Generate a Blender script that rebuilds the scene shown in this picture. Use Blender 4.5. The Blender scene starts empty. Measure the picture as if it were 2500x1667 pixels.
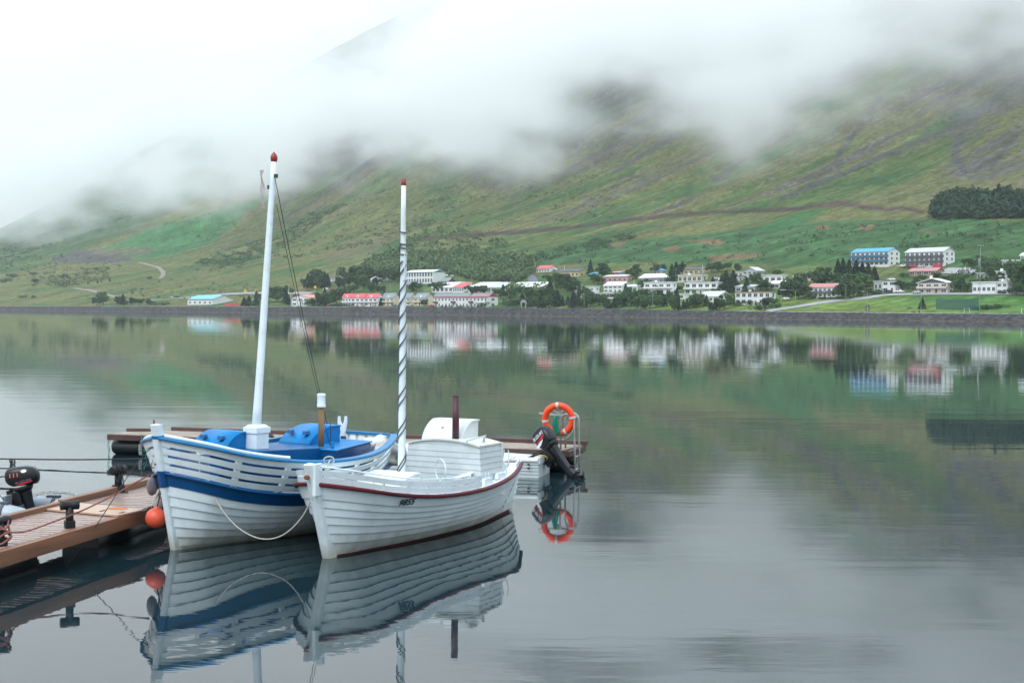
import bpy, bmesh, math, random
import numpy as np
from mathutils import Vector, Matrix

random.seed(7)
scene = bpy.context.scene
COL = scene.collection
R_ = math.radians

# ------------------------------------------------------------------ camera, world, sun, exposure
CAM_H = 3.55          # eye height above the water
FPX = 3472.0          # focal length in pixels of the 2500 px wide frame
PITCH = math.atan(76.5 / FPX)
ROLL = 0.0062
cam_data = bpy.data.cameras.new("camera")
cam_data.sensor_width = 36.0
cam_data.lens = FPX / 2500.0 * 36.0
cam_data.clip_start = 0.1
cam_data.clip_end = 30000
cam = bpy.data.objects.new("camera", cam_data)
COL.objects.link(cam)
scene.camera = cam
F_ = Vector((0, math.cos(PITCH), -math.sin(PITCH)))
U0 = Vector((0, math.sin(PITCH), math.cos(PITCH)))
R0 = Vector((1, 0, 0))
RV = R0 * math.cos(ROLL) + U0 * math.sin(ROLL)
UV = -R0 * math.sin(ROLL) + U0 * math.cos(ROLL)
m = Matrix((RV, UV, -F_)).transposed().to_4x4()
m.translation = Vector((0, 0, CAM_H))
cam.matrix_world = m

SUN_EL, SUN_AZ = R_(48), R_(-150)
world = bpy.data.worlds.new("World")
scene.world = world
world.use_nodes = True
nt = world.node_tree
nt.nodes.clear()
wo = nt.nodes.new("ShaderNodeOutputWorld")
wb = nt.nodes.new("ShaderNodeBackground")
sky = nt.nodes.new("ShaderNodeTexSky")
sky.sky_type = 'NISHITA'
sky.sun_disc = False
sky.sun_elevation = SUN_EL
sky.sun_rotation = SUN_AZ
skm = nt.nodes.new("ShaderNodeMix"); skm.data_type = 'RGBA'
tc = nt.nodes.new("ShaderNodeTexCoord")
sep = nt.nodes.new("ShaderNodeSeparateXYZ")
nt.links.new(tc.outputs['Generated'], sep.inputs[0])
rmp = nt.nodes.new("ShaderNodeValToRGB")     # overcast deck: white low down, cooler overhead
rmp.color_ramp.elements[0].position = 0.0
rmp.color_ramp.elements[0].color = (8.2, 8.5, 8.6, 1)
rmp.color_ramp.elements[1].position = 1.0
rmp.color_ramp.elements[1].color = (13.6, 16.8, 19.3, 1)
e = rmp.color_ramp.elements.new(0.14); e.color = (8.8, 9.1, 9.25, 1)
e = rmp.color_ramp.elements.new(0.32); e.color = (12.2, 12.9, 13.3, 1)
nt.links.new(sep.outputs[2], rmp.inputs[0])
# slow mottling of the overcast
nz = nt.nodes.new("ShaderNodeTexNoise"); nz.inputs['Scale'].default_value = 2.2; nz.inputs['Detail'].default_value = 4
nt.links.new(tc.outputs['Generated'], nz.inputs['Vector'])
mr = nt.nodes.new("ShaderNodeMapRange"); mr.inputs[3].default_value = 0.74; mr.inputs[4].default_value = 1.2
nt.links.new(nz.outputs['Fac'], mr.inputs[0])
vm = nt.nodes.new("ShaderNodeVectorMath"); vm.operation = 'SCALE'
nt.links.new(rmp.outputs[0], vm.inputs[0]); nt.links.new(mr.outputs[0], vm.inputs['Scale'])
skm.inputs[0].default_value = 0.93
nt.links.new(sky.outputs[0], skm.inputs[6]); nt.links.new(vm.outputs[0], skm.inputs[7])
nt.links.new(skm.outputs[2], wb.inputs[0])
wb.inputs[1].default_value = 0.11
nt.links.new(wb.outputs[0], wo.inputs[0])

sd = bpy.data.lights.new("sun", 'SUN'); sd.energy = 1.5; sd.angle = R_(25); sd.color = (1.0, 0.97, 0.93)
so = bpy.data.objects.new("sun", sd); COL.objects.link(so)
dirv = Vector((math.sin(SUN_AZ) * math.cos(SUN_EL), math.cos(SUN_AZ) * math.cos(SUN_EL), math.sin(SUN_EL)))
so.rotation_euler = dirv.to_track_quat('Z', 'Y').to_euler()

vs = scene.view_settings
vs.view_transform = 'Standard'
vs.look = 'None'
vs.exposure = 0.16
vs.gamma = 1.0
scene.render.engine = 'CYCLES'
scene.cycles.use_denoising = True
scene.cycles.volume_bounces = 10
scene.cycles.max_bounces = 12
scene.cycles.transparent_max_bounces = 12
scene.cycles.caustics_reflective = False
scene.cycles.caustics_refractive = False
scene.cycles.volume_step_rate = 1.0
scene.cycles.volume_max_steps = 256

# ------------------------------------------------------------------ pixel <-> world helpers (survey of the place)
def ray(px, py):
    return (RV * (px - 1250.0) + UV * (833.5 - py) + F_ * FPX).normalized()
CP = Vector((0, 0, CAM_H))
def atz(px, py, z=0.0):
    r = ray(px, py)
    return CP + r * ((z - CAM_H) / r.z)
def aty(px, py, y):
    r = ray(px, py)
    return CP + r * (y / r.y)
def proj(p):
    v = Vector(p) - CP
    d = v.dot(F_)
    return 1250.0 + v.dot(RV) / d * FPX, 833.5 - v.dot(UV) / d * FPX
def projn(X, Y, Z):
    v = np.stack([X, Y, Z - CAM_H], -1)
    d = v @ np.array(F_)
    return 1250 + (v @ np.array(RV)) / d * FPX, 833.5 - (v @ np.array(UV)) / d * FPX

# ------------------------------------------------------------------ numpy noise
_rs = np.random.RandomState(3)
_tab = _rs.rand(256, 256)
def vnoise(x, y):
    xi = np.floor(x).astype(int); yi = np.floor(y).astype(int)
    fx = x - xi; fy = y - yi
    fx = fx * fx * (3 - 2 * fx); fy = fy * fy * (3 - 2 * fy)
    a = _tab[xi & 255, yi & 255]; b = _tab[(xi + 1) & 255, yi & 255]
    c = _tab[xi & 255, (yi + 1) & 255]; d = _tab[(xi + 1) & 255, (yi + 1) & 255]
    return (a * (1 - fx) + b * fx) * (1 - fy) + (c * (1 - fx) + d * fx) * fy
def fbm(x, y, o=4, g=0.5):
    s = 0; a = 1; t = 0
    for i in range(o):
        s = s + a * vnoise(x * 2 ** i + 17.3 * i, y * 2 ** i + 5.1 * i); t += a; a *= g
    return s / t
def sst(a, b, x):
    t = np.clip((x - a) / (b - a), 0, 1)
    return t * t * (3 - 2 * t)

# ------------------------------------------------------------------ the shore line and the terrain height
SHORE = np.array([(560, 90), (420, 270), (300, 432), (203, 566), (165, 628), (90, 745), (20, 850), (-45, 945), (-216, 1150),
                  (-380, 1330), (-548, 1510), (-900, 1850), (-1500, 2420), (-2600, 3400)], float)
# resample smoothly
def _smooth(P, n=150):
    d = np.r_[0, np.cumsum(np.hypot(*np.diff(P, axis=0).T))]
    t = np.linspace(0, d[-1], n)
    q = np.stack([np.interp(t, d, P[:, 0]), np.interp(t, d, P[:, 1])], 1)
    for _ in range(4):
        q[1:-1] = (q[:-2] + 2 * q[1:-1] + q[2:]) / 4
    return q
SH = _smooth(SHORE)
def shore_s(X, Y):
    """signed distance inland from the water line, and the parameter along the shore"""
    shp = np.shape(X)
    P = np.stack([np.ravel(X), np.ravel(Y)], 1).astype(float)
    A = SH[:-1]; B = SH[1:]; AB = B - A; L2 = (AB ** 2).sum(1)
    out = np.empty(len(P)); par = np.empty(len(P))
    for i in range(0, len(P), 20000):
        p = P[i:i + 20000]
        AP = p[:, None, :] - A[None]
        t = np.clip((AP * AB).sum(2) / L2, 0, 1)
        D = AP - t[..., None] * AB
        d2 = (D ** 2).sum(2)
        k = d2.argmin(1); r = np.arange(len(p))
        cr = AB[k, 0] * AP[r, k, 1] - AB[k, 1] * AP[r, k, 0]
        out[i:i + 20000] = -np.sqrt(d2[r, k]) * np.sign(cr)
        par[i:i + 20000] = k + t[r, k]
    return out.reshape(shp), par.reshape(shp)
def emb_h(Y):
    return 3.15 + 1.75 * sst(600, 930, Y) - 0.5 * sst(1200, 1500, Y)
PS = [-400, -5, 0, 5.5, 10, 30, 52, 60, 100, 180, 250, 330, 420, 520, 700, 1000, 1300, 1800, 3000]
PH = [-6, -2.5, -0.4, 0, 0.05, 3.2, 8.3, 9.6, 22.5, 43, 60, 83, 116, 162, 262, 452, 650, 980, 1500]
def height(X, Y, detail=True):
    X = np.asarray(X, float); Y = np.asarray(Y, float)
    s, par = shore_s(X, Y)
    H = emb_h(Y)
    h = np.interp(s, PS, PH)
    # far left the lower ground is gentler
    lf = sst(-60, -420, X) * sst(0, 60, s) * (1 - sst(500, 900, s))
    h = h * (1 - 0.22 * lf)
    w = sst(.5, 8.0, s)
    h = h + H * w
    if detail:
        v = -0.37 * X + 0.93 * Y
        u = 0.93 * X + 0.37 * Y
        k = sst(240, 520, s)
        wob = 30 * fbm(u / 160, v / 160, 3)
        gul = fbm((v + wob) / 46.0, u / 420.0, 4, 0.55) - 0.5
        h = h + k * gul * 26 + k * 30 * (fbm((v + wob) / 210., u / 900., 2) - .5)
        h = h + sst(30, 120, s) * 3.5 * (fbm(X / 55, Y / 55, 4) - 0.5)
    cap = 195 + 0.6 * (X + 936) + 0.05 * (Y - 2600)
    if detail:
        cap = cap + 26 * (fbm(X / 90, Y / 90, 4) - .5)
    cap = np.maximum(cap, 20)
    K = 26.0
    d = np.clip((cap - h) / K, -30, 30)
    h2 = np.where(s > 250, h - K * np.log1p(np.exp(-d)) * 1.0, h)
    h = np.where(s > 250, h * (1 - sst(250, 330, s)) + h2 * sst(250, 330, s), h)
    return h
def on_ground(px, py, dmin=480, dmax=3300):
    """where the line of sight through a picture point meets the terrain"""
    r = ray(px, py)
    t = np.arange(dmin, dmax, 4.0)
    X = r.x * t; Y = r.y * t; Z = CAM_H + r.z * t
    H = height(X, Y)
    hit = np.nonzero(H > Z)[0]
    i = hit[0] if len(hit) else len(t) - 1
    a, b = t[max(i - 1, 0)], t[i]
    for _ in range(10):
        c = (a + b) / 2
        if float(height([r.x * c], [r.y * c])[0]) > CAM_H + r.z * c: b = c
        else: a = c
    return Vector((r.x * b, r.y * b, CAM_H + r.z * b))
def gz(x, y):
    return float(height([x], [y])[0])

# ------------------------------------------------------------------ materials
def new_mat(name):
    mt = bpy.data.materials.new(name); mt.use_nodes = True
    n = mt.node_tree.nodes; b = n['Principled BSDF']
    return mt, mt.node_tree, b
def N(nt, t, **kw):
    n = nt.nodes.new(t)
    for k, v in kw.items(): setattr(n, k, v)
    return n
MATS = {}
def mat(name, col, rough=0.55, var=0.12, scale=6.0, metal=0.0, bump=0.0, dirt=None, dirt_amt=0.0, spec=0.5, coat=0.0, stretch=None):
    """painted / plain surface with slight tone variation, optional grime and fine bump"""
    if name in MATS: return MATS[name]
    mt, t, b = new_mat(name)
    c = N(t, 'ShaderNodeTexCoord')
    mp = N(t, 'ShaderNodeMapping')
    if stretch: mp.inputs['Scale'].default_value = stretch
    t.links.new(c.outputs['Object'], mp.inputs[0])
    n1 = N(t, 'ShaderNodeTexNoise'); n1.inputs['Scale'].default_value = scale; n1.inputs['Detail'].default_value = 5
    t.links.new(mp.outputs[0], n1.inputs['Vector'])
    r = N(t, 'ShaderNodeMapRange'); r.inputs[1].default_value = .3; r.inputs[2].default_value = .7
    r.inputs[3].default_value = 1 - var; r.inputs[4].default_value = 1 + var * .6
    t.links.new(n1.outputs['Fac'], r.inputs[0])
    s = N(t, 'ShaderNodeVectorMath', operation='SCALE'); s.inputs[0].default_value = col
    t.links.new(r.outputs[0], s.inputs['Scale'])
    out = s.outputs[0]
    if dirt:
        n2 = N(t, 'ShaderNodeTexNoise'); n2.inputs['Scale'].default_value = scale * 2.7; n2.inputs['Detail'].default_value = 8
        n2.inputs['Roughness'].default_value = .7
        t.links.new(mp.outputs[0], n2.inputs['Vector'])
        r2 = N(t, 'ShaderNodeMapRange'); r2.inputs[1].default_value = .52; r2.inputs[2].default_value = .78
        r2.inputs[4].default_value = dirt_amt
        t.links.new(n2.outputs['Fac'], r2.inputs[0])
        mx = N(t, 'ShaderNodeMix', data_type='RGBA')
        t.links.new(r2.outputs[0], mx.inputs[0]); t.links.new(out, mx.inputs[6]); mx.inputs[7].default_value = (*dirt, 1)
        out = mx.outputs[2]
    t.links.new(out, b.inputs['Base Color'])
    b.inputs['Roughness'].default_value = rough
    b.inputs['Metallic'].default_value = metal
    b.inputs['Specular IOR Level'].default_value = spec
    b.inputs['Coat Weight'].default_value = coat
    if bump:
        n3 = N(t, 'ShaderNodeTexNoise'); n3.inputs['Scale'].default_value = scale * 6; n3.inputs['Detail'].default_value = 6
        t.links.new(mp.outputs[0], n3.inputs['Vector'])
        bp = N(t, 'ShaderNodeBump'); bp.inputs['Strength'].default_value = bump; bp.inputs['Distance'].default_value = .01
        t.links.new(n3.outputs['Fac'], bp.inputs['Height']); t.links.new(bp.outputs[0], b.inputs['Normal'])
    MATS[name] = mt
    return mt

# ------------------------------------------------------------------ object helpers
def link(name, mesh, parent=None, mats=()):
    o = bpy.data.objects.new(name, mesh)
    for q in (mats if isinstance(mats, (list, tuple)) else [mats]):
        mesh.materials.append(q)
    COL.objects.link(o)
    if parent is not None: o.parent = parent
    return o
def tag(o, label=None, cat=None, group=None, kind=None):
    if label: o['label'] = label
    if cat: o['category'] = cat
    if group: o['group'] = group
    if kind: o['kind'] = kind
    return o
def empty(name, loc, rz=0.0, label=None, cat=None, group=None):
    o = bpy.data.objects.new(name, None); COL.objects.link(o)
    o.empty_display_size = .2
    o.location = loc; o.rotation_euler = (0, 0, rz)
    return tag(o, label, cat, group)
def grid_mesh(name, V, nu, nv, col=None, smooth=True, attr='col'):
    """V: (nu*nv,3) array, row-major u then v"""
    me = bpy.data.meshes.new(name)
    i = np.arange((nu - 1) * (nv - 1)); a = (i // (nv - 1)) * nv + i % (nv - 1)
    q = np.stack([a, a + nv, a + nv + 1, a + 1], 1)
    me.vertices.add(len(V)); me.vertices.foreach_set('co', V.astype(np.float32).ravel())
    me.loops.add(q.size); me.loops.foreach_set('vertex_index', q.ravel().astype(np.int32))
    me.polygons.add(len(q)); me.polygons.foreach_set('loop_start', (np.arange(len(q)) * 4).astype(np.int32))
    me.polygons.foreach_set('loop_total', np.full(len(q), 4, np.int32))
    if smooth: me.polygons.foreach_set('use_smooth', np.ones(len(q), bool))
    me.update(calc_edges=True)
    if col is not None:
        at = me.color_attributes.new(attr, 'FLOAT_COLOR', 'POINT')
        at.data.foreach_set('color', np.c_[col, np.ones(len(col))].astype(np.float32).ravel())
    return me
# ================================================================== SETTING: terrain
def poly_mask(px, py, pts, soft=6, nz=None):
    """soft inside-mask of a surveyed ground patch"""
    pts = np.array(pts, float)
    inside = np.zeros(px.shape, bool); dist = np.full(px.shape, 1e9)
    n = len(pts)
    for i in range(n):
        x1, y1 = pts[i]; x2, y2 = pts[(i + 1) % n]
        c = ((y1 > py) != (y2 > py)) & (px < (x2 - x1) * (py - y1) / (y2 - y1 + 1e-9) + x1)
        inside ^= c
        dx, dy = x2 - x1, y2 - y1
        t = np.clip(((px - x1) * dx + (py - y1) * dy) / (dx * dx + dy * dy + 1e-9), 0, 1)
        dist = np.minimum(dist, np.hypot(px - x1 - t * dx, (py - y1 - t * dy) * 2))
    sd = np.where(inside, dist, -dist)
    if nz is not None: sd = sd + nz
    return sst(-soft, soft, sd)
def line_mask(px, py, pts, w, nz=0):
    pts = np.array(pts, float); dist = np.full(px.shape, 1e9)
    for i in range(len(pts) - 1):
        x1, y1 = pts[i]; x2, y2 = pts[i + 1]; dx, dy = x2 - x1, y2 - y1
        t = np.clip(((px - x1) * dx + (py - y1) * dy) / (dx * dx + dy * dy), 0, 1)
        dist = np.minimum(dist, np.hypot(px - x1 - t * dx, py - y1 - t * dy))
    return 1 - sst(w * .6, w * 1.3, dist + nz)

def build_terrain():
    NA, NR = 620, 560
    ang = np.linspace(R_(-26.5), R_(27.5), NA)
    rad = 300 * (3600 / 300.) ** (np.linspace(0, 1, NR))
    A, Rr = np.meshgrid(ang, rad, indexing='ij')
    X = np.sin(A) * Rr; Y = np.cos(A) * Rr
    Z = height(X, Y)
    s, par = shore_s(X, Y)
    PX, PY = projn(X, Y, Z)
    v = -0.37 * X + 0.93 * Y; u = 0.93 * X + 0.37 * Y
    wob = 30 * fbm(u / 160, v / 160, 3)
    streak = fbm((v + wob) / 26.0, u / 300.0, 4, .6)
    streak2 = fbm((v + wob) / 9.0 + 40, u / 110.0, 3, .6)
    big = fbm(X / 140, Y / 140, 4); fine = fbm(X / 12, Y / 12, 4, .65); mid = fbm(X / 38 + 9, Y / 38, 4, .6)
    g1 = np.array([.078, .112, .040]); g2 = np.array([.040, .090, .032]); ol = np.array([.125, .120, .055])
    sc = np.array([.078, .074, .090]); gd = np.array([.034, .125, .048])
    def mixc(c, k, w): return c * (1 - w[..., None]) + np.asarray(k) * w[..., None]
    c = np.zeros(X.shape + (3,)) + g1
    c = mixc(c, g2, sst(.42, .62, mid))
    c = mixc(c, ol, sst(.45, .60, streak) * .75)
    c = mixc(c, ol * 1.05, sst(.5, .66, big) * .5)
    # mountain: scree increases with height
    up = sst(130, 330, Z + 90 * (big - .5))
    c = mixc(c, sc, up * sst(.38, .55, streak2 * .5 + streak * .5) * .9)
    c = mixc(c, sc * .85, sst(70, 130, Z) * sst(.60, .68, streak2 * .35 + streak * .65) * .8)
    # the greener nitrogen-rich fields
    nz = 26 * (mid - .5) + 14 * (fine - .5)
    F1 = [(230, 618), (330, 575), (400, 545), (520, 510), (610, 490), (660, 480), (600, 520), (560, 560), (520, 590), (480, 606), (400, 628), (250, 640)]
    w1 = poly_mask(PX, PY, F1, 5, nz * .5); c = mixc(c, gd * (.8 + .5 * fine[..., None]), w1 * .9)
    F1b = [(395, 535), (430, 505), (620, 455), (640, 470), (560, 505), (440, 545)]
    c = mixc(c, [.14, .155, .06], poly_mask(PX, PY, F1b, 6, nz * .4) * .6)
    F2 = [(1290, 625), (1400, 597), (1500, 590), (1640, 577), (1780, 566), (1900, 545), (2060, 538), (2300, 536), (2560, 540), (2700, 560), (2700, 650),
          (2300, 650), (2060, 640), (1980, 650), (1800, 645), (1600, 640), (1400, 645), (1250, 660)]
    w2 = poly_mask(PX, PY, F2, 5, nz * .5); c = mixc(c, np.array([.036, .092, .038]) * (.7 + .6 * fine[..., None]), w2 * .92)
    c = mixc(c, gd * .95, poly_mask(PX, PY, [(1840, 566), (1900, 535), (1980, 512), (2020, 515), (1960, 545), (1900, 565)], 5, nz * .3) * .8)
    # bare earth patches
    br = np.array([.20, .115, .075]); db = np.array([.095, .066, .062])
    for pts in ([(1615, 606), (1650, 600), (1665, 606), (1640, 616)], [(1485, 595), (1530, 590), (1520, 600), (1490, 603)],
                [(1670, 588), (1740, 584), (1770, 592), (1750, 600), (1700, 592)], [(1730, 625), (1790, 620), (1850, 618), (1860, 624), (1800, 632), (1740, 640)],
                [(1990, 552), (2030, 549), (2020, 562), (1995, 560)], [(2095, 552), (2135, 549), (2125, 562), (2100, 562)], [(2240, 566), (2290, 566), (2280, 571)]):
        c = mixc(c, br * .9, poly_mask(PX, PY, pts, 4, nz * .25) * .75)
    c = mixc(c, sc * .9, poly_mask(PX, PY, [(130, 626), (200, 612), (290, 616), (330, 636), (280, 643), (120, 640)], 6, nz * .3) * .9)
    c = mixc(c, [.12, .10, .075], poly_mask(PX, PY, [(210, 612), (300, 603), (380, 603), (360, 625), (280, 632)], 6, nz * .4) * .6)
    c = mixc(c, [.13, .11, .08], poly_mask(PX, PY, [(770, 625), (880, 588), (960, 585), (900, 622), (800, 640)], 10, nz * .6) * .55)
    # fresh ditch cut along the mountain foot
    T = [(1015, 585), (1180, 572), (1270, 566), (1430, 552), (1500, 541), (1600, 530), (1760, 517), (1950, 510), (2010, 500), (2060, 498), (2110, 505), (2165, 514), (2200, 507), (2250, 517)]
    c = mixc(c, db * .55, line_mask(PX, PY, T, 5.2, 3 * (fine - .5) + 4 * (mid - .5)) * .9)
    c = mixc(c, db, line_mask(PX, PY, [(820, 590), (900, 587), (1010, 580)], 2.0, 3 * (mid - .5)) * .5)
    c = mixc(c, db * .9, line_mask(PX, PY, [(2010, 500), (2060, 496), (2110, 502), (2165, 512)], 7, 7 * (mid - .5)) * .6)
    # scree runs
    for pts, w in (([(2490, 190), (2366, 297), (2150, 385), (2020, 440), (1909, 484)], 7), ([(2150, 240), (2095, 310), (2050, 372), (2040, 400)], 7),
                   ([(1920, 335), (1830, 385), (1745, 440)], 5), ([(2480, 330), (2420, 400), (2340, 430)], 8), ([(2345, 330), (2330, 380), (2350, 420)], 10),
                   ([(1560, 430), (1470, 470), (1390, 520)], 4), ([(600, 430), (570, 455), (548, 498)], 6), ([(735, 450), (690, 500)], 6),
                   ([(1720, 470), (1640, 505), (1600, 520)], 4), ([(1660, 330), (1600, 360), (1500, 420)], 6)):
        c = mixc(c, sc * .8, line_mask(PX, PY, pts, w, 9 * (mid - .5) + 9 * (fine - .5)) * .8)
    c = mixc(c, sc * .9, poly_mask(PX, PY, [(2300, 250), (2500, 180), (2700, 200), (2700, 430), (2420, 450), (2320, 430)], 25, 60 * (streak - .5)) * sst(.42, .6, fine * .6 + mid * .4) * .7)
    c = mixc(c, sc * .8, poly_mask(PX, PY, [(560, 470), (760, 340), (900, 330), (1000, 380), (800, 430), (650, 480)], 25, 80 * (streak - .5)) * .65)
    c = mixc(c, sc * .75, poly_mask(PX, PY, [(1050, 400), (1250, 250), (1500, 150), (1800, 180), (1650, 330), (1450, 420), (1250, 500)], 40, 140 * (streak - .5)) * sst(.40, .58, streak2) * .75)
    # rocky heathery ground far left
    c = mixc(c, [.055, .10, .055], poly_mask(PX, PY, [(-300, 560), (0, 520), (350, 430), (500, 470), (330, 560), (180, 610), (0, 640), (-300, 660)], 20, nz) * .7)
    # town ground: mown grass, brighter lawn at the right
    c = mixc(c, g2 * 1.1, sst(60, 40, s) * 0.0 + (sst(12, 20, s) * sst(150, 60, s) * sst(-150, -50, X)) * .6)
    lawn = (sst(10, 12, s) * sst(58, 50, s) * sst(60, 85, X) * sst(900, 760, Y))
    c = mixc(c, np.array([.115, .175, .045]) * (.8 + .4 * mid[..., None]), lawn * .9)
    c = mixc(c, [.045, .13, .04], lawn * sst(180, 215, X + (Y - 600) * .2) * .75)
    # worn path on top of the embankment, seen as grass verge
    c = mixc(c, [.11, .115, .075], sst(4, 5, s) * sst(11, 8, s) * .8)
    c = mixc(c, [.07, .065, .07], sst(5.5, 4, s) * .9)
    # leafy noise
    vf = vnoise(X / 3.3, Y / 3.3)
    c = c * np.array([1.12, 1.08, .95]) * (.62 + .76 * fine[..., None]) * (.82 + .36 * streak2[..., None]) * (.80 + .40 * vf[..., None])
    rk = sst(.80, .93, vnoise(X / 4.1 + 31, Y / 4.1)) * sst(40, 120, Z) * sst(.42, .6, streak)
    c = mixc(c, np.array([.20, .20, .21]), rk * .5)
    V = np.stack([X, Y, Z], -1).reshape(-1, 3)
    me = grid_mesh('mountain', V, NA, NR, c.reshape(-1, 3))
    mt, t, b = new_mat('hillside')
    at = N(t, 'ShaderNodeAttribute', attribute_name='col')
    tcn = N(t, 'ShaderNodeTexCoord')
    n1 = N(t, 'ShaderNodeTexNoise'); n1.inputs['Scale'].default_value = .22; n1.inputs['Detail'].default_value = 8; n1.inputs['Roughness'].default_value = .7
    t.links.new(tcn.outputs['Object'], n1.inputs['Vector'])
    r = N(t, 'ShaderNodeMapRange'); r.inputs[1].default_value = .3; r.inputs[2].default_value = .7; r.inputs[3].default_value = .52; r.inputs[4].default_value = 1.5
    t.links.new(n1.outputs['Fac'], r.inputs[0])
    s_ = N(t, 'ShaderNodeVectorMath', operation='SCALE')
    mpa = N(t, 'ShaderNodeMapping'); mpa.inputs['Rotation'].default_value = (0, 0, R_(-21.7)); mpb = N(t, 'ShaderNodeMapping'); mpb.inputs['Scale'].default_value = (.012, .16, .03)
    t.links.new(tcn.outputs['Object'], mpa.inputs[0]); t.links.new(mpa.outputs[0], mpb.inputs[0])
    n2 = N(t, 'ShaderNodeTexNoise'); n2.inputs['Scale'].default_value = 1.0; n2.inputs['Detail'].default_value = 7; n2.inputs['Roughness'].default_value = .68
    t.links.new(mpb.outputs[0], n2.inputs['Vector'])
    r2 = N(t, 'ShaderNodeMapRange'); r2.inputs[1].default_value = .32; r2.inputs[2].default_value = .68; r2.inputs[3].default_value = .72; r2.inputs[4].default_value = 1.28
    t.links.new(n2.outputs['Fac'], r2.inputs[0])
    mm = N(t, 'ShaderNodeMath', operation='MULTIPLY'); t.links.new(r.outputs[0], mm.inputs[0]); t.links.new(r2.outputs[0], mm.inputs[1])
    t.links.new(at.outputs['Color'], s_.inputs[0]); t.links.new(mm.outputs[0], s_.inputs['Scale'])
    t.links.new(s_.outputs[0], b.inputs['Base Color'])
    b.inputs['Roughness'].default_value = .95; b.inputs['Specular IOR Level'].default_value = .1
    bp = N(t, 'ShaderNodeBump'); bp.inputs['Strength'].default_value = .8; bp.inputs['Distance'].default_value = 2.0
    t.links.new(n1.outputs['Fac'], bp.inputs['Height']); t.links.new(bp.outputs[0], b.inputs['Normal'])
    o = link('mountain_terrain', me, None, mt)
    tag(o, kind='structure')
    return o
build_terrain()

# ------------------------------------------------------------------ water
def build_water():
    me = bpy.data.meshes.new('water')
    L = 4000
    me.from_pydata([(-L, -300, 0), (L, -300, 0), (L, L, 0), (-L, L, 0)], [], [(0, 1, 2, 3)])
    mt, t, b = new_mat('fjord_water')
    b.inputs['Base Color'].default_value = (.010, .024, .030, 1)
    b.inputs['Roughness'].default_value = .015
    b.inputs['IOR'].default_value = 1.5
    b.inputs['Specular IOR Level'].default_value = .5
    g = N(t, 'ShaderNodeNewGeometry')
    def nz(sc, detail, rough=.5):
        mp = N(t, 'ShaderNodeMapping'); mp.inputs['Scale'].default_value = sc
        t.links.new(g.outputs['Position'], mp.inputs[0])
        n = N(t, 'ShaderNodeTexNoise'); n.inputs['Scale'].default_value = 1; n.inputs['Detail'].default_value = detail; n.inputs['Roughness'].default_value = rough
        t.links.new(mp.outputs[0], n.inputs['Vector'])
        return n.outputs['Fac']
    big = nz((.03, .12, .1), 3)
    pat = N(t, 'ShaderNodeMapRange'); pat.inputs[1].default_value = .4; pat.inputs[2].default_value = .62; pat.inputs[3].default_value = .25; pat.inputs[4].default_value = 1.0
    t.links.new(big, pat.inputs[0])
    rip = nz((.8, 2.6, 1), 3, .55)
    m1 = N(t, 'ShaderNodeMath', operation='MULTIPLY'); t.links.new(rip, m1.inputs[0]); t.links.new(pat.outputs[0], m1.inputs[1])
    bp = N(t, 'ShaderNodeBump'); bp.inputs['Strength'].default_value = 1.0; bp.inputs['Distance'].default_value = .0020
    t.links.new(m1.outputs[0], bp.inputs['Height'])
    sw = nz((.12, .5, 1), 2)
    bp2 = N(t, 'ShaderNodeBump'); bp2.inputs['Strength'].default_value = 1.0; bp2.inputs['Distance'].default_value = .0055
    t.links.new(sw, bp2.inputs['Height']); t.links.new(bp.outputs[0], bp2.inputs['Normal'])
    t.links.new(bp2.outputs[0], b.inputs['Normal'])
    o = link('water', me, None, mt)
    tag(o, kind='structure')
build_water()
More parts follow.
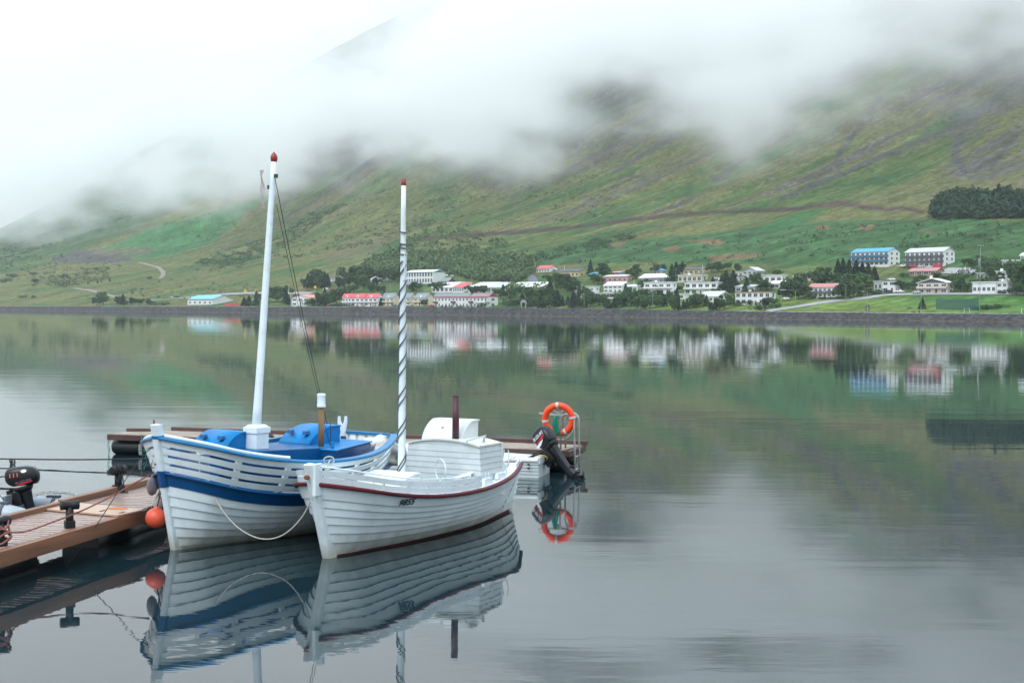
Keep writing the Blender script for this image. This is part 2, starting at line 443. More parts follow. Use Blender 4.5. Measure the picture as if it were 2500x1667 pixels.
# ------------------------------------------------------------------ low cloud hanging on the mountain
def build_cloud():
    ng = bpy.data.node_groups.new('cloud_field', 'GeometryNodeTree')
    ng.interface.new_socket('Geometry', in_out='OUTPUT', socket_type='NodeSocketGeometry')
    n = ng.nodes; L = ng.links
    out = n.new('NodeGroupOutput')
    vc = n.new('GeometryNodeVolumeCube')
    x0, x1, y0, y1, z0, z1 = CB
    vc.inputs['Min'].default_value = (x0, y0, z0); vc.inputs['Max'].default_value = (x1, y1, z1)
    vox = 9.5
    vc.inputs['Resolution X'].default_value = int((x1 - x0) / vox)
    vc.inputs['Resolution Y'].default_value = int((y1 - y0) / vox)
    vc.inputs['Resolution Z'].default_value = int((z1 - z0) / 7.)
    pos = n.new('GeometryNodeInputPosition').outputs[0]
    sp = n.new('ShaderNodeSeparateXYZ'); L.new(pos, sp.inputs[0])
    def M(op, a, b=None, c=None, clamp=False):
        q = n.new('ShaderNodeMath'); q.operation = op; q.use_clamp = clamp
        for i, v in enumerate((a, b, c)):
            if v is None: continue
            if isinstance(v, (int, float)): q.inputs[i].default_value = v
            else: L.new(v, q.inputs[i])
        return q.outputs[0]
    def noise(scale, detail, off=(0, 0, 0), rough=.55):
        mp = n.new('ShaderNodeVectorMath'); mp.operation = 'MULTIPLY_ADD'; mp.inputs[1].default_value = scale; mp.inputs[2].default_value = off
        L.new(pos, mp.inputs[0])
        q = n.new('ShaderNodeTexNoise'); q.inputs['Scale'].default_value = 1; q.inputs['Detail'].default_value = detail
        q.inputs['Roughness'].default_value = rough
        L.new(mp.outputs[0], q.inputs['Vector'])
        return q.outputs[0]
    def sstep(v, a, b, lo=0.0, hi=1.0):
        q = n.new('ShaderNodeMapRange'); q.interpolation_type = 'SMOOTHSTEP'
        q.inputs[1].default_value = a; q.inputs[2].default_value = b; q.inputs[3].default_value = lo; q.inputs[4].default_value = hi
        L.new(v, q.inputs[0]); return q.outputs[0]
    X, Y, Z = sp.outputs
    # bearing of the place as seen down the fjord decides how low the bank hangs: t = x / y
    T = M('DIVIDE', X, Y)
    E = M('DIVIDE', Z, Y)
    cv = n.new('ShaderNodeFloatCurve')
    tt = M('MULTIPLY_ADD', T, 1.0, .5)
    L.new(tt, cv.inputs['Value'])
    cm = cv.mapping.curves[0]
    for i, (px, py) in enumerate(BASE):
        P = ((px - 1250) / FPX + .5, (757 + (px - 1250) * ROLL - py) / FPX * 4)
        if i < 2: cm.points[i].location = P
        else: cm.points.new(*P)
    cv.mapping.update()
    base = M('DIVIDE', cv.outputs[0], 4.0)
    n1 = noise((.0042, .0042, .0075), 5); n2 = noise((.011, .011, .02), 4, (5, 2, 9), .6)
    n3 = noise((.030, .030, .05), 3, (1, 7, 3), .65)
    nn = M('ADD', M('MULTIPLY', M('SUBTRACT', n1, .5), .17), M('MULTIPLY', M('SUBTRACT', n2, .5), .13))
    nn = M('ADD', nn, M('MULTIPLY', M('SUBTRACT', n3, .5), .07))
    dd = M('ADD', M('SUBTRACT', E, base), nn)        # >0 inside the bank
    d = M('POWER', sstep(dd, -.016, .058), 1.3)
    d = M('MULTIPLY', d, M('MULTIPLY', sstep(n1, .34, .60, .45, 1.25), sstep(n2, .38, .60, .22, 1.4)))
    # thin spots where the slope shows through
    for (px, py, rx, ry, a) in HOLES:
        tx = (px - 1250) / FPX; ex = (757 + (px - 1250) * ROLL - py) / FPX
        q = M('ADD', M('POWER', M('DIVIDE', M('SUBTRACT', T, tx), rx / FPX), 2.0), M('POWER', M('DIVIDE', M('SUBTRACT', E, ex), ry / FPX), 2.0))
        q = M('ADD', q, M('MULTIPLY', M('SUBTRACT', n2, .5), 5.0))
        d = M('MULTIPLY', d, sstep(q, .25, 1.3, 1 - a, 1.0))
    # fades out at the box walls
    d = M('MULTIPLY', d, sstep(Y, y0, y0 + 160)); 
    d = M('MULTIPLY', d, sstep(Z, z0, z0 + 30))
    S = M('ADD', M('MULTIPLY', M('SUBTRACT', X, 203.), .8), M('MULTIPLY', M('SUBTRACT', Y, 566.), .6))
    G = M('SUBTRACT', Z, M('MULTIPLY_ADD', S, .52, -95.))      # height above the slope
    d = M('MULTIPLY', d, sstep(G, 110., 240., 1.0, 0.0))
    d = M('MULTIPLY', d, CDENS)
    L.new(d, vc.inputs['Density'])
    L.new(vc.outputs[0], out.inputs[0])
    me = bpy.data.meshes.new('low_clouds')
    o = link('low_clouds', me)
    tag(o, kind='stuff')
    md = o.modifiers.new('f', 'NODES'); md.node_group = ng
    mt = bpy.data.materials.new('cloud'); mt.use_nodes = True
    t = mt.node_tree; t.nodes.clear()
    om = N(t, 'ShaderNodeOutputMaterial'); pv = N(t, 'ShaderNodeVolumePrincipled')
    pv.inputs['Color'].default_value = (1, 1, 1, 1)
    pv.inputs['Density'].default_value = 1.0
    pv.inputs['Anisotropy'].default_value = 0.25
    t.links.new(pv.outputs[0], om.inputs['Volume'])
    sm = n.new('GeometryNodeSetMaterial'); sm.inputs['Material'].default_value = mt
    L.new(vc.outputs[0], sm.inputs[0]); L.new(sm.outputs[0], out.inputs[0])
    me.materials.append(mt)
    mt.cycles.volume_step_rate = 2.4
    return o
CB = (-1500, 1500, 950, 3000, 90, 760)
CDENS = .0098
BASE = [(-450, 600), (0, 528), (300, 468), (600, 412), (800, 350), (1000, 350), (1170, 395), (1300, 355), (1420, 290), (1530, 250), (1640, 270), (1740, 325), (1840, 345), (2050, 285), (2300, 215), (2500, 172), (2900, 130)]
HOLES = [(1750, 110, 300, 80, .55), (2250, 30, 300, 70, .50), (1480, 200, 200, 110, .42), (830, 70, 210, 150, .72), (1900, -70, 420, 70, .93), (1450, -110, 260, 60, .85)]
build_cloud()

def build_haze():
    me = bpy.data.meshes.new('haze'); bm = bmesh.new()
    bmesh.ops.create_cube(bm, size=1)
    for v in bm.verts:
        v.co = Vector((v.co.x * 7000, 1900 + v.co.y * 4700, 420 + v.co.z * 860))
    bm.to_mesh(me); bm.free()
    mt = bpy.data.materials.new('haze_air'); mt.use_nodes = True
    t = mt.node_tree; t.nodes.clear()
    om = N(t, 'ShaderNodeOutputMaterial'); pv = N(t, 'ShaderNodeVolumePrincipled')
    pv.inputs['Color'].default_value = (.90, .96, 1, 1)
    pv.inputs['Density'].default_value = .00007
    t.links.new(pv.outputs[0], om.inputs['Volume'])
    o = link('haze', me, None, mt); tag(o, kind='stuff')
build_haze()
# ================================================================== mesh building blocks
def bm_obj(name, bm, mt, parent=None, smooth=False, bevel=0.0, auto=None):
    me = bpy.data.meshes.new(name)
    if bm.faces: bmesh.ops.recalc_face_normals(bm, faces=bm.faces)
    bm.to_mesh(me); bm.free()
    if smooth: me.polygons.foreach_set('use_smooth', [True] * len(me.polygons))
    o = link(name, me, parent, mt)
    if bevel:
        b = o.modifiers.new('bevel', 'BEVEL'); b.width = bevel; b.segments = 2; b.limit_method = 'ANGLE'; b.angle_limit = R_(35)
    return o
def quad(bm, pts, mi=0):
    f = bm.faces.new([bm.verts.new(p) for p in pts]); f.material_index = mi; return f
def box(bm, x0, x1, y0, y1, z0, z1, mi=0, M=None, taper=None):
    c = [(x0, y0, z0), (x1, y0, z0), (x1, y1, z0), (x0, y1, z0), (x0, y0, z1), (x1, y0, z1), (x1, y1, z1), (x0, y1, z1)]
    if taper:
        cx, cy = (x0 + x1) / 2, (y0 + y1) / 2
        for i in range(4, 8): c[i] = (cx + (c[i][0] - cx) * taper, cy + (c[i][1] - cy) * taper, c[i][2])
    if M is not None: c = [M @ Vector(p) for p in c]
    v = [bm.verts.new(p) for p in c]
    for q in ((0, 3, 2, 1), (4, 5, 6, 7), (0, 1, 5, 4), (1, 2, 6, 5), (2, 3, 7, 6), (3, 0, 4, 7)):
        f = bm.faces.new([v[i] for i in q]); f.material_index = mi
    return v
def frames(pts):
    T = []
    for i in range(len(pts)):
        a = pts[max(i - 1, 0)]; b = pts[min(i + 1, len(pts) - 1)]
        T.append((b - a).normalized())
    up = Vector((0, 0, 1)) if abs(T[0].z) < .9 else Vector((1, 0, 0))
    Nn = (up - T[0] * up.dot(T[0])).normalized(); out = []
    for t in T:
        Nn = (Nn - t * Nn.dot(t)).normalized()
        out.append((t, Nn, t.cross(Nn)))
    return out
def tube(bm, pts, r, seg=8, mi=0, caps=True, closed=False):
    pts = [Vector(p) for p in pts]; fr = frames(pts)
    rr = r if isinstance(r, (list, tuple)) else [r] * len(pts)
    rings = []
    for p, (t, n, b), q in zip(pts, fr, rr):
        rings.append([bm.verts.new(p + (n * math.cos(2 * math.pi * k / seg) + b * math.sin(2 * math.pi * k / seg)) * q) for k in range(seg)])
    m_ = len(rings)
    for i in range(m_ if closed else m_ - 1):
        A, B = rings[i], rings[(i + 1) % m_]
        for k in range(seg):
            f = bm.faces.new([A[k], A[(k + 1) % seg], B[(k + 1) % seg], B[k]]); f.material_index = mi; f.smooth = True
    if caps and not closed:
        for R in (rings[0][::-1], rings[-1]):
            f = bm.faces.new(R); f.material_index = mi
    return rings
def lathe(bm, prof, seg=20, M=None, mi=0):
    rings = []
    for r, z in prof:
        rings.append([bm.verts.new((M or Matrix()) @ Vector((r * math.cos(2 * math.pi * k / seg), r * math.sin(2 * math.pi * k / seg), z))) for k in range(seg)])
    for A, B in zip(rings, rings[1:]):
        for k in range(seg):
            f = bm.faces.new([A[k], A[(k + 1) % seg], B[(k + 1) % seg], B[k]]); f.material_index = mi; f.smooth = True
    for R in (rings[0][::-1], rings[-1]):
        f = bm.faces.new(R); f.material_index = mi
def bez(P, n=24):
    """smooth curve through points"""
    P = [Vector(p) for p in P]; out = []
    for i in range(len(P) - 1):
        p0 = P[max(i - 1, 0)]; p1 = P[i]; p2 = P[i + 1]; p3 = P[min(i + 2, len(P) - 1)]
        for k in range(n):
            t = k / n
            out.append(.5 * ((2 * p1) + (-p0 + p2) * t + (2 * p0 - 5 * p1 + 4 * p2 - p3) * t * t + (-p0 + 3 * p1 - 3 * p2 + p3) * t ** 3))
    out.append(P[-1]); return out
def sag(a, b, d, n=24):
    a = Vector(a); b = Vector(b)
    return [a.lerp(b, i / n) - Vector((0, 0, d * 4 * (i / n) * (1 - i / n))) for i in range(n + 1)]
def text_mesh(s, size, extrude=.001, shear=0.0, bold=0.0):
    cu = bpy.data.curves.new('t', 'FONT'); cu.body = s; cu.size = size; cu.extrude = extrude; cu.shear = shear; cu.offset = bold
    cu.align_x = 'CENTER'; cu.align_y = 'CENTER'; cu.resolution_u = 3
    o = bpy.data.objects.new('t', cu); COL.objects.link(o)
    dg = bpy.context.evaluated_depsgraph_get(); dg.update()
    me = bpy.data.meshes.new_from_object(o.evaluated_get(dg))
    bpy.data.objects.remove(o); bpy.data.curves.remove(cu)
    return me
def np_cat(x, K, V):
    K = np.asarray(K, float); V = np.asarray(V, float)
    mm = np.gradient(V, K); i = np.clip(np.searchsorted(K, x) - 1, 0, len(K) - 2); h = K[i + 1] - K[i]; t = (x - K[i]) / h
    return (2*t**3-3*t**2+1)*V[i]+(t**3-2*t**2+t)*h*mm[i]+(-2*t**3+3*t**2)*V[i+1]+(t**3-t**2)*h*mm[i+1]

# ------------------------------------------------------------------ shared materials
WHITE = mat('white_boat_paint', (.68, .78, .83), .42, .08, 3.0, dirt=(.40, .40, .35), dirt_amt=.42, bump=.3)
def waterline_grime(mt):
    t = mt.node_tree; b = t.nodes['Principled BSDF']; src = b.inputs['Base Color'].links[0].from_socket
    c = N(t, 'ShaderNodeTexCoord'); sp = N(t, 'ShaderNodeSeparateXYZ'); t.links.new(c.outputs['Object'], sp.inputs[0])
    n = N(t, 'ShaderNodeTexNoise'); n.inputs['Scale'].default_value = 2.2; n.inputs['Detail'].default_value = 6
    mp = N(t, 'ShaderNodeMapping'); mp.inputs['Scale'].default_value = (1.5, 1.5, .35); t.links.new(c.outputs['Object'], mp.inputs[0]); t.links.new(mp.outputs[0], n.inputs['Vector'])
    ad = N(t, 'ShaderNodeMath', operation='MULTIPLY_ADD'); ad.inputs[1].default_value = -.55; t.links.new(n.outputs['Fac'], ad.inputs[0]); t.links.new(sp.outputs[2], ad.inputs[2])
    mr = N(t, 'ShaderNodeMapRange'); mr.inputs[1].default_value = -.28; mr.inputs[2].default_value = .02; mr.inputs[3].default_value = .75; mr.inputs[4].default_value = 0; t.links.new(ad.outputs[0], mr.inputs[0])
    mx = N(t, 'ShaderNodeMix', data_type='RGBA'); mx.inputs[7].default_value = (.33, .33, .25, 1)
    t.links.new(mr.outputs[0], mx.inputs[0]); t.links.new(src, mx.inputs[6]); t.links.new(mx.outputs[2], b.inputs['Base Color'])
waterline_grime(WHITE)
WHITE2 = mat('white_deck_paint', (.74, .77, .78), .5, .05, 3.0, dirt=(.55, .54, .48), dirt_amt=.3)
GREYW = mat('grey_white_planks', (.52, .58, .60), .5, .08, 4.0, dirt=(.38, .38, .34), dirt_amt=.3, bump=.2)
BLUE = mat('blue_deck_paint', (.0, .185, .47), .45, .14, 4.0, dirt=(.005, .11, .33), dirt_amt=.4, bump=.2, spec=.25)
BLUE_D = mat('dark_blue_band', (.0, .062, .20), .34, .12, 4.0, dirt=(.02, .05, .12), dirt_amt=.35)
BLUE_R = mat('rail_blue', (.0, .16, .37), .38, .12, 5.0, dirt=(.10, .18, .26), dirt_amt=.4)
MAROON = mat('maroon_paint', (.10, .010, .017), .5, .15, 5.0, dirt=(.06, .02, .02), dirt_amt=.4, spec=.25)
ANTIF = mat('antifouling_red', (.115, .022, .020), .7, .3, 6.0, dirt=(.05, .05, .04), dirt_amt=.7)
REDCAP = mat('red_cap', (.27, .025, .02), .4, .1, 9.0)
WOOD_B = mat('brown_pole', (.20, .125, .06), .7, .35, 9.0, stretch=(1, 1, .12), bump=.5, dirt=(.05, .04, .03), dirt_amt=.6)
# cordage
ROPE_W = mat('pale_rope', (.50, .49, .46), .9, .3, 60.0, bump=.8)
ROPE_R = mat('rusty_pink_rope', (.30, .12, .10), .9, .3, 60.0, bump=.8)
ROPE_K = mat('dark_rope', (.035, .04, .045), .9, .3, 60.0, bump=.8)
ROPE_T = mat('teal_rope', (.02, .28, .25), .8, .3, 60.0, bump=.8)
BLACK = mat('black_rubber', (.008, .009, .012), .45, .25, 8.0, spec=.35)
MOTOR = mat('black_motor_paint', (.010, .013, .018), .32, .15, 8.0, spec=.35)
STEEL = mat('dull_steel', (.42, .43, .44), .35, .15, 8.0, metal=.8)
RUST = mat('rust', (.22, .075, .03), .85, .4, 20.0)
DARKIN = mat('bilge_paint', (.30, .32, .33), .7, .2, 3.0)
REDIN = mat('red_sheer_lining', (.30, .045, .05), .6, .2, 3.0)
SACK = mat('plastic_sack', (.62, .60, .57), .45, .12, 9.0, bump=.8)

# ------------------------------------------------------------------ wooden double-ended boats
KU = [0, .06, .16, .32, .5, .68, .84, .94, 1.0]; KZ = [0, .12, .3, .5, .7, .85, 1.0]
class Hull:
    def __init__(s, foot, th, L, rk, B, Z, W, p=.62, over=.28):
        s.foot, s.th, s.L, s.rk, s.B, s.Z, s.W, s.p, s.over = foot, th, L, rk, B, Z, W, p, over
        s.root = None
    def zt(s, u): return np_cat(u, KZ, s.Z)
    def at(s, u, z, off=0.0, side=-1):
        """point of the shell at station u and height z; side -1 faces the camera"""
        zr = s.zt(u)
        b = np.maximum(np_cat(u, KU, s.B), 0); w = np.maximum(np_cat(u, KU, s.W), 0)
        q = np.clip(z / zr, 0, 1.4)
        y = w + (b - w) * q ** s.p
        y = np.where(z < 0, w * (1 + z / .5), np.where(q > 1, b, y))
        xs = -s.rk * np.clip(z / s.Z[0], -.4, 1.4)
        xe = s.L - s.over * (1 - np.clip(z / s.Z[-1], -.4, 1.4))
        x = xs + u * (xe - xs)
        du = .004
        return np.stack([x, side * (y + off), z + 0 * u], -1)
    def w2l(s, P):
        d = Vector(P) - Vector((s.foot[0], s.foot[1], 0)); c, q = math.cos(s.th), math.sin(s.th)
        return Vector((d.x * c + d.y * q, -d.x * q + d.y * c, d.z))
US = .5 - .5 * np.cos(np.pi * np.linspace(0, 1, 72))
US = .35 * np.linspace(0, 1, 72) + .65 * US
def lap_strips(h, zlist, mi_list, lap=.016, thick=True):
    """clinker planking: zlist = functions u -> z of the plank edges from bottom to top; the lower edge of each plank stands proud of the one below"""
    bm = bmesh.new()
    for side in (-1, 1):
        prev = None
        for k in range(len(zlist) - 1):
            rows = []
            for fz, off in ((zlist[k](US), lap), ((zlist[k](US) * .5 + zlist[k + 1](US) * .5), lap * .5), (zlist[k + 1](US), 0.0)):
                P = h.at(US, fz, off, side)
                P[0, 1] = side * (.03 + off); P[-1, 1] = side * (.03 + off)
                rows.append([bm.verts.new(p) for p in P])
            if prev is not None:
                lw = [bm.verts.new(v.co) for v in rows[0]]; up = [bm.verts.new(v.co) for v in prev]
                for i in range(len(US) - 1): bm.faces.new([up[i], up[i + 1], lw[i + 1], lw[i]]).material_index = mi_list[k]
            for j in range(len(rows) - 1):
                A, B = rows[j], rows[j + 1]
                for i in range(len(US) - 1):
                    f = bm.faces.new([A[i], A[i + 1], B[i + 1], B[i]]); f.material_index = mi_list[k]
                    f.smooth = True
            prev = rows[-1]
    return bm
def rail_strip(h, fz, u0, u1, w_out, w_in, t, n=90, both=True, zoff=0.0, round_=True):
    """a timber following the sheer: rectangular section swept along the shell"""
    bm = bmesh.new()
    us = u0 + (u1 - u0) * (.35 * np.linspace(0, 1, n) + .65 * (.5 - .5 * np.cos(np.pi * np.linspace(0, 1, n))))
    for side in ((-1, 1) if both else (-1,)):
        z = fz(us) + zoff
        P = h.at(us, z, 0.0, side)
        P[us <= .0001, 1] = side * .03
        T = np.gradient(P[:, :2], axis=0); T /= np.linalg.norm(T, axis=1)[:, None] + 1e-9
        Nn = np.stack([T[:, 1], -T[:, 0]], 1); sg = np.where((Nn[:, 1] * side) < 0, -1, 1)[:, None]
        if side == 1: Nn = -Nn
        # keep outward
        cen = np.array([h.L * .5, 0]); flip = ((P[:, :2] - cen) * Nn).sum(1) < 0; Nn[flip] *= -1
        rings = []
        for i in range(n):
            o = P[i]; nx = np.array([Nn[i, 0], Nn[i, 1], 0])
            c = t * .28 if round_ else 0
            sec = [(-w_in, -t / 2), (w_out - c, -t / 2), (w_out, -t / 2 + c), (w_out, t / 2 - c), (w_out - c, t / 2), (-w_in, t / 2)]
            rings.append([bm.verts.new(o + nx * a + np.array([0, 0, b])) for a, b in sec])
        for A, B in zip(rings, rings[1:]):
            for k in range(6):
                bm.faces.new([A[k], A[(k + 1) % 6], B[(k + 1) % 6], B[k]])
        bm.faces.new(rings[0][::-1]); bm.faces.new(rings[-1])
    return bm
def inner_skin(h, fz0, fz1, inset=.03, flip=False):
    bm = bmesh.new()
    for side in (-1, 1):
        rows = []
        for k in range(5):
            z = fz0(US) + (fz1(US) - fz0(US)) * k / 4
            P = h.at(US, z, -inset, side)
            P[:, 1] = side * np.maximum(P[:, 1] * side, .004)
            rows.append([bm.verts.new(p) for p in P])
        for A, B in zip(rows, rows[1:]):
            for i in range(len(US) - 1): bm.faces.new([A[i], A[i + 1], B[i + 1], B[i]]).smooth = True
    return bm
def deck_sheet(h, fz, inset, u0=.0, u1=1.0, n=40, drop=0.0, hole=None):
    bm = bmesh.new(); us = np.linspace(u0, u1, n)
    A = h.at(us, fz(us), -inset, -1); B = h.at(us, fz(us), -inset, 1)
    A[:, 1] = np.minimum(A[:, 1], -.002); B[:, 1] = np.maximum(B[:, 1], .002)
    va = [bm.verts.new(p) for p in A]; vb = [bm.verts.new(p) for p in B]
    for i in range(n - 1): bm.faces.new([va[i], va[i + 1], vb[i + 1], vb[i]])
    return bm
def side_deck(h, fz, inset, width, u0, u1, n=60):
    bm = bmesh.new(); us = np.linspace(u0, u1, n)
    for side in (-1, 1):
        A = h.at(us, fz(us), -inset, side); B = h.at(us, fz(us), -inset - width, side)
        B[:, 1] = side * np.maximum(B[:, 1] * side, .002); A[:, 1] = side * np.maximum(A[:, 1] * side, .004)
        C = B.copy(); C[:, 2] -= .25
        va, vb, vc = [[bm.verts.new(p) for p in Q] for Q in (A, B, C)]
        for i in range(n - 1):
            bm.faces.new([va[i], va[i + 1], vb[i + 1], vb[i]]); bm.faces.new([vb[i], vb[i + 1], vc[i + 1], vc[i]])
    return bm
def stem_post(h, u, z0, z1, wid, dep_out, dep_in, bot=None):
    """post following the stem (u=0) or the stern (u=1) profile"""
    bm = bmesh.new(); n = 10; rings = []
    sg = -1 if u == 0 else 1
    for i in range(n + 1):
        z = z0 + (z1 - z0) * i / n
        xx = h.at(np.array([float(u)]), np.array([z]))[0, 0]
        wi = wid * (1.0 if i < n else .9)
        a, b = xx + sg * dep_out, xx - sg * dep_in
        fr = .45
        rings.append([bm.verts.new(p) for p in ((a, -wi * fr, z), (a, wi * fr, z), (a - sg * dep_out * .6, wi, z), (b, wi, z), (b, -wi, z), (a - sg * dep_out * .6, -wi, z))])
    for A, B in zip(rings, rings[1:]):
        for k in range(6): bm.faces.new([A[k], A[(k + 1) % 6], B[(k + 1) % 6], B[k]])
    bm.faces.new(rings[0][::-1])
    c = bm.verts.new(sum((v.co for v in rings[-1]), Vector()) / 6 + Vector((0, 0, wid * .35)))
    for k in range(6): bm.faces.new([rings[-1][k], rings[-1][(k + 1) % 6], c])
    return bm
def hood(parent, mt, x0, x1, y0, y1, z0, z1, name='hatch', lip=.03, nseg=10, cleats=True, cleat_mat=None, depth_fr=.72):
    """companion hatch: lid curving from the bow side up to a flat top, upright end cheeks"""
    bm = bmesh.new()
    xs = []; xc = x0 + (x1 - x0) * depth_fr
    for k in range(nseg + 1):
        a = math.pi / 2 * k / nseg
        f_ = k / nseg; ex_, ez_ = xc - (xc - x0) * math.cos(a), z0 + (z1 - z0) * math.sin(a)
        xs.append((ex_ * .6 + .4 * (x0 + (xc - x0) * f_), ez_ * .6 + .4 * (z0 + (z1 - z0) * f_)))
    xs.append((x1, z1))
    # lid, with thickness, oversailing the cheeks
    th = .022
    for (oa, ya, yb) in ((0, y0 - lip, y1 + lip),):
        top = [[bm.verts.new((x, y, z)) for x, z in xs] for y in (ya, yb)]
        low = [[bm.verts.new((x + th * .6, y, z - th)) for x, z in xs] for y in (ya, yb)]
        for i in range(len(xs) - 1):
            f = bm.faces.new([top[0][i], top[0][i + 1], top[1][i + 1], top[1][i]]); f.smooth = i < nseg
            bm.faces.new([low[0][i], low[1][i], low[1][i + 1], low[0][i + 1]])
            for j in (0, 1): bm.faces.new([top[j][i], low[j][i], low[j][i + 1], top[j][i + 1]])
        for i in (0, len(xs) - 1): bm.faces.new([top[0][i], top[1][i], low[1][i], low[0][i]])
    lid = bm_obj(name, bm, mt, parent)
    bm = bmesh.new()
    for y in (y0, y1):
        a = [bm.verts.new((x + .015, y, z - th * .8)) for x, z in xs]
        b = [bm.verts.new((x1, y, z0 - .08)), bm.verts.new((x0 + .015, y, z0 - .08))]
        bm.faces.new(a + b)
    quad(bm, [(x0 + .02, y0, z0 - .08), (x0 + .02, y1, z0 - .08), (x0 + .02, y1, z0), (x0 + .02, y0, z0)])
    quad(bm, [(x1 - .01, y0, z0 - .08), (x1 - .01, y1, z0 - .08), (x1 - .01, y1, z1 - .03), (x1 - .01, y0, z1 - .03)])
    bm_obj('hatch_cheeks', bm, mt, lid)
    if cleats:
        for fy in (.22, .78):
            bm = bmesh.new()
            a = R_(38); x = xc - (xc - x0) * math.cos(a); z = z0 + (z1 - z0) * math.sin(a)
            yy = y0 + (y1 - y0) * fy
            box(bm, x - .05, x + .05, yy - .05, yy + .05, z - .015, z + .045, taper=.8)
            bm_obj('hatch_grip', bm, cleat_mat or mt, lid, bevel=.006)
    return lid
def place_boat(h, name, label, cat):
    r = empty(name, (h.foot[0], h.foot[1], 0), h.th, label, cat)
    h.root = r; return r
def zf(c): return lambda u: 0 * u + c

def blue_boat():
    h = Hull(atz(425, 1341), .975, 4.92, .347,
             [0, .66, 1.06, 1.42, 1.54, 1.30, .86, .42, .05], [1.672, 1.445, 1.275, 1.25, 1.31, 1.42, 1.36],
             [0, .05, .13, .32, .52, .50, .28, .10, 0], p=.66)
    r = place_boat(h, 'wooden_boat', 'white clinker rowing-style boat with blue rail, blue band and blue hatches', 'boat')
    top = lambda u: h.zt(u) - .50          # top of the blue strake
    bb = lambda u: h.zt(u) - .70
    fr = [-.12, .05, .20, .36, .52, .68, .84, 1.0]
    Z = [(lambda u, f=f: bb(u) * f if f > 0 else 0 * u - .16) for f in fr]
    bm = lap_strips(h, Z, [0] * (len(fr) - 1), lap=.032)
    bm_obj('hull', bm, [WHITE], r)
    bm = lap_strips(h, [bb, lambda u: top(u) - .035, top], [0, 0], lap=.022)
    band = bm_obj('blue_strake', bm, BLUE_D, r)
    bm_obj('rubbing_strip', rail_strip(h, lambda u: top(u) - .012, 0, 1, .045, .0, .035), mat('strip_blue', (.0, .085, .25), .35, .1, 4.), band)
    # slatted bulwark
    bh = .5 / 4.45
    for k in range(4):
        z0 = lambda u, k=k: top(u) + .02 + k * (bh + .012)
        z1 = lambda u, k=k: top(u) + .02 + k * (bh + .012) + bh - .025
        bm = bmesh.new()
        for side in (-1, 1):
            rows = []
            for fz, off in ((z0, .0), (z1, .0), (z1, -.022), (z0, -.022)):
                P = h.at(US, fz(US), off, side); P[:, 1] = side * np.maximum(P[:, 1] * side, .02 + .0 * US)
                rows.append([bm.verts.new(p) for p in P])
            for a, b in ((0, 1), (1, 2), (2, 3), (3, 0)):
                for i in range(len(US) - 1): bm.faces.new([rows[a][i], rows[a][i + 1], rows[b][i + 1], rows[b][i]])
        bm_obj('bulwark_board', bm, WHITE, r)
    for side in (-1, 1):
        for u in np.r_[np.linspace(.135, .80, 6), np.linspace(.84, .985, 8)]:
            bm = bmesh.new(); ua = np.array([u - .0065, u + .0065])
            lo = h.at(ua, top(ua) - .05, -.028, side); hi = h.at(ua, h.zt(ua) - .02, -.028, side)
            lo2 = h.at(ua, top(ua) - .05, -.075, side); hi2 = h.at(ua, h.zt(ua) - .02, -.075, side)
            v = [bm.verts.new(p) for p in (lo[0], lo[1], lo2[1], lo2[0], hi[0], hi[1], hi2[1], hi2[0])]
            for q in ((0, 3, 2, 1), (4, 5, 6, 7), (0, 1, 5, 4), (1, 2, 6, 5), (2, 3, 7, 6), (3, 0, 4, 7)): bm.faces.new([v[i] for i in q])
            bm_obj('bulwark_frame', bm, WHITE2, r)
    bm_obj('cap_rail', rail_strip(h, h.zt, 0, 1, .04, .085, .045), BLUE_R, r)
    bm_obj('wash_board', rail_strip(h, h.zt, .01, .26, -.012, .04, .05, both=True, zoff=.045), WHITE, r)
    bm_obj('inner_lining', inner_skin(h, zf(.35), lambda u: top(u) - .03), REDIN, r)
    bm_obj('deck', deck_sheet(h, zf(.72), .06), mat('boat_sole', (.26, .28, .30), .7, .2, 2.), r)
    bm = bmesh.new(); us = np.linspace(.13, .80, 40)
    for side in (-1, 1):
        A = h.at(us, top(us) + .07, -.34, side); B = h.at(us, h.zt(us) - .05, -.34, side)
        va, vb = [[bm.verts.new(p) for p in Q] for Q in (A, B)]
        for i in range(39): bm.faces.new([va[i], va[i + 1], vb[i + 1], vb[i]])
    bm_obj('inner_coaming', bm, BLUE_D, r)
    post = bm_obj('stem_post', stem_post(h, 0, -.25, 1.86, .055, .055, .12), WHITE, r, bevel=.008)
    bm = bmesh.new(); xx = lambda z: float(h.at(np.array([0.]), np.array([z]))[0, 0])
    bmr = stem_post(h, 0, .94, 1.18, .066, .066, .10)
    bm_obj('post_band', bmr, BLUE_D, post)
    bmr = stem_post(h, 0, 1.655, 1.70, .06, .06, .13); bm_obj('rail_nose', bmr, BLUE_R, post)
    bm.free()
    bm = bmesh.new(); tube(bm, [(xx(1.87), 0, 1.87), (xx(1.87), 0, 1.93)], [.012, .016]); bm_obj('post_pin', bm, RUST, post)
    bm_obj('stern_post', stem_post(h, 1, -.2, 1.34, .045, .03, .1), WHITE, r)
    # deck structures
    def P(px, py, z): return h.w2l(atz(px, py, z))
    bm = bmesh.new()      # forward trunk
    a = [(1.30, -.42), (3.0, -.55), (3.0, .75), (1.30, .62)]
    lo = [bm.verts.new((x, y, .72)) for x, y in a]; hi = [bm.verts.new((x, y, 1.375 - (x - 1.3) * .035)) for x, y in a]
    bm.faces.new(hi)
    for i in range(4): bm.faces.new([lo[i], lo[(i + 1) % 4], hi[(i + 1) % 4], hi[i]])
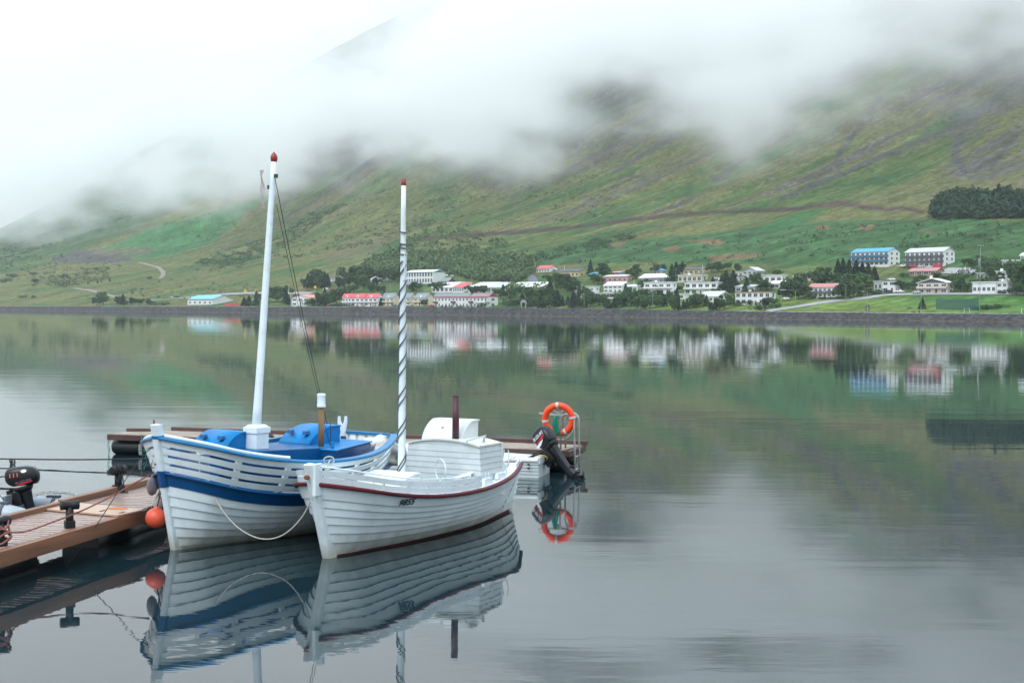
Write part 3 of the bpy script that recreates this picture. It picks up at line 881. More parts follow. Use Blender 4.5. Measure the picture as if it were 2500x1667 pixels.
    tr = bm_obj('forward_trunk', bm, mat('trunk_blue', (.0, .085, .25), .4, .12, 4., spec=.25), r, bevel=.012)
    bm = bmesh.new(); box(bm, 1.28, 3.0, -.44, .78, 1.33, 1.345); bm.free()
    hood(r, BLUE, 1.12, 1.62, .10, .80, 1.385, 1.63, name='forward_hatch', cleat_mat=mat('grip_blue', (.0, .10, .28), .4))
    bm = bmesh.new(); lo = []; hi = []
    c = [(2.62, -.86), (4.14, -.30), (4.14, .74), (2.62, .80)]
    lo = [bm.verts.new((x + .0, y * 1.0, .72)) for x, y in c]; hi = [bm.verts.new((x, y * .985, 1.285)) for x, y in c]
    bm.faces.new(hi)
    for i in range(4): bm.faces.new([lo[i], lo[(i + 1) % 4], hi[(i + 1) % 4], hi[i]])
    bm_obj('engine_casing', bm, BLUE_D, r, bevel=.012)
    bm = bmesh.new(); hi = [bm.verts.new((x + (.03 if x > 3 else -.02), y * 1.02, 1.292)) for x, y in c]; h2 = [bm.verts.new(v.co + Vector((0, 0, .022))) for v in hi]
    bm.faces.new(h2); bm.faces.new(hi[::-1])
    for i in range(4): bm.faces.new([hi[i], hi[(i + 1) % 4], h2[(i + 1) % 4], h2[i]])
    bm_obj('casing_top', bm, BLUE, r, bevel=.006)
    hood(r, BLUE, 2.92, 3.72, .04, .66, 1.32, 1.60, name='engine_hatch', cleat_mat=mat('grip_blue', (.0, .10, .28), .4))
    bm = bmesh.new(); v = [bm.verts.new(P(*q)) for q in ((688, 1114, 1.16), (700, 1120, 1.16), (766, 1119, 1.16), (752, 1113, 1.16))]
    v2 = [bm.verts.new(q.co + Vector((0, 0, .03))) for q in v]; bm.faces.new(v2); bm.faces.new(v[::-1])
    for i in range(4): bm.faces.new([v[i], v[(i + 1) % 4], v2[(i + 1) % 4], v2[i]])
    bm_obj('thwart', bm, WHITE2, r)
    # stove pipe of brown wood-grained steel with a white can
    q = P(784, 1095, 1.30)
    bm = bmesh.new(); tube(bm, [(q.x, q.y, 1.28), (q.x, q.y, 1.98)], .048, 14)
    pp = bm_obj('exhaust_pipe', bm, WOOD_B, r)
    bm = bmesh.new(); lathe(bm, [(.07, 1.965), (.072, 1.985), (.072, 2.0), (.066, 2.02), (.066, 2.15), (.07, 2.16), (.07, 2.18), (.05, 2.19)], 18, Matrix.Translation((q.x, q.y, 0)))
    bm_obj('pipe_can', bm, WHITE, pp)
    bm = bmesh.new(); lathe(bm, [(.075, 1.305), (.075, 1.325), (.05, 1.335)], 16, Matrix.Translation((q.x, q.y, 0))); bm_obj('pipe_flange', bm, BLUE, pp)
    # boom crutch
    q = P(836, 1072, 1.28)
    bm = bmesh.new()
    prof = [(-.05, 0), (-.045, .10), (-.075, .30), (-.07, .40), (-.048, .405), (-.04, .33), (-.02, .27), (0, .255), (.02, .27), (.04, .33), (.048, .405), (.07, .40), (.075, .30), (.045, .10), (.05, 0)]
    for dx in (-.02, .02): pass
    ang = math.radians(-32)
    fa = [bm.verts.new((q.x + a * math.sin(ang) - .02, q.y + a * math.cos(ang), q.z + b)) for a, b in prof]
    fb = [bm.verts.new(v.co + Vector((.04, 0, 0))) for v in fa]
    bm.faces.new(fa); bm.faces.new(fb[::-1])
    for i in range(len(fa)): bm.faces.new([fa[i], fa[(i + 1) % len(fa)], fb[(i + 1) % len(fa)], fb[i]])
    cr = bm_obj('boom_crutch', bm, WHITE, r)
    bm = bmesh.new(); box(bm, q.x - .03, q.x + .03, q.y - .06, q.y + .06, q.z - .03, q.z + .06); bm_obj('crutch_shoe', bm, BLUE_D, cr)
    q = P(812, 1096, 1.30)
    bm = bmesh.new(); tube(bm, [(q.x, q.y, q.z), (q.x, q.y, q.z + .09)], .025, 10); lathe(bm, [(.03, .09), (.035, .1), (.03, .11)], 10, Matrix.Translation(q)); bm_obj('vent_stub', bm, BLUE, r)
    # mast and its box
    mx, dmx = 1.69, .39
    bm = bmesh.new(); box(bm, mx - .12, mx + .16, -.125, .125, .72, 1.64); box(bm, mx - .14, mx + .18, -.145, .145, 1.60, 1.70); box(bm, mx - .12, mx + .16, -.125, .125, 1.70, 1.735, taper=.75)
    bm_obj('mast_box', bm, WHITE, r, bevel=.01)
    bm = bmesh.new(); pts = [(mx + dmx * t, 0, 1.6 + 4.30 * t) for t in np.linspace(0, 1, 12)]
    tube(bm, pts, [.076, .068] + [.062 - .019 * t for t in np.linspace(0, 1, 10)], 16)
    ms = bm_obj('mast', bm, WHITE, r)
    bm = bmesh.new(); lathe(bm, [(.045, 5.87), (.05, 5.885), (.056, 5.915), (.057, 5.94), (.048, 5.975), (.028, 6.0), (.006, 6.03)], 18, Matrix.Translation((mx + dmx, 0, 0)))
    bm_obj('mast_ball', bm, REDCAP, ms)
    for (t, sy) in ((.94, -1), (.90, 1)):
        c = Vector((mx + dmx * t, sy * .06, 1.6 + 4.3 * t)); bm = bmesh.new()
        box(bm, c.x - .02, c.x + .02, c.y - .03, c.y + .03, c.z - .03, c.z + .03)
        bm_obj('mast_block', bm, mat('block_dark', (.03, .05, .05), .5), ms)
    # small flag, furled
    bm = bmesh.new(); z0 = 1.6 + 4.3 * .86
    g = [[bm.verts.new((mx + dmx * .9 - .08 - .03 * math.sin(j * 1.7 + i), .10 + .035 * i + .02 * math.sin(j * 1.1), z0 + .44 - .1 * j)) for j in range(7)] for i in range(3)]
    for i in range(2):
        for j in range(6): bm.faces.new([g[i][j], g[i + 1][j], g[i + 1][j + 1], g[i][j + 1]]).smooth = True
    bm_obj('furled_flag', bm, mat('flag_cloth', (.42, .40, .42), .9, .3, 8.), ms)
    bm = bmesh.new(); tp = Vector((mx + dmx * .93, -.05, 1.6 + 4.3 * .93))
    tube(bm, sag(tp, P(800, 1040, 1.5) + Vector((0, 0, -.0)), .10, 20), .006, 5); tube(bm, sag(tp + Vector((0, -.03, -.4)), P(806, 1090, 1.30), .05, 20), .0045, 5)
    tube(bm, sag(P(806, 1030, 1.7), P(808, 1098, 1.25), .0, 3), .006, 5)
    bm_obj('backstay', bm, ROPE_K, r)
    # bow fairlead opening and mooring eye on the far bow
    q = h.at(np.array([.035]), np.array([1.24]), .01, 1)[0]
    bm = bmesh.new(); tube(bm, [Vector(q) + Vector((.03 * math.cos(t) * 1.2, 0.01, .055 * math.sin(t))) for t in np.linspace(0, 2 * math.pi, 14)], .012, 6); bm_obj('fairlead', bm, STEEL, r)
    # bag stowed in the stern
    bm = bmesh.new(); bmesh.ops.create_icosphere(bm, subdivisions=4, radius=1)
    for v in bm.verts:
        n_ = .18 * math.sin(v.co.x * 5 + v.co.z * 7) * math.cos(v.co.y * 6) + .08 * math.sin(v.co.y * 17 + v.co.x * 11)
        v.co = Vector((v.co.x * .36, v.co.y * .42, v.co.z * .27)) * (1 + n_)
    o = bm_obj('plastic_sack', bm, SACK, None, smooth=True)
    p = Vector((h.foot[0], h.foot[1], 0)) + Matrix.Rotation(h.th, 3, 'Z') @ Vector((4.52, -.15, 1.06)); o.location = p; o.rotation_euler = (0, 0, h.th)
    tag(o, 'crumpled pale plastic sack stowed in the stern of the blue railed boat', 'sack')
    # cordage lying on the rail
    for i, (u, s_) in enumerate(((.90, -1), (.955, -1))):
        z = float(h.zt(np.array([u]))[0]); q = h.at(np.array([u]), np.array([z]), 0, s_)[0]
        bm = bmesh.new(); tube(bm, [Vector(q) + Vector((0, .07 * math.cos(t), .045 * math.sin(t))) for t in np.linspace(0, 2 * math.pi, 16)], .008, 6, closed=False)
        tube(bm, sag(Vector(q) + Vector((0, .06 * s_, -.02)), Vector(q) + Vector((.03, .07 * s_, -.22)), 0, 4), .007, 6)
        bm_obj('rail_lashing', bm, ROPE_T if i == 0 else ROPE_K, r)
    return h
BB = blue_boat()

def white_boat():
    h = Hull(atz(799, 1361), 1.085, 5.92, .37,
             [0, .56, .80, .92, .97, .83, .50, .20, .03], [1.10, .92, .765, .735, .79, .85, .80],
             [0, .05, .12, .25, .32, .30, .14, .05, 0], p=.72, over=.35)
    r = place_boat(h, 'wooden_boat', 'white clinker boat with maroon rubbing rail, plank cabin and maroon funnel', 'boat')
    fr = [-.2, 0, .0001, .17, .31, .44, .56, .68, .80, 1.0]
    Z = []
    for f in fr:
        if f == -.2: Z.append(lambda u: 0 * u - .18)
        elif f == 0: Z.append(lambda u: .028 + .022 * u)
        elif f == .0001: Z.append(lambda u: .042 + .026 * u)
        else: Z.append(lambda u, f=f: .042 + .026 * u + (h.zt(u) - .05 - .035 * u) * f)
    Z.pop(2)
    bm = lap_strips(h, Z, [1] + [0] * (len(Z) - 2), lap=.028)
    hull = bm_obj('hull', bm, [WHITE, ANTIF], r)
    bm_obj('rubbing_rail', rail_strip(h, lambda u: h.zt(u) + 0, 0, 1, .05, .01, .055), MAROON, r)
    # number on the bow
    me = text_mesh('9855', .155, .0015, .12, .0024)
    o = link('registration_number', me, hull, mat('number_black', (.012, .014, .02), .5))
    px0 = 993
    best = None
    for u in np.linspace(.1, .6, 120):
        z = float(h.zt(np.array([u]))[0]) - .098
        q = h.at(np.array([u]), np.array([z]), .02, -1)[0]
        wpt = Vector((h.foot[0], h.foot[1], 0)) + Matrix.Rotation(h.th, 3, 'Z') @ Vector(q)
        e_ = abs(proj(wpt)[0] - px0)
        if best is None or e_ < best[0]: best = (e_, u, z, q)
    _, u, z, q = best
    a = h.at(np.array([u - .02]), np.array([z - .05]), .02, -1)[0]; b = h.at(np.array([u + .02]), np.array([z - .05]), .02, -1)[0]; c = h.at(np.array([u]), np.array([z + .05]), .02, -1)[0]; c0 = h.at(np.array([u]), np.array([z - .05]), .02, -1)[0]
    ex = (Vector(b) - Vector(a)).normalized(); ez = (Vector(c) - Vector(c0)).normalized(); nn = ex.cross(ez).normalized(); ez = nn.cross(ex)
    if nn.y > 0: nn = -nn
    M = Matrix((ex, ez, ex.cross(ez))).transposed().to_4x4(); M.translation = Vector(q) + nn * .014
    o.matrix_local = M
    # rust weeping down the quarter
    bm = bmesh.new()
    for (u0_, z0_, z1_, w_) in ((.865, .40, .62, .006), (.868, .15, .40, .004)):
        L_ = []; 
        for t in np.linspace(0, 1, 6):
            zz = z1_ + (z0_ - z1_) * t; q_ = h.at(np.array([u0_ - .0 * t]), np.array([zz]), .021, -1)[0]; L_.append(q_)
        tube(bm, L_, w_, 5)
    bm_obj('rust_streak', bm, mat('rust_orange', (.42, .20, .05), .8, .3, 30.), hull)
    # bulwark boards on the fore half
    for k in range(2):
        bm = bmesh.new()
        us = np.linspace(.004, .50 if k == 1 else .505, 50)
        for side in (-1, 1):
            rows = []
            for dz, off in ((.035 + k * .10, -.03), (.035 + k * .10 + .082, -.03), (.035 + k * .10 + .082, -.05), (.035 + k * .10, -.05)):
                P_ = h.at(us, h.zt(us) + dz, off, side); P_[:, 1] = side * np.maximum(P_[:, 1] * side, .02)
                rows.append([bm.verts.new(p) for p in P_])
            for a_, b_ in ((0, 1), (1, 2), (2, 3), (3, 0)):
                for i in range(len(us) - 1): bm.faces.new([rows[a_][i], rows[a_][i + 1], rows[b_][i + 1], rows[b_][i]])
            bm.faces.new([rows[j][-1] for j in range(4)])
        bm_obj('bulwark_board', bm, WHITE, r)
    for side in (-1, 1):
        for u in np.linspace(.04, .49, 7):
            bm = bmesh.new(); q_ = Vector(h.at(np.array([u]), h.zt(np.array([u])), -.065, side)[0])
            box(bm, q_.x - .02, q_.x + .02, q_.y - .015, q_.y + .015, q_.z - .02, q_.z + .2)
            bm_obj('bulwark_post', bm, WHITE2, r)
    # tubular rail above the boards
    bm = bmesh.new()
    us = np.linspace(.02, .46, 20)
    Pr = h.at(us, h.zt(us) + .275 - .04 * us / .46, -.10, -1)
    tube(bm, [tuple(p) for p in Pr], .011, 8)
    for u in (.10, .21, .33, .46):
        q_ = Vector(h.at(np.array([u]), h.zt(np.array([u])) + .27 - .04 * u / .46, -.10, -1)[0]); tube(bm, [q_, q_ - Vector((0, 0, .22))], .009, 6)
    q_ = Vector(Pr[-1]); tube(bm, [q_, q_ + Vector((-.22, .02, -.13))], .011, 6); lathe(bm, [(.006, -.03), (.018, -.02), (.022, 0), (.018, .02), (.006, .03)], 10, Matrix.Translation(q_))
    bm_obj('hand_rail', bm, WHITE, r)
    # decks
    bm_obj('side_deck', side_deck(h, lambda u: h.zt(u) + .018, .0, .20, .0, 1.0), WHITE2, r)
    bm_obj('foredeck', deck_sheet(h, lambda u: h.zt(u) + .012, .05, .0, .30), WHITE2, r)
    bm_obj('inner_lining', inner_skin(h, zf(.2), lambda u: h.zt(u) - .02, .035), WHITE2, r)
    bm_obj('sole', deck_sheet(h, zf(.40), .05), mat('boat_sole2', (.34, .35, .35), .7, .2, 2.), r)
    post = bm_obj('stem_post', stem_post(h, 0, -.2, 1.375, .075, .06, .14), WHITE, r, bevel=.008)
    bm = bmesh.new()
    for s_ in (-1,):
        box(bm, -.44, -.27, -.105, -.05, .93, 1.385)
    bm_obj('bow_bitt', bm, WHITE, post, bevel=.008)
    bm = bmesh.new(); lathe(bm, [(.028, 0), (.034, .03), (.03, .06)], 10, Matrix.Translation((-.47, -.0, 1.20)) @ Matrix.Rotation(R_(-90), 4, 'Y')); bm_obj('rusty_roller', bm, RUST, post)
    bm_obj('stern_post', stem_post(h, 1, -.15, .84, .035, .02, .08), WHITE, r)
    # cabin
    cab = empty('cabin', (0, 0, 0)); cab.parent = r
    bm = bmesh.new()
    x0, x1 = 3.30, 3.98; yl, yr = .70, -.64; nb = 9; zb, ztp = .52, 1.335
    for k in range(nb):
        f0, f1 = k / nb, (k + 1) / nb
        za, zb_ = zb + (ztp - zb) * f0, zb + (ztp - zb) * f1
        def sec(f): return (x0 - .07 * (1 - f), x1 + .04 * (1 - f), yl + .08 * (1 - f), yr - .08 * (1 - f))
        A, B = sec(f0), sec(f1); e_ = .010
        lo = [(A[0] - e_, A[3] - e_, za), (A[1] + e_, A[3] - e_, za), (A[1] + e_, A[2] + e_, za), (A[0] - e_, A[2] + e_, za)]
        hi = [(B[0], B[3], zb_), (B[1], B[3], zb_), (B[1], B[2], zb_), (B[0], B[2], zb_)]
        lv = [bm.verts.new(p) for p in lo]; hv = [bm.verts.new(p) for p in hi]
        for i in range(4): bm.faces.new([lv[i], lv[(i + 1) % 4], hv[(i + 1) % 4], hv[i]])
        bm.faces.new(lv[::-1])
    # cambered head of the front board
    ys = np.linspace(yr, yl, 15); cam_ = lambda y: .085 * (1 - ((y - (yl + yr) / 2) / ((yl - yr) / 2)) ** 2)
    for xx_ in (x0, x1):
        vs_ = [bm.verts.new((xx_, y, ztp + cam_(y))) for y in ys] + [bm.verts.new((xx_, yl, ztp - .001)), bm.verts.new((xx_, yr, ztp - .001))]
        bm.faces.new(vs_)
    bm_obj('cabin_planking', bm, GREYW, cab)
    bm = bmesh.new()
    for dz, ex_ in ((0, 0),):
        T = [[bm.verts.new((x, y * 1.03, ztp + cam_(y) + .030)) for y in ys] for x in (x0 - .035, x1 + .035)]
        U_ = [[bm.verts.new((x, y * 1.03, ztp + cam_(y) + .004)) for y in ys] for x in (x0 - .035, x1 + .035)]
        for i in range(14):
            bm.faces.new([T[0][i], T[0][i + 1], T[1][i + 1], T[1][i]]); bm.faces.new([U_[0][i], U_[1][i], U_[1][i + 1], U_[0][i + 1]])
            for j in (0, 1): bm.faces.new([T[j][i], U_[j][i], U_[j][i + 1], T[j][i + 1]])
        for i in (0, 14): bm.faces.new([T[0][i], T[1][i], U_[1][i], U_[0][i]])
    bm_obj('cabin_roof', bm, mat('cabin_roof_cream', (.62, .64, .60), .5, .1, 5., dirt=(.4, .4, .33), dirt_amt=.4), cab)
    hd = hood(cab, WHITE2, 3.50, 4.10, -.16, .54, 1.40, 1.72, name='cabin_hatch', cleats=False, lip=.035, depth_fr=.62)
    bm = bmesh.new()
    lathe(bm, [(.022, 0), (.026, .012), (.016, .03), (.008, .034)], 10, Matrix.Translation((3.56, .20, 1.60)) @ Matrix.Rotation(R_(-50), 4, 'Y')); bm_obj('hatch_knob', bm, STEEL, hd)
    bm = bmesh.new(); q_ = (3.43, -.12)
    tube(bm, [(q_[0], q_[1], 1.40), (q_[0], q_[1], 2.14)], .057, 18); lathe(bm, [(.059, 2.135), (.059, 2.15), (.045, 2.15), (.045, 2.05)], 18, Matrix.Translation((q_[0], q_[1], 0)))
    fn = bm_obj('funnel', bm, mat('funnel_maroon', (.065, .014, .022), .4, .15, 5., dirt=(.03, .02, .02), dirt_amt=.4), cab)
    bm = bmesh.new(); lathe(bm, [(.08, 1.415), (.08, 1.43), (.06, 1.44)], 16, Matrix.Translation((q_[0], q_[1], 0))); bm_obj('funnel_flange', bm, STEEL, fn)
    bm = bmesh.new()
    pts = [h.w2l(atz(px, py, z)) for px, py, z in ((1133, 1093, 1.25), (1139, 1083, 1.34), (1141, 1076, 1.45), (1160, 1070, 1.47), (1187, 1063, 1.50))]
    tube(bm, bez(pts, 6), .010, 6); tube(bm, [h.w2l(atz(1181, 1078, 1.38)), h.w2l(atz(1182, 1066, 1.5))], .018, 8)
    bm_obj('tiller_rod', bm, GREYW, cab)
    # grey cabin door post behind
    bm = bmesh.new(); box(bm, 4.0, 4.08, -.66, -.58, .8, 1.36); bm_obj('corner_post', bm, WHITE, cab)
    # forward hatch with sliding lid
    hood(r, WHITE2, 1.30, 1.95, -.34, .40, .86, 1.05, name='forward_hatch', cleats=False)
    # wheel
    bm = bmesh.new(); c = h.w2l(atz(1054, 1149, .99)); c = Vector((3.02, -.08, .97))
    ang_ = R_(30)
    tube(bm, [c + Vector((math.sin(ang_) * .17 * math.cos(t), .17 * math.cos(t) * math.cos(ang_), .175 * math.sin(t))) for t in np.linspace(0, 2 * math.pi, 29)[:-1]], .011, 8, closed=True)
    bm_obj('steering_hoop', bm, WHITE, r)
    # mast with rope spiralling down
    mx = 1.975
    bm = bmesh.new(); tube(bm, [(mx + .02 * t, 0, .7 + 4.78 * t) for t in np.linspace(0, 1, 12)], [.060 - .024 * t ** 1.3 for t in np.linspace(0, 1, 12)], 18)
    ms = bm_obj('mast', bm, WHITE, r)
    bm = bmesh.new(); lathe(bm, [(.036, 5.46), (.042, 5.47), (.040, 5.56), (.02, 5.565)], 16, Matrix.Translation((mx + .02, 0, 0))); bm_obj('mast_cap', bm, REDCAP, ms)
    bm = bmesh.new()
    for ph, n_t, z1_ in ((0, 7.5, 4.55), (.55, 7.5, 4.3)):
        pts = []
        for i in range(261):
            t = i / 260; z_ = .78 + (z1_ - .78) * t; rr_ = .060 - .024 * ((z_ - .7) / 4.78) ** 1.3 + .007
            a_ = 2 * math.pi * (n_t * t ** 1.15) + ph; pts.append((mx + rr_ * math.cos(a_), rr_ * math.sin(a_), z_))
        tube(bm, pts, .0115, 5)
    for z_ in (4.40, 4.50, 4.56, 4.74): tube(bm, [(mx + .05 * math.cos(t), .05 * math.sin(t), z_ + .01 * math.sin(t)) for t in np.linspace(0, 2 * math.pi, 17)[:-1]], .010, 6, closed=True)
    bm_obj('mast_rope', bm, mat('mast_rope_dark', (.11, .12, .14), .9, .3, 50.), ms)
    bm = bmesh.new(); box(bm, mx - .03, mx + .03, -.055, -.03, 4.0, 4.42); bm_obj('mast_cleat', bm, WHITE, ms)
    # rowlocks, fishing-line cheek blocks, rowing gear
    for u, hh in ((.56, .0), (.655, .0)):
        q_ = Vector(h.at(np.array([u]), h.zt(np.array([u])), -.10, -1)[0]) + Vector((0, 0, .02))
        bm = bmesh.new(); box(bm, q_.x - .15, q_.x + .15, q_.y - .035, q_.y + .035, q_.z, q_.z + .10, taper=.8)
        if u < .6: 
            for dx in (-.05, .05): tube(bm, [(q_.x + dx, q_.y, q_.z + .08), (q_.x + dx, q_.y, q_.z + .20)], .006, 6)
        bm_obj('thole_block', bm, WHITE, r, bevel=.01)
    q_ = Vector(h.at(np.array([.72]), h.zt(np.array([.72])), -.10, -1)[0])
    bm = bmesh.new(); tube(bm, [q_, q_ + Vector((0, 0, .14))], .014, 8)
    for s_ in (-1, 1): tube(bm, bez([q_ + Vector((0, 0, .14)), q_ + Vector((.0, s_ * .05 + .02, .22)), q_ + Vector((.02, s_ * .05 + .02, .34)), q_ + Vector((.02, s_ * .035 + .02, .42))], 5), .010, 7)
    bm_obj('line_fork', bm, WHITE, r)
    bm = bmesh.new(); us = np.linspace(.80, .97, 14)
    A = h.at(us, h.zt(us) + .03, -.02, -1); B = h.at(us, h.zt(us) + .10, -.03, -1); C = h.at(us, h.zt(us) + .10, -.05, -1)
    va, vb, vc = [[bm.verts.new(p) for p in Q] for Q in (A, B, C)]
    for i in range(13): bm.faces.new([va[i], va[i + 1], vb[i + 1], vb[i]]); bm.faces.new([vb[i], vb[i + 1], vc[i + 1], vc[i]])
    bm_obj('quarter_board', bm, WHITE, r)
    # two oars lying along the side
    Wm = Matrix.Translation((h.foot[0], h.foot[1], 0)) @ Matrix.Rotation(h.th, 4, 'Z')
    for k, (A_, B_, lab) in enumerate((((2.62, -.58, .90), (5.15, -.30, 1.00), 'white painted oar lying outermost along the side of the maroon railed boat'),
                                  ((2.95, -.50, .86), (5.05, -.12, .95), 'white painted oar lying innermost beside the plank cabin of the maroon railed boat'))):
        A_ = Vector(A_); B_ = Vector(B_); d_ = (B_ - A_); bm = bmesh.new()
        pts = [A_ + d_ * t for t in (0, .05, .30, .34, .42, .75, .99, 1.0)]
        fr_ = frames(pts); rings = []
        for p_, (t_, n_, b_), (wa, wb) in zip(pts, fr_, ((.055, .008), (.075, .010), (.045, .016), (.030, .024), (.028, .028), (.026, .026), (.020, .020), (.028, .028))):
            rings.append([bm.verts.new(p_ + b_ * wa * math.cos(2 * math.pi * q / 10) + n_ * wb * math.sin(2 * math.pi * q / 10)) for q in range(10)])
        for X_, Y_ in zip(rings, rings[1:]):
            for q in range(10): bm.faces.new([X_[q], X_[(q + 1) % 10], Y_[(q + 1) % 10], Y_[q]]).smooth = True
        bm.faces.new(rings[0][::-1]); bm.faces.new(rings[-1])
        o = bm_obj('oar', bm, WHITE2, None)
        o.matrix_world = Wm; tag(o, lab, 'oar', 'oars on the white boat')
    return h
WB = white_boat()
# ================================================================== docks and everything moored around them
DECKM = mat('grey_decking', (.36, .29, .26), .38, .22, 3.0, bump=.6, dirt=(.24, .17, .13), dirt_amt=.5, stretch=(1, 8, 1))
DECKW = mat('wet_decking', (.40, .29, .25), .17, .18, 3.0, bump=.5, dirt=(.28, .21, .18), dirt_amt=.4, stretch=(1, 8, 1))
TIMBER = mat('brown_timber', (.22, .10, .055), .5, .35, 2.5, bump=.6, dirt=(.10, .05, .03), dirt_amt=.7, stretch=(.22, 3, 3))
TIMBER2 = mat('dark_timber', (.085, .045, .038), .6, .35, 3.0, bump=.6, dirt=(.05, .03, .03), dirt_amt=.6)
ORANGEW = mat('orange_wood', (.46, .19, .075), .45, .2, 3.0, bump=.4, dirt=(.3, .15, .08), dirt_amt=.5)
PONT = mat('black_pontoon', (.008, .010, .014), .3, .3, 3.0)
class Dock:
    """frame of a dock: origin at one near corner of the deck, x along the near edge, y away from the camera"""
    def __init__(s, a, b, w, z):
        s.a = Vector((a[0], a[1], 0)); d = Vector((b[0] - a[0], b[1] - a[1], 0)); s.L = d.length; s.rz = math.atan2(d.y, d.x); s.w = w; s.z = z
        s.M = Matrix.Translation(s.a) @ Matrix.Rotation(s.rz, 4, 'Z')
def planks(bm, x0, x1, y0, y1, z, pitch, gap, along_x=True, t=.03, rnd=None):
    n = int((x1 - x0) / pitch)
    for i in range(n):
        a = x0 + i * pitch
        dz = random.uniform(-.003, .003)
        box(bm, a, a + pitch - gap, y0, y1, z - t + dz, z + dz)

def near_dock():
    a = atz(0, 1346, .5); b = atz(355, 1243.5, .5)
    d = (b - a).normalized(); A = a - d * 9.0; B = b
    D = Dock(A, B, 1.42, .5)
    r = empty('floating_dock', (A.x, A.y, 0), D.rz, 'brown timber boat dock with grooved wet planks and an orange wooden plate', 'dock')
    L = D.L
    bm = bmesh.new(); planks(bm, 0, L + 4.2, .10, 1.36, .5, .16, .045)
    bm_obj('decking', bm, DECKW, r)
    # each deck board carries fine grooves
    bm = bmesh.new()
    box(bm, 0, L, -.03, .10, .30, .505); fb = bm_obj('edge_beam', bm, TIMBER, r, bevel=.008)
    bm = bmesh.new(); box(bm, L + .02, L + 4.2, .14, .24, .30, .48); bm_obj('edge_beam', bm, TIMBER2, r, bevel=.008)
    bm = bmesh.new(); box(bm, L - .02, L + .06, -.02, .9, .28, .46); bm_obj('cross_beam', bm, TIMBER2, r, bevel=.008)
    xk = (D.M.inverted() @ atz(128, 1222, .58)).x
    bm = bmesh.new(); box(bm, 0, xk - .02, 1.34, 1.46, .48, .575); bm_obj('kerb_timber', bm, ORANGEW if False else TIMBER, r, bevel=.01)
    bm = bmesh.new(); box(bm, xk, L + 4.2, 1.34, 1.46, .50, .60); bm_obj('kerb_timber', bm, TIMBER, r, bevel=.01)
    bm = bmesh.new(); box(bm, 0, L + 4.2, 1.33, 1.44, .28, .475); bm_obj('edge_beam', bm, TIMBER, r, bevel=.01)
    # gangway plate across the deck
    p0 = D.M.inverted() @ atz(95, 1240, .52); p1 = D.M.inverted() @ atz(290, 1256, .52)
    bm = bmesh.new()
    c = [((D.M.inverted() @ atz(px, py, .535)).x, (D.M.inverted() @ atz(px, py, .535)).y) for px, py in ((93, 1240), (288, 1257), (350, 1243), (140, 1221))]
    lo = [bm.verts.new((x, y, .512)) for x, y in c]; hi = [bm.verts.new((x, y, .535)) for x, y in c]
    bm.faces.new(hi); bm.faces.new(lo[::-1])
    for i in range(4): bm.faces.new([lo[i], lo[(i + 1) % 4], hi[(i + 1) % 4], hi[i]])
    pl = bm_obj('gangway_plate', bm, mat('pale_ply', (.50, .33, .24), .35, .12, 3., dirt=(.45, .22, .10), dirt_amt=.6, bump=.3), r)
    for px, py in ((120, 1233), (250, 1246), (298, 1250)):
        bm = bmesh.new(); q = D.M.inverted() @ atz(px, py, .54); box(bm, q.x - .07, q.x + .07, q.y - .02, q.y + .02, .536, .542); bm_obj('plate_hinge', bm, RUST, pl)
    bm = bmesh.new(); q = D.M.inverted() @ atz(287, 1240, .54)
    v = [bm.verts.new((q.x + dx, q.y + dy, .5385)) for dx, dy in ((-.11, -.13), (-.02, -.17), (.10, -.12), (.12, .1), (.04, .16), (-.05, .12), (-.12, .14))]
    bm.faces.new(v); bm_obj('orange_stain', bm, mat('orange_paint_stain', (.55, .16, .02), .6, .3, 20.), pl)
    for k in range(4):
        bm = bmesh.new(); tube(bm, [(L * (.05 + .3 * k), .72, .10), (L * (.05 + .3 * k) + 2.2, .72, .10)], .30, 18); bm_obj('float', bm, PONT, r)
    D.root = r
    return D
ND = near_dock()

def bollard():
    r = empty('bollard', (0, 0, 0))
    bm = bmesh.new(); tube(bm, [(0, 0, 0), (0, 0, .30)], .055, 18); post = bm_obj('post', bm, BLACK, r)
    bm = bmesh.new(); box(bm, -.07, .07, -.07, .07, 0, .11); bm_obj('shoe', bm, BLACK, r, bevel=.012)
    bm = bmesh.new(); lathe(bm, [(.036, -.13), (.06, -.13), (.066, -.12), (.066, -.05), (.058, -.04), (.058, .04), (.066, .05), (.066, .12), (.06, .13), (.036, .13)], 20, Matrix.Translation((0, 0, .325)) @ Matrix.Rotation(R_(90), 4, 'X'))
    bm_obj('cross_head', bm, BLACK, r)
    return r
def copy_tree(o, parent=None):
    c = o.copy(); COL.objects.link(c)
    if parent is not None: c.parent = parent
    for ch in [x for x in bpy.data.objects if x.parent == o and x != c]: copy_tree(ch, c)
    return c
bol = bollard()
specs = [(170, 1288, 'black pipe bollard with a bare cross head beside the orange plate'),
         (289, 1201, 'black pipe bollard wound with dark line at the far edge of the brown dock'),
         (1, 1332, 'black pipe bollard at the cut left edge with pink rope made fast round it')]
BPOS = []
for i, (px, py, lab) in enumerate(specs):
    o = bol if i == 0 else copy_tree(bol)
    p = atz(px, py, .5); o.location = p; BPOS.append(p)
    o.rotation_euler = (0, 0, R_((-62, -30, -35)[i])); o.scale = (.97,) * 3 if i != 1 else (1.12,) * 3
    tag(o, lab, 'bollard', 'black pipe bollards on the near dock')

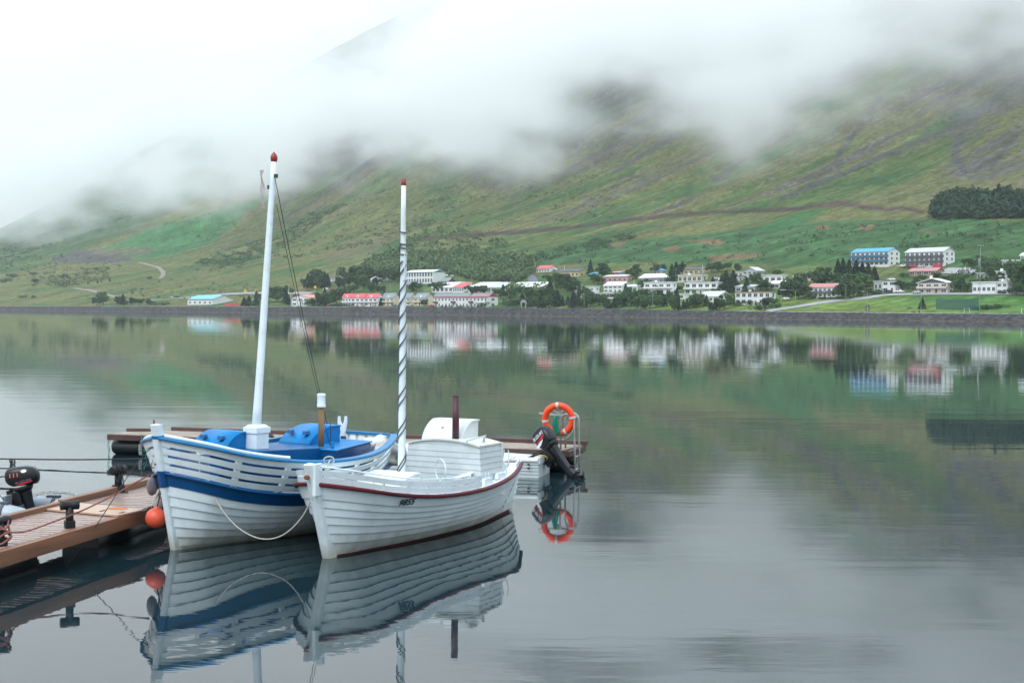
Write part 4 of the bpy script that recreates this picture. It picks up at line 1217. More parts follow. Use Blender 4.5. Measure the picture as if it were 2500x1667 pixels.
def coil(name, c, r0, turns, rr, mt, axis='Z', parent=None, dz=.02, jit=.01, rot=0):
    bm = bmesh.new(); pts = []
    n = int(turns * 16)
    for i in range(n + 1):
        a = 2 * math.pi * i / 16; q = r0 + jit * math.sin(i * 1.3)
        v = Vector((q * math.cos(a), q * math.sin(a), dz * (i / 16 - turns / 2) + jit * math.sin(i * .7)))
        if axis == 'Y': v = Vector((v.x, v.z, v.y))
        pts.append(Matrix.Rotation(rot, 3, 'Z') @ v + Vector(c))
    tube(bm, pts, rr, 6)
    return bm
# dark line on the second bollard
bm = coil('', BPOS[1] + Vector((0, 0, .375)), .075, 4, .011, ROPE_K, 'Y', rot=R_(-30), dz=.035)
tube(bm, bez([BPOS[1] + Vector((.07, -.04, .33)), BPOS[1] + Vector((.10, -.05, .1)), BPOS[1] + Vector((.05, -.08, 0.01)), BPOS[1] + Vector((.2, -.15, .02))], 6), .010, 6)
tag(bm_obj('mooring_line', bm, ROPE_K), 'dark line wound round the cross head of the far edge bollard', 'rope')
# pink rope: knot on the left bollard, then slack up to the bow of the blue boat
bm = bmesh.new(); c = BPOS[2] + Vector((0, 0, .28))
for k in range(5):
    a = k * 1.1; tube(bm, [c + Vector((.10 * math.cos(t + a) * (1 + .1 * k), .09 * math.sin(t + a), -.05 * k + .05 * math.sin(2 * t + k))) for t in np.linspace(0, 2 * math.pi, 18)], .014, 6)
bowp = atz(362, 1168, 1.12)
tube(bm, bez([c + Vector((.06, -.02, -.10)), aty(60, 1297, 18.7), aty(125, 1275, 19.2), aty(200, 1246, 19.8), aty(270, 1212, 20.35), aty(320, 1184, 20.7), aty(364, 1159, 21.05)], 8), .0125, 6)
tag(bm_obj('mooring_rope', bm, ROPE_R), 'slack pink rope running from the knotted bollard over the dock to the blue bow', 'rope')
# dark line from the bow down into the water in front of the dock
bm = bmesh.new()
tube(bm, bez([aty(366, 1096, 21.0), aty(352, 1110, 20.9), aty(330, 1137, 20.7), aty(300, 1180, 20.5), aty(272, 1225, 20.3), aty(240, 1275, 20.0), aty(205, 1328, 19.75), atz(160, 1381, -.02)], 7), .007, 6)
tag(bm_obj('mooring_line', bm, ROPE_K), 'thin dark line hanging from the blue bow down into the water', 'rope')
# white rope slung between the two boats
bm = bmesh.new()
tube(bm, bez([aty(480, 1077, 21.9), aty(486, 1083, 21.35), aty(487, 1110, 21.2), aty(487, 1166, 21.1)], 7), .013, 6)
tube(bm, bez([aty(487, 1166, 21.15), aty(503, 1169, 20.95), aty(520, 1205, 20.8), aty(550, 1255, 20.6), aty(590, 1294, 20.5), aty(640, 1315, 20.4), aty(690, 1306, 20.3), aty(735, 1265, 20.2), aty(765, 1210, 20.1), aty(785, 1170, 20.0), aty(797, 1140, 20.1), aty(806, 1122, 20.6)], 9), .011, 6)
for k in range(3): tube(bm, [aty(803, 1124, 20.75 + .04 * k) + Vector((.075 * math.cos(t), .02 * math.sin(t * 2), .06 * math.sin(t))) for t in np.linspace(0, 2 * math.pi, 18)], .011, 6)
tag(bm_obj('mooring_rope', bm, ROPE_W), 'pale rope hanging in a deep loop between the two wooden bows', 'rope')

# buoy fender squeezed between dock and blue bow
def fender(px, py, y, r0, mt, lab, sq=1.25, tilt=0):
    r = empty('fender', aty(px, py, y), 0, lab, 'fender')
    bm = bmesh.new()
    prof = [(.012, -r0 * sq)] + [(r0 * math.cos(t) ** .9, r0 * sq * math.sin(t)) for t in np.linspace(-1.45, 1.25, 14)] + [(.03, r0 * sq * .98), (.032, r0 * sq * 1.15), (.01, r0 * sq * 1.18)]
    lathe(bm, prof, 24)
    o = bm_obj('body', bm, mt, r); bm = bmesh.new()
    tube(bm, [(0, 0, r0 * sq * 1.1), (.02, .02, r0 * sq * 1.1 + .25), (.10, .12, r0 * sq * 1.1 + .5)], .01, 6); bm_obj('lanyard', bm, ROPE_K, r)
    r.rotation_euler = (R_(tilt), R_(8), 0)
    return r
BUOY = mat('buoy_orange', (.72, .095, .045), .42, .1, 5., dirt=(.45, .07, .05), dirt_amt=.4)
fender(380, 1264, 20.95, .150, BUOY, 'round orange buoy fender between the brown dock and the blue banded bow', 1.0)
FG = mat('fender_grey', (.17, .16, .19), .35, .25, 5., dirt=(.30, .10, .09), dirt_amt=.4)
r_ = fender(372, 1186, 21.15, .085, FG, 'dark grey fender tight under the port bow rail of the blue boat', 1.7, 12)
r_ = fender(386, 1228, 21.25, .075, mat('fender_pale', (.45, .42, .42), .45, .2, 5., dirt=(.2, .1, .1), dirt_amt=.5), 'pale worn fender low on the port bow above the orange buoy', 1.6, 18)

# ------------------------------------------------------------------ far dock on black floats
def far_dock():
    A = Vector((-9.75, 34.3, 0)); B = Vector((1.22, 30.95, 0)); D = Dock(A, B, 1.45, .5)
    r = empty('floating_dock', A, D.rz, 'weathered timber dock on black pontoon pipes behind the boats', 'dock')
    L = D.L
    bm = bmesh.new(); n = int(L / .14)
    sk = .55                                                   # boards laid on the slant
    for i in range(n + 4):
        a = (i - 4) * .14
        c = [(a, .04), (a + .12, .04), (a + .12 + sk, D.w - .03), (a + sk, D.w - .03)]
        c = [(min(max(x, .02), L), y) for x, y in c]
        if c[1][0] - c[0][0] < .01 and c[2][0] - c[3][0] < .01: continue
        z = .5 + random.uniform(-.003, .003)
        hi = [bm.verts.new((x, y, z)) for x, y in c]; bm.faces.new(hi)
        lo = [bm.verts.new((x, y, z - .03)) for x, y in c]
        for q in range(4): bm.faces.new([lo[q], lo[(q + 1) % 4], hi[(q + 1) % 4], hi[q]])
    bm_obj('decking', bm, mat('silvered_decking', (.34, .27, .22), .55, .28, 3., bump=.6, dirt=(.2, .14, .11), dirt_amt=.5), r)
    bm = bmesh.new(); box(bm, 0, L, -.04, .03, .36, .495); bm_obj('edge_beam', bm, TIMBER2, r, bevel=.008)
    bm = bmesh.new(); box(bm, .9, L + .1, D.w - .06, D.w + .04, .49, .59); bm_obj('kerb_timber', bm, TIMBER2, r, bevel=.008)
    bm = bmesh.new(); box(bm, 0, L, D.w - .03, D.w + .03, .30, .485); bm_obj('edge_beam', bm, TIMBER2, r)
    bm = bmesh.new(); box(bm, L - .02, L + .06, .02, D.w - .02, .36, .48); bm_obj('cross_beam', bm, TIMBER2, r)
    bm = bmesh.new(); box(bm, .25, .85, .75, .85, .50, .575, M=Matrix.Rotation(R_(18), 4, 'Z')); bm_obj('loose_baulk', bm, TIMBER2, r, bevel=.01)
    for k, (x0, x1) in enumerate(((.02, 5.2), (5.6, 7.6), (8.2, L - .1))):
        bm = bmesh.new(); lathe(bm, [(.12, 0), (.17, .03), (.20, .10), (.20, x1 - x0 - .1), (.17, x1 - x0 - .03), (.12, x1 - x0)], 22, Matrix.Translation((x0, .24, .185)) @ Matrix.Rotation(R_(90), 4, 'Y')); bm_obj('pontoon_pipe', bm, PONT, r)
        bm = bmesh.new(); lathe(bm, [(.12, 0), (.17, .03), (.20, .10), (.20, x1 - x0 - .1), (.17, x1 - x0 - .03), (.12, x1 - x0)], 22, Matrix.Translation((x0, D.w - .24, .185)) @ Matrix.Rotation(R_(90), 4, 'Y')); bm_obj('pontoon_pipe', bm, PONT, r)
    D.root = r; return D
FD = far_dock()
# teal and grey cords hanging down the pontoon
bm = bmesh.new()
P_ = [aty(x, y, 33.85) for x, y in ((346, 1060), (346, 1082), (352, 1088), (340, 1094), (354, 1100), (344, 1106), (350, 1110))]
tube(bm, bez(P_, 6), .010, 5)
tube(bm, bez([aty(x, y, 33.8) for x, y in ((347, 1084), (356, 1096), (357, 1110), (350, 1120))], 6), .009, 5)
tag(bm_obj('hanging_cord', bm, ROPE_T), 'knotted teal cord hanging over the black pontoon by the blue bow', 'rope')
bm = bmesh.new()
for dx in (0, 2, 4.5): tube(bm, bez([aty(340 + dx, 1084, 33.8), aty(339 + dx * 1.2, 1098, 33.8), aty(341 + dx, 1111, 33.8)], 5), .008, 5)
tag(bm_obj('hanging_cord', bm, ROPE_W), 'grey strands of cord hanging beside the teal cord', 'rope')
bm = bmesh.new(); tube(bm, bez([aty(x, y, 34.3) for x, y in ((268, 1068), (263, 1085), (266, 1098), (264, 1108))], 6), .008, 5); tube(bm, bez([aty(x, y, 34.35) for x, y in ((272, 1068), (266, 1082), (268, 1096), (266, 1109))], 6), .006, 5)
tag(bm_obj('hanging_cord', bm, ROPE_T), 'teal cord round the left end cap of the black pontoon', 'rope')
# long mooring rope just above the water to the left
bm = bmesh.new(); tube(bm, bez([aty(368, 1119, 31.6), aty(300, 1120.5, 31.8), aty(180, 1121.5, 31.9), aty(60, 1120.5, 32.1), aty(-90, 1118, 32.3), aty(-400, 1112, 32.6)], 8), .016, 6)
for k in range(6):
    c = aty(24 + 2.4 * k, 1121 + (k % 2) * 1.5, 32.05); tube(bm, bez([c, c + Vector((.03 * math.sin(k * 2), 0, -.05)), c + Vector((.03 * math.cos(k * 3), 0, -.11))], 4), .012, 5)
tag(bm_obj('mooring_rope', bm, ROPE_K), 'long taut rope with a weedy knot running left just above the water', 'rope')
# coil of hose behind the mast box
bm = coil('', aty(656, 1076, 31.9), .13, 3, .03, ROPE_K, 'Y', dz=.05)
tag(bm_obj('rope_coil', bm, mat('coil_brown', (.05, .035, .03), .9)), 'small dark rope coil on the far dock behind the white mast box', 'rope')

# ------------------------------------------------------------------ ladder, ring holder and life ring at the end of the far dock
def ladder():
    c = FD.M @ Vector((FD.L + .10, .18, 0)); 
    r = empty('dock_ladder', (c.x, c.y, 0), FD.rz, 'galvanised swimming ladder with two hooped rails at the end of the far dock', 'ladder')
    for k, y in enumerate((0.0, .42)):
        bm = bmesh.new()
        pts = [(-.30, y, .5), (-.30, y, 1.08)] + [(-.15 - .15 * math.cos(t), y, 1.13 + .15 * math.sin(t)) for t in np.linspace(.2, math.pi - .2, 10)] + [(0.0, y, 1.08), (.02, y, .5), (.03, y, -.6)]
        tube(bm, pts, .021, 8); bm_obj('rail', bm, STEEL, r)
    for z in (.34, .06, -.22, -.5):
        bm = bmesh.new(); tube(bm, [(.02, 0, z), (.02, .42, z)], .018, 8); bm_obj('rung', bm, STEEL, r)
    return r
ladder()
def ring_stand():
    c = aty(1364, 1023.5, 31.2)
    r = empty('ring_holder', (c.x, c.y + .12, .5), 0, 'steel holder with a cross bar carrying the orange life ring', 'holder')
    z = c.z - .5
    bm = bmesh.new()
    for x in (-.10, .02): tube(bm, [(x + .03, .05, 0), (x + .03, .05, z + .05)], .020, 8)
    tube(bm, [(-.07, .05, z + .05), (.05, .05, z + .05)], .02, 8); bm_obj('uprights', bm, STEEL, r)
    bm = bmesh.new(); tube(bm, [(-.42, .06, z + .13), (-.42, -.10, z + .12), (.42, -.10, z + .05), (.42, .06, z + .06)], .013, 8); tube(bm, [(-.42, .06, z + .13), (.42, .06, z + .06)], .013, 8); bm_obj('cross_bar', bm, STEEL, r)
    L = empty('life_ring', c, 0, 'orange life ring with grey bands hanging in its steel holder', 'life ring')
    L.rotation_euler = (R_(4), 0, R_(-12))
    bm = bmesh.new(); R0_, r0_ = .305, .072
    pts = [(R0_ * math.cos(t), 0, R0_ * math.sin(t)) for t in np.linspace(0, 2 * math.pi, 49)[:-1]]
    tube(bm, pts, r0_, 14, closed=True); bm_obj('ring_body', bm, mat('life_orange', (.80, .060, .012), .35, .08, 5., dirt=(.6, .1, .05), dirt_amt=.3), L)
    for a0 in (R_(95), R_(8), R_(188), R_(-62)):
        bm = bmesh.new(); tube(bm, [(R0_ * math.cos(t), 0, R0_ * math.sin(t)) for t in np.linspace(a0 - .085, a0 + .085, 5)], r0_ + .004, 14, caps=True); bm_obj('reflective_band', bm, mat('band_grey', (.48, .50, .52), .35, .1, 6.), L)
    bm = bmesh.new(); tube(bm, bez([(.36, -.06, -.05), (.30, -.09, -.28), (.12, -.10, -.42), (-.1, -.1, -.40)], 6), .008, 5); tube(bm, bez([(-.1, -.08, .22), (0, -.09, .16), (.12, -.09, .2)], 6), .008, 5); tube(bm, bez([(-.36, -.08, -.14), (-.37, -.08, -.3), (-.28, -.08, -.42)], 6), .008, 5)
    bm_obj('grab_line', bm, ROPE_W, L)
    bm = bmesh.new(); rr = random.Random(4)
    for k in range(16):
        x = -.03 + rr.uniform(-.05, .05)
        tube(bm, bez([(x * .5 - .03, -.12, .09), (x * 1.2 - .04, -.13, -.06), (x * 1.6 - .01, -.12, -.2), (x * 1.3 + .03, -.11, -.30 - rr.uniform(0, .05))], 4), .0085, 5)
    q = bm_obj('throwing_line', bm, mat('green_line', (.0, .20, .14), .75, .3, 30.), None)
    q.location = c; tag(q, 'bundle of green throwing line tied inside the orange life ring', 'rope')
    return r
ring_stand()

# ------------------------------------------------------------------ outboard motor builder
def outboard(parent, M, scale=1.0, decal=True, big=True):
    """upright motor: z up, tiller towards -x (boat), propeller towards +x; M places it"""
    r = empty('outboard_motor', (0, 0, 0)); r.parent = parent; r.matrix_local = M @ Matrix.Scale(scale, 4)
    bm = bmesh.new()           # cowling: lofted rounded sections
    secs = [(0.00, .150, .115, .02), (.05, .185, .135, .01), (.13, .205, .150, .0), (.22, .205, .150, .0), (.30, .195, .142, -.005), (.365, .165, .120, -.015), (.40, .11, .085, -.03), (.412, .04, .03, -.03)]
    rings = []
    for z, a, b, ox in secs:
        rings.append([bm.verts.new((ox + a * math.copysign(abs(math.cos(t)) ** .62, math.cos(t)), b * math.copysign(abs(math.sin(t)) ** .62, math.sin(t)), z)) for t in np.linspace(0, 2 * math.pi, 29)[:-1]])
    for A, B in zip(rings, rings[1:]):
        for k in range(28): bm.faces.new([A[k], A[(k + 1) % 28], B[(k + 1) % 28], B[k]]).smooth = True
    bm.faces.new(rings[0][::-1]); bm.faces.new(rings[-1])
    cw = bm_obj('cowling', bm, MOTOR, r)
    bm = bmesh.new()
    def loft(secs, n=16, e=.8):
        rr = []
        for z, a, b, ox in secs: rr.append([bm.verts.new((ox + a * math.copysign(abs(math.cos(t)) ** e, math.cos(t)), b * math.copysign(abs(math.sin(t)) ** e, math.sin(t)), z)) for t in np.linspace(0, 2 * math.pi, n + 1)[:-1]])
        for A, B in zip(rr, rr[1:]):
            for k in range(n): bm.faces.new([A[k], A[(k + 1) % n], B[(k + 1) % n], B[k]]).smooth = True
        bm.faces.new(rr[0][::-1]); bm.faces.new(rr[-1])
    loft([(-.09, .13, .10, .02), (-.03, .175, .125, .01), (.0, .165, .12, .015)]); bm_obj('lower_cowl', bm, BLACK, r)
    bm = bmesh.new(); loft([(-.90, .11, .045, .03), (-.76, .10, .045, .03), (-.62, .085, .055, .03), (-.3, .085, .06, .03), (-.12, .105, .075, .03), (-.07, .125, .09, .02)]); bm_obj('leg_housing', bm, MOTOR, r)
    bm = bmesh.new(); box(bm, -.06, .20, -.065, .065, -.815, -.80); box(bm, -.04, .15, -.05, .05, -.64, -.625); bm_obj('cavitation_plate', bm, MOTOR, r, bevel=.004)
    bm = bmesh.new(); lathe(bm, [(.004, -.15), (.04, -.11), (.062, -.03), (.062, .09), (.045, .14)], 14, Matrix.Translation((.03, 0, -.93)) @ Matrix.Rotation(R_(90), 4, 'Y')); bm_obj('gear_case', bm, MOTOR, r)
    bm = bmesh.new(); v = [bm.verts.new(p) for p in ((-.02, .008, -.96), (.10, .008, -.96), (.09, .008, -1.08), (.05, .008, -1.08), (-.02, -.008, -.96), (.10, -.008, -.96), (.09, -.008, -1.08), (.05, -.008, -1.08))]
    for q in ((0, 1, 2, 3), (7, 6, 5, 4), (0, 4, 5, 1), (1, 5, 6, 2), (2, 6, 7, 3), (3, 7, 4, 0)): bm.faces.new([v[i] for i in q])
    bm_obj('skeg', bm, MOTOR, r)
    bm = bmesh.new(); lathe(bm, [(.034, 0), (.034, .07), (.02, .10), (.004, .11)], 12, Matrix.Translation((.15, 0, -.93)) @ Matrix.Rotation(R_(90), 4, 'Y'))
    for k in range(3):
        a = 2 * math.pi * k / 3 + .5; g = []
        for i in range(5):
            rr_ = .03 + .16 * i / 4; w = .075 * math.sin(math.pi * (.25 + .6 * i / 4)) + .01
            for s_ in (-1, 1):
                aa = a + s_ * w / max(rr_, .05) * .5; g.append(bm.verts.new((.185 + s_ * w * .4, rr_ * math.cos(aa), -.93 + rr_ * math.sin(aa))))
        for i in range(4): bm.faces.new([g[2 * i], g[2 * i + 1], g[2 * i + 3], g[2 * i + 2]])
    bm_obj('propeller', bm, BLACK, r)
    bm = bmesh.new()                                  # clamp bracket and swivel
    box(bm, -.20, -.05, -.09, .09, -.30, -.06); box(bm, -.26, -.20, -.11, -.07, -.34, .0); box(bm, -.26, -.20, .07, .11, -.34, .0); tube(bm, [(-.30, -.09, -.22), (-.30, .09, -.22)], .012, 6)
    bm_obj('clamp_bracket', bm, BLACK, r, bevel=.008)
    bm = bmesh.new(); tube(bm, bez([(-.08, 0, -.02), (-.20, .02, .01), (-.36, .03, .06), (-.50, .03, .12)], 6), .019, 8); tube(bm, [(-.46, .03, .105), (-.60, .03, .155)], .026, 10); bm_obj('tiller_handle', bm, BLACK, r)
    if decal:
        WT = mat('decal_white', (.7, .72, .74), .4); RD = mat('decal_red', (.55, .02, .04), .4)
        def onside(me, x, z, s_, rot, y=.152):
            o = link('decal', me, cw, WT); Mx = Matrix.Translation((x, s_ * y, z)) @ Matrix.Rotation(rot, 4, 'Y') @ Matrix.Rotation(R_(90), 4, 'X')
            if s_ > 0: Mx = Matrix.Translation((x, s_ * y, z)) @ Matrix.Rotation(-rot * 0 + rot, 4, 'Y') @ Matrix.Rotation(math.pi, 4, 'Z') @ Matrix.Rotation(R_(90), 4, 'X')
            o.matrix_local = Mx; return o
        return r, cw, onside, WT, RD
    return r, cw, None, None, None

# ------------------------------------------------------------------ grey skiff behind the white boat
def skiff():
    # near gunwale runs from the transom (right) to the bow (left, behind the blue boat)
    T_ = Vector((.565, 30.0, 0)); Bv = Vector((-3.95, 31.15, 0)); d = (T_ - Bv).normalized(); L = (T_ - Bv).length
    c = Bv + Vector((-d.y, d.x, 0)) * .60
    th = math.atan2(d.y, d.x)
    SKM = mat('skiff_gelcoat', (.56, .64, .67), .38, .08, 3., dirt=(.35, .4, .4), dirt_amt=.3)
    r = empty('skiff', (c.x, c.y, 0), th, 'small pale fibreglass skiff with a big tilted black motor behind the white boat', 'boat')
    us = np.linspace(0, 1, 40)
    bB = .64 * np.clip(1 - (1 - np.clip(us / .45, 0, 1)) ** 2.2, 0, 1) * (1 - .08 * np.clip((us - .6) / .4, 0, 1)); bW = bB * .86
    zg = .66 - .24 * np.clip(us * 1.4, 0, 1) ** .8
    def row(z, b, off=0): return np.stack([us * L - (1 - us) * z * .5, 0 * us + (b + off), z + 0 * us], -1)
    bm = bmesh.new(); side_rows = {}
    for s_ in (-1, 1):
        rows = [row(-.12, bW * .7)]
        for k in range(5):
            f0, f1 = k / 5, (k + 1) / 5
            rows.append(row(zg * f0 * .85, bW + (bB - bW) * f0, .018)); rows.append(row(zg * f1 * .85 - .012, bW + (bB - bW) * f1, .004))
        rows.append(row(zg * .86, bB, .0)); 
        vr = []
        for R in rows:
            R = R.copy(); R[:, 1] *= s_; vr.append([bm.verts.new(p) for p in R])
        for A, B in zip(vr, vr[1:]):
            for i in range(39): bm.faces.new([A[i], A[i + 1], B[i + 1], B[i]])
        side_rows[s_] = vr
    # transom
    a = [v[-1] for v in side_rows[-1]]; b = [v[-1] for v in side_rows[1]]
    for i in range(len(a) - 1): bm.faces.new([a[i], a[i + 1], b[i + 1], b[i]])
    bm_obj('hull', bm, SKM, r)
    bm = bmesh.new()
    for s_ in (-1, 1):
        rings = []
        for i in range(40):
            b0 = bB[i]; z = zg[i]; x = us[i] * L - (1 - us[i]) * z * .5
            sec = [(b0 + .03, z * .82), (b0 + .045, z * .9), (b0 + .02, z), (b0 - .09, z + .01), (b0 - .12, z - .03), (b0 - .12, z - .22)]
            rings.append([bm.verts.new((x, s_ * max(q, .0), zz)) for q, zz in sec])
        for A, B in zip(rings, rings[1:]):
            for k in range(5): bm.faces.new([A[k], A[k + 1], B[k + 1], B[k]]).smooth = True
    box(bm, L - .07, L + .03, -.58, .58, .30, .44)
    bm_obj('gunwale', bm, mat('gelcoat_light', (.66, .72, .74), .35, .05, 3.), r)
    bm = bmesh.new(); A = [bm.verts.new((us[i] * L - .1, -max(bB[i] - .1, 0), .12)) for i in range(40)]; B = [bm.verts.new((us[i] * L - .1, max(bB[i] - .1, 0.001), .12)) for i in range(40)]
    for i in range(39): bm.faces.new([A[i], A[i + 1], B[i + 1], B[i]])
    bm_obj('floor', bm, SKM, r)
    for x in (1.5, 3.1):
        bm = bmesh.new(); box(bm, x, x + .28, -.55, .55, .26, .30); bm_obj('thwart', bm, SKM, r, bevel=.01)
    # rowlock dangling inside the far gunwale
    bm = bmesh.new(); q = Vector((L - 1.25, .50, .34)); tube(bm, [q, q + Vector((.12, 0, -.12)), q + Vector((.2, 0, -.10))], .012, 6); tube(bm, [q + Vector((.2, 0, -.04)), q + Vector((.18, 0, -.2))], .008, 5); bm_obj('rowlock', bm, STEEL, r)
    # transom marks and the yellow hand line
    bm = bmesh.new(); tube(bm, bez([(L - .02, -.50, .47), (L + .06, -.46, .47), (L + .12, -.30, .42), (L + .10, -.20, .36)], 6), .014, 6); bm_obj('hand_line', bm, mat('yellow_line', (.62, .50, .06), .6), r)
    bm = bmesh.new()
    for k in range(2): box(bm, L - .22, L - .17, -.640, -.628, .27 - .08 * k, .31 - .08 * k)
    bm_obj('hull_marks', bm, mat('mark_black', (.02, .02, .03), .6), r)
    bm = bmesh.new()
    # motor, tilted up
    off = Vector((L + .12, -.02, .66))
    M = Matrix.Translation(off) @ Matrix.Rotation(R_(-25), 4, 'Z') @ Matrix.Rotation(R_(-43), 4, 'Y')
    m_, cw, onside, WT, RD = outboard(r, M, 1.12)
    tm = text_mesh('SUZUKI', .085, .001, .25, .002)
    o = onside(tm, -.02, .235, -1, R_(0), .153)
    bm = bmesh.new(); v = [bm.verts.new(p) for p in ((-.16, -.1515, .15), (.10, -.1535, .19), (.15, -.1535, .19), (.06, -.1535, .135), (-.10, -.1515, .135))]; bm.faces.new(v); bm_obj('red_flash', bm, RD, cw)
    bm = bmesh.new(); v = [bm.verts.new(p) for p in ((-.19, -.150, .10), (-.05, -.1525, .125), (.05, -.1525, .12), (-.06, -.1525, .06), (-.17, -.149, .05))]; bm.faces.new(v); bm_obj('white_flash', bm, WT, cw)
    bm = bmesh.new()
    tube(bm, bez([(L - .25, -.05, .45), (L - .05, .0, .55), (L + .08, -.02, .62)], 5), .012, 6)
    bm_obj('fuel_hose', bm, BLACK, r)
    return r
skiff()

# ------------------------------------------------------------------ grey inflatable with its motor at the left edge
def dinghy():
    c = aty(42, 1232, 23.6); c.z = 0
    r = empty('inflatable_dinghy', (c.x, c.y, 0), R_(-8), 'grey inflatable dinghy with a black motor beyond the brown dock', 'boat')
    TB = mat('grey_pvc', (.36, .42, .46), .38, .1, 4., dirt=(.25, .3, .32), dirt_amt=.3)
    for s_, x1, y in ((-1, .52, -.52), (1, .95, .42)):
        bm = bmesh.new(); pts = [(-2.6, y, .17), (-1.5, y, .17), (-.6, y, .17), (x1 - .45, y, .17), (x1 - .15, y, .165), (x1, y, .155)]
        tube(bm, pts, [.19, .19, .19, .182, .125, .035], 22); tb = bm_obj('tube', bm, TB, r)
        bm = bmesh.new()
        for z in (-.02, .035): tube(bm, [(-2.6, y + s_ * .188, .17 + z), (x1 - .5, y + s_ * .182, .17 + z)], .012, 6)
        bm_obj('rub_strake', bm, BLACK, tb)
        bm = bmesh.new(); tube(bm, [(x1 - .50, y, .17), (x1 - .44, y, .17)], .189, 20); box(bm, x1 - .62, x1 - .40, y - .05, y + .05, .34, .38); bm_obj('strap', bm, mat('strap_grey', (.07, .08, .10), .6), tb)
    bm = bmesh.new(); box(bm, -.05, .0, -.40, .32, -.05, .46); bm_obj('transom', bm, mat('transom_grey', (.22, .24, .26), .5), r, bevel=.01)
    M = Matrix.Translation((.16, -.06, .60)) @ Matrix.Rotation(R_(14), 4, 'Z') @ Matrix.Rotation(R_(-8), 4, 'Y')
    M = Matrix.Translation((.12, -.06, .58)) @ Matrix.Rotation(R_(10), 4, 'Z') @ Matrix.Rotation(R_(-16), 4, 'Y')
    m_, cw, onside, WT, RD = outboard(r, M, .95)
    cw.matrix_local = Matrix.Translation((.03, 0, .02)) @ Matrix.Rotation(R_(8), 4, 'Y') @ Matrix.Diagonal((1.42, 1, .80, 1))
    o = onside(text_mesh('SUZUKI', .06, .001, .2, .0015), .03, .09, -1, R_(-14), .150)
    o.data.materials.clear(); o.data.materials.append(mat('decal_dim', (.20, .10, .12), .5))
    bm = bmesh.new(); v = [bm.verts.new(p) for p in ((-.06, -.152, .035), (.14, -.152, .09), (.15, -.152, .075), (.0, -.152, .02))]; bm.faces.new(v); bm_obj('red_flash', bm, RD, cw)
    bm = bmesh.new()
    for k in range(3):
        x = -.125 + .045 * k; v = [bm.verts.new(p) for p in ((x, -.1515, .20), (x + .014, -.1515, .20), (x + .018, -.150, .29), (x + .004, -.150, .29))]; bm.faces.new(v)
    bm_obj('orange_bars', bm, mat('decal_orange', (.6, .14, .07), .5), cw)
    bm = bmesh.new(); bmesh.ops.create_circle(bm, cap_ends=True, radius=.036, segments=24, matrix=Matrix.Translation((.055, -.1455, .31)) @ Matrix.Rotation(R_(72), 4, 'X')); bm_obj('round_sticker', bm, WT, cw)
    # security chain draped over the far tube
    bm = bmesh.new(); path = bez([(.30, .0, .42), (.42, .18, .46), (.55, .32, .44), (.66, .42, .425), (.80, .42, .40), (.95, .40, .30)], 7)
    for i in range(0, len(path) - 1, 2):
        a_, b_ = path[i], path[min(i + 2, len(path) - 1)]; mid = (a_ + b_) / 2; d_ = (b_ - a_).normalized(); up = Vector((0, 0, 1)) if i % 4 else Vector((0, 1, 0)); sd_ = d_.cross(up).normalized()
        tube(bm, [mid + d_ * .038 * math.cos(t) + sd_ * .022 * math.sin(t) for t in np.linspace(0, 2 * math.pi, 11)[:-1]], .0065, 6, closed=True)
    o = bm_obj('chain', bm, STEEL, None); o.matrix_world = Matrix.Translation((c.x, c.y, 0)) @ Matrix.Rotation(R_(-8), 4, 'Z'); tag(o, 'steel chain looped over the grey inflatable tube behind its motor', 'chain')
    bm = bmesh.new()
    for k in range(3): tube(bm, [(.02 - .3 * k, -.5, .42), (-.08 - .3 * k, -.42, .47), (-.2 - .3 * k, -.5, .42)], .01, 5)
    tube(bm, bez([(-.2, -.1, .55), (-.4, -.2, .5), (-.5, -.1, .65), (-.3, .05, .72), (-.1, 0, .7)], 6), .012, 6)
    bm_obj('control_cables', bm, BLACK, r)
    return r
dinghy()
# ================================================================== the far shore
TANG = lambda deg: (math.cos(R_(deg)), math.sin(R_(deg)))
def strip_on_ground(name, pts, width, mt, lift=.25, step=5.0, kind='structure', thick=0):
    """a road or path draped over the terrain"""
    P = [Vector((p.x, p.y, 0)) for p in pts]; Q = bez(P, 10)
    bm = bmesh.new(); prev = None
    for i in range(len(Q)):
        t = (Q[min(i + 1, len(Q) - 1)] - Q[max(i - 1, 0)]); t.z = 0; t.normalize(); n = Vector((-t.y, t.x, 0))
        row = []
        for f in (-.5, 0, .5):
            q = Q[i] + n * width * f; row.append(bm.verts.new((q.x, q.y, gz(q.x, q.y) + lift)))
        if thick:
            for f in (-.5, .5):
                q = Q[i] + n * width * f; row.append(bm.verts.new((q.x, q.y, gz(q.x, q.y) + lift - thick)))
        if prev:
            bm.faces.new([prev[0], prev[1], row[1], row[0]]); bm.faces.new([prev[1], prev[2], row[2], row[1]])
            if thick: bm.faces.new([prev[0], row[0], row[3], prev[3]]); bm.faces.new([prev[2], prev[4], row[4], row[2]])
        prev = row
    o = bm_obj(name, bm, mt); tag(o, kind=kind); return o
ASPH = mat('pale_asphalt', (.30, .30, .31), .85, .12, .3)
CONC = mat('kerb_concrete', (.52, .51, .49), .8, .1, .3)
GRAV = mat('gravel_track', (.24, .20, .17), .9, .2, .3)
def surv(*pp): return [on_ground(x, y) for x, y in pp]
strip_on_ground('road', surv((1872, 760), (1900, 756), (1945, 749.5), (1990, 742), (2050, 734), (2110, 728), (2150, 722.5)), 8.5, ASPH)
strip_on_ground('road', surv((2130, 725), (2170, 720.5), (2230, 719), (2350, 718.2), (2480, 718), (2620, 718)), 7.0, ASPH, lift=.3)
strip_on_ground('road', surv((360, 733), (440, 728.5), (540, 719.5), (600, 716), (680, 715.5), (760, 716.5)), 6.0, ASPH)
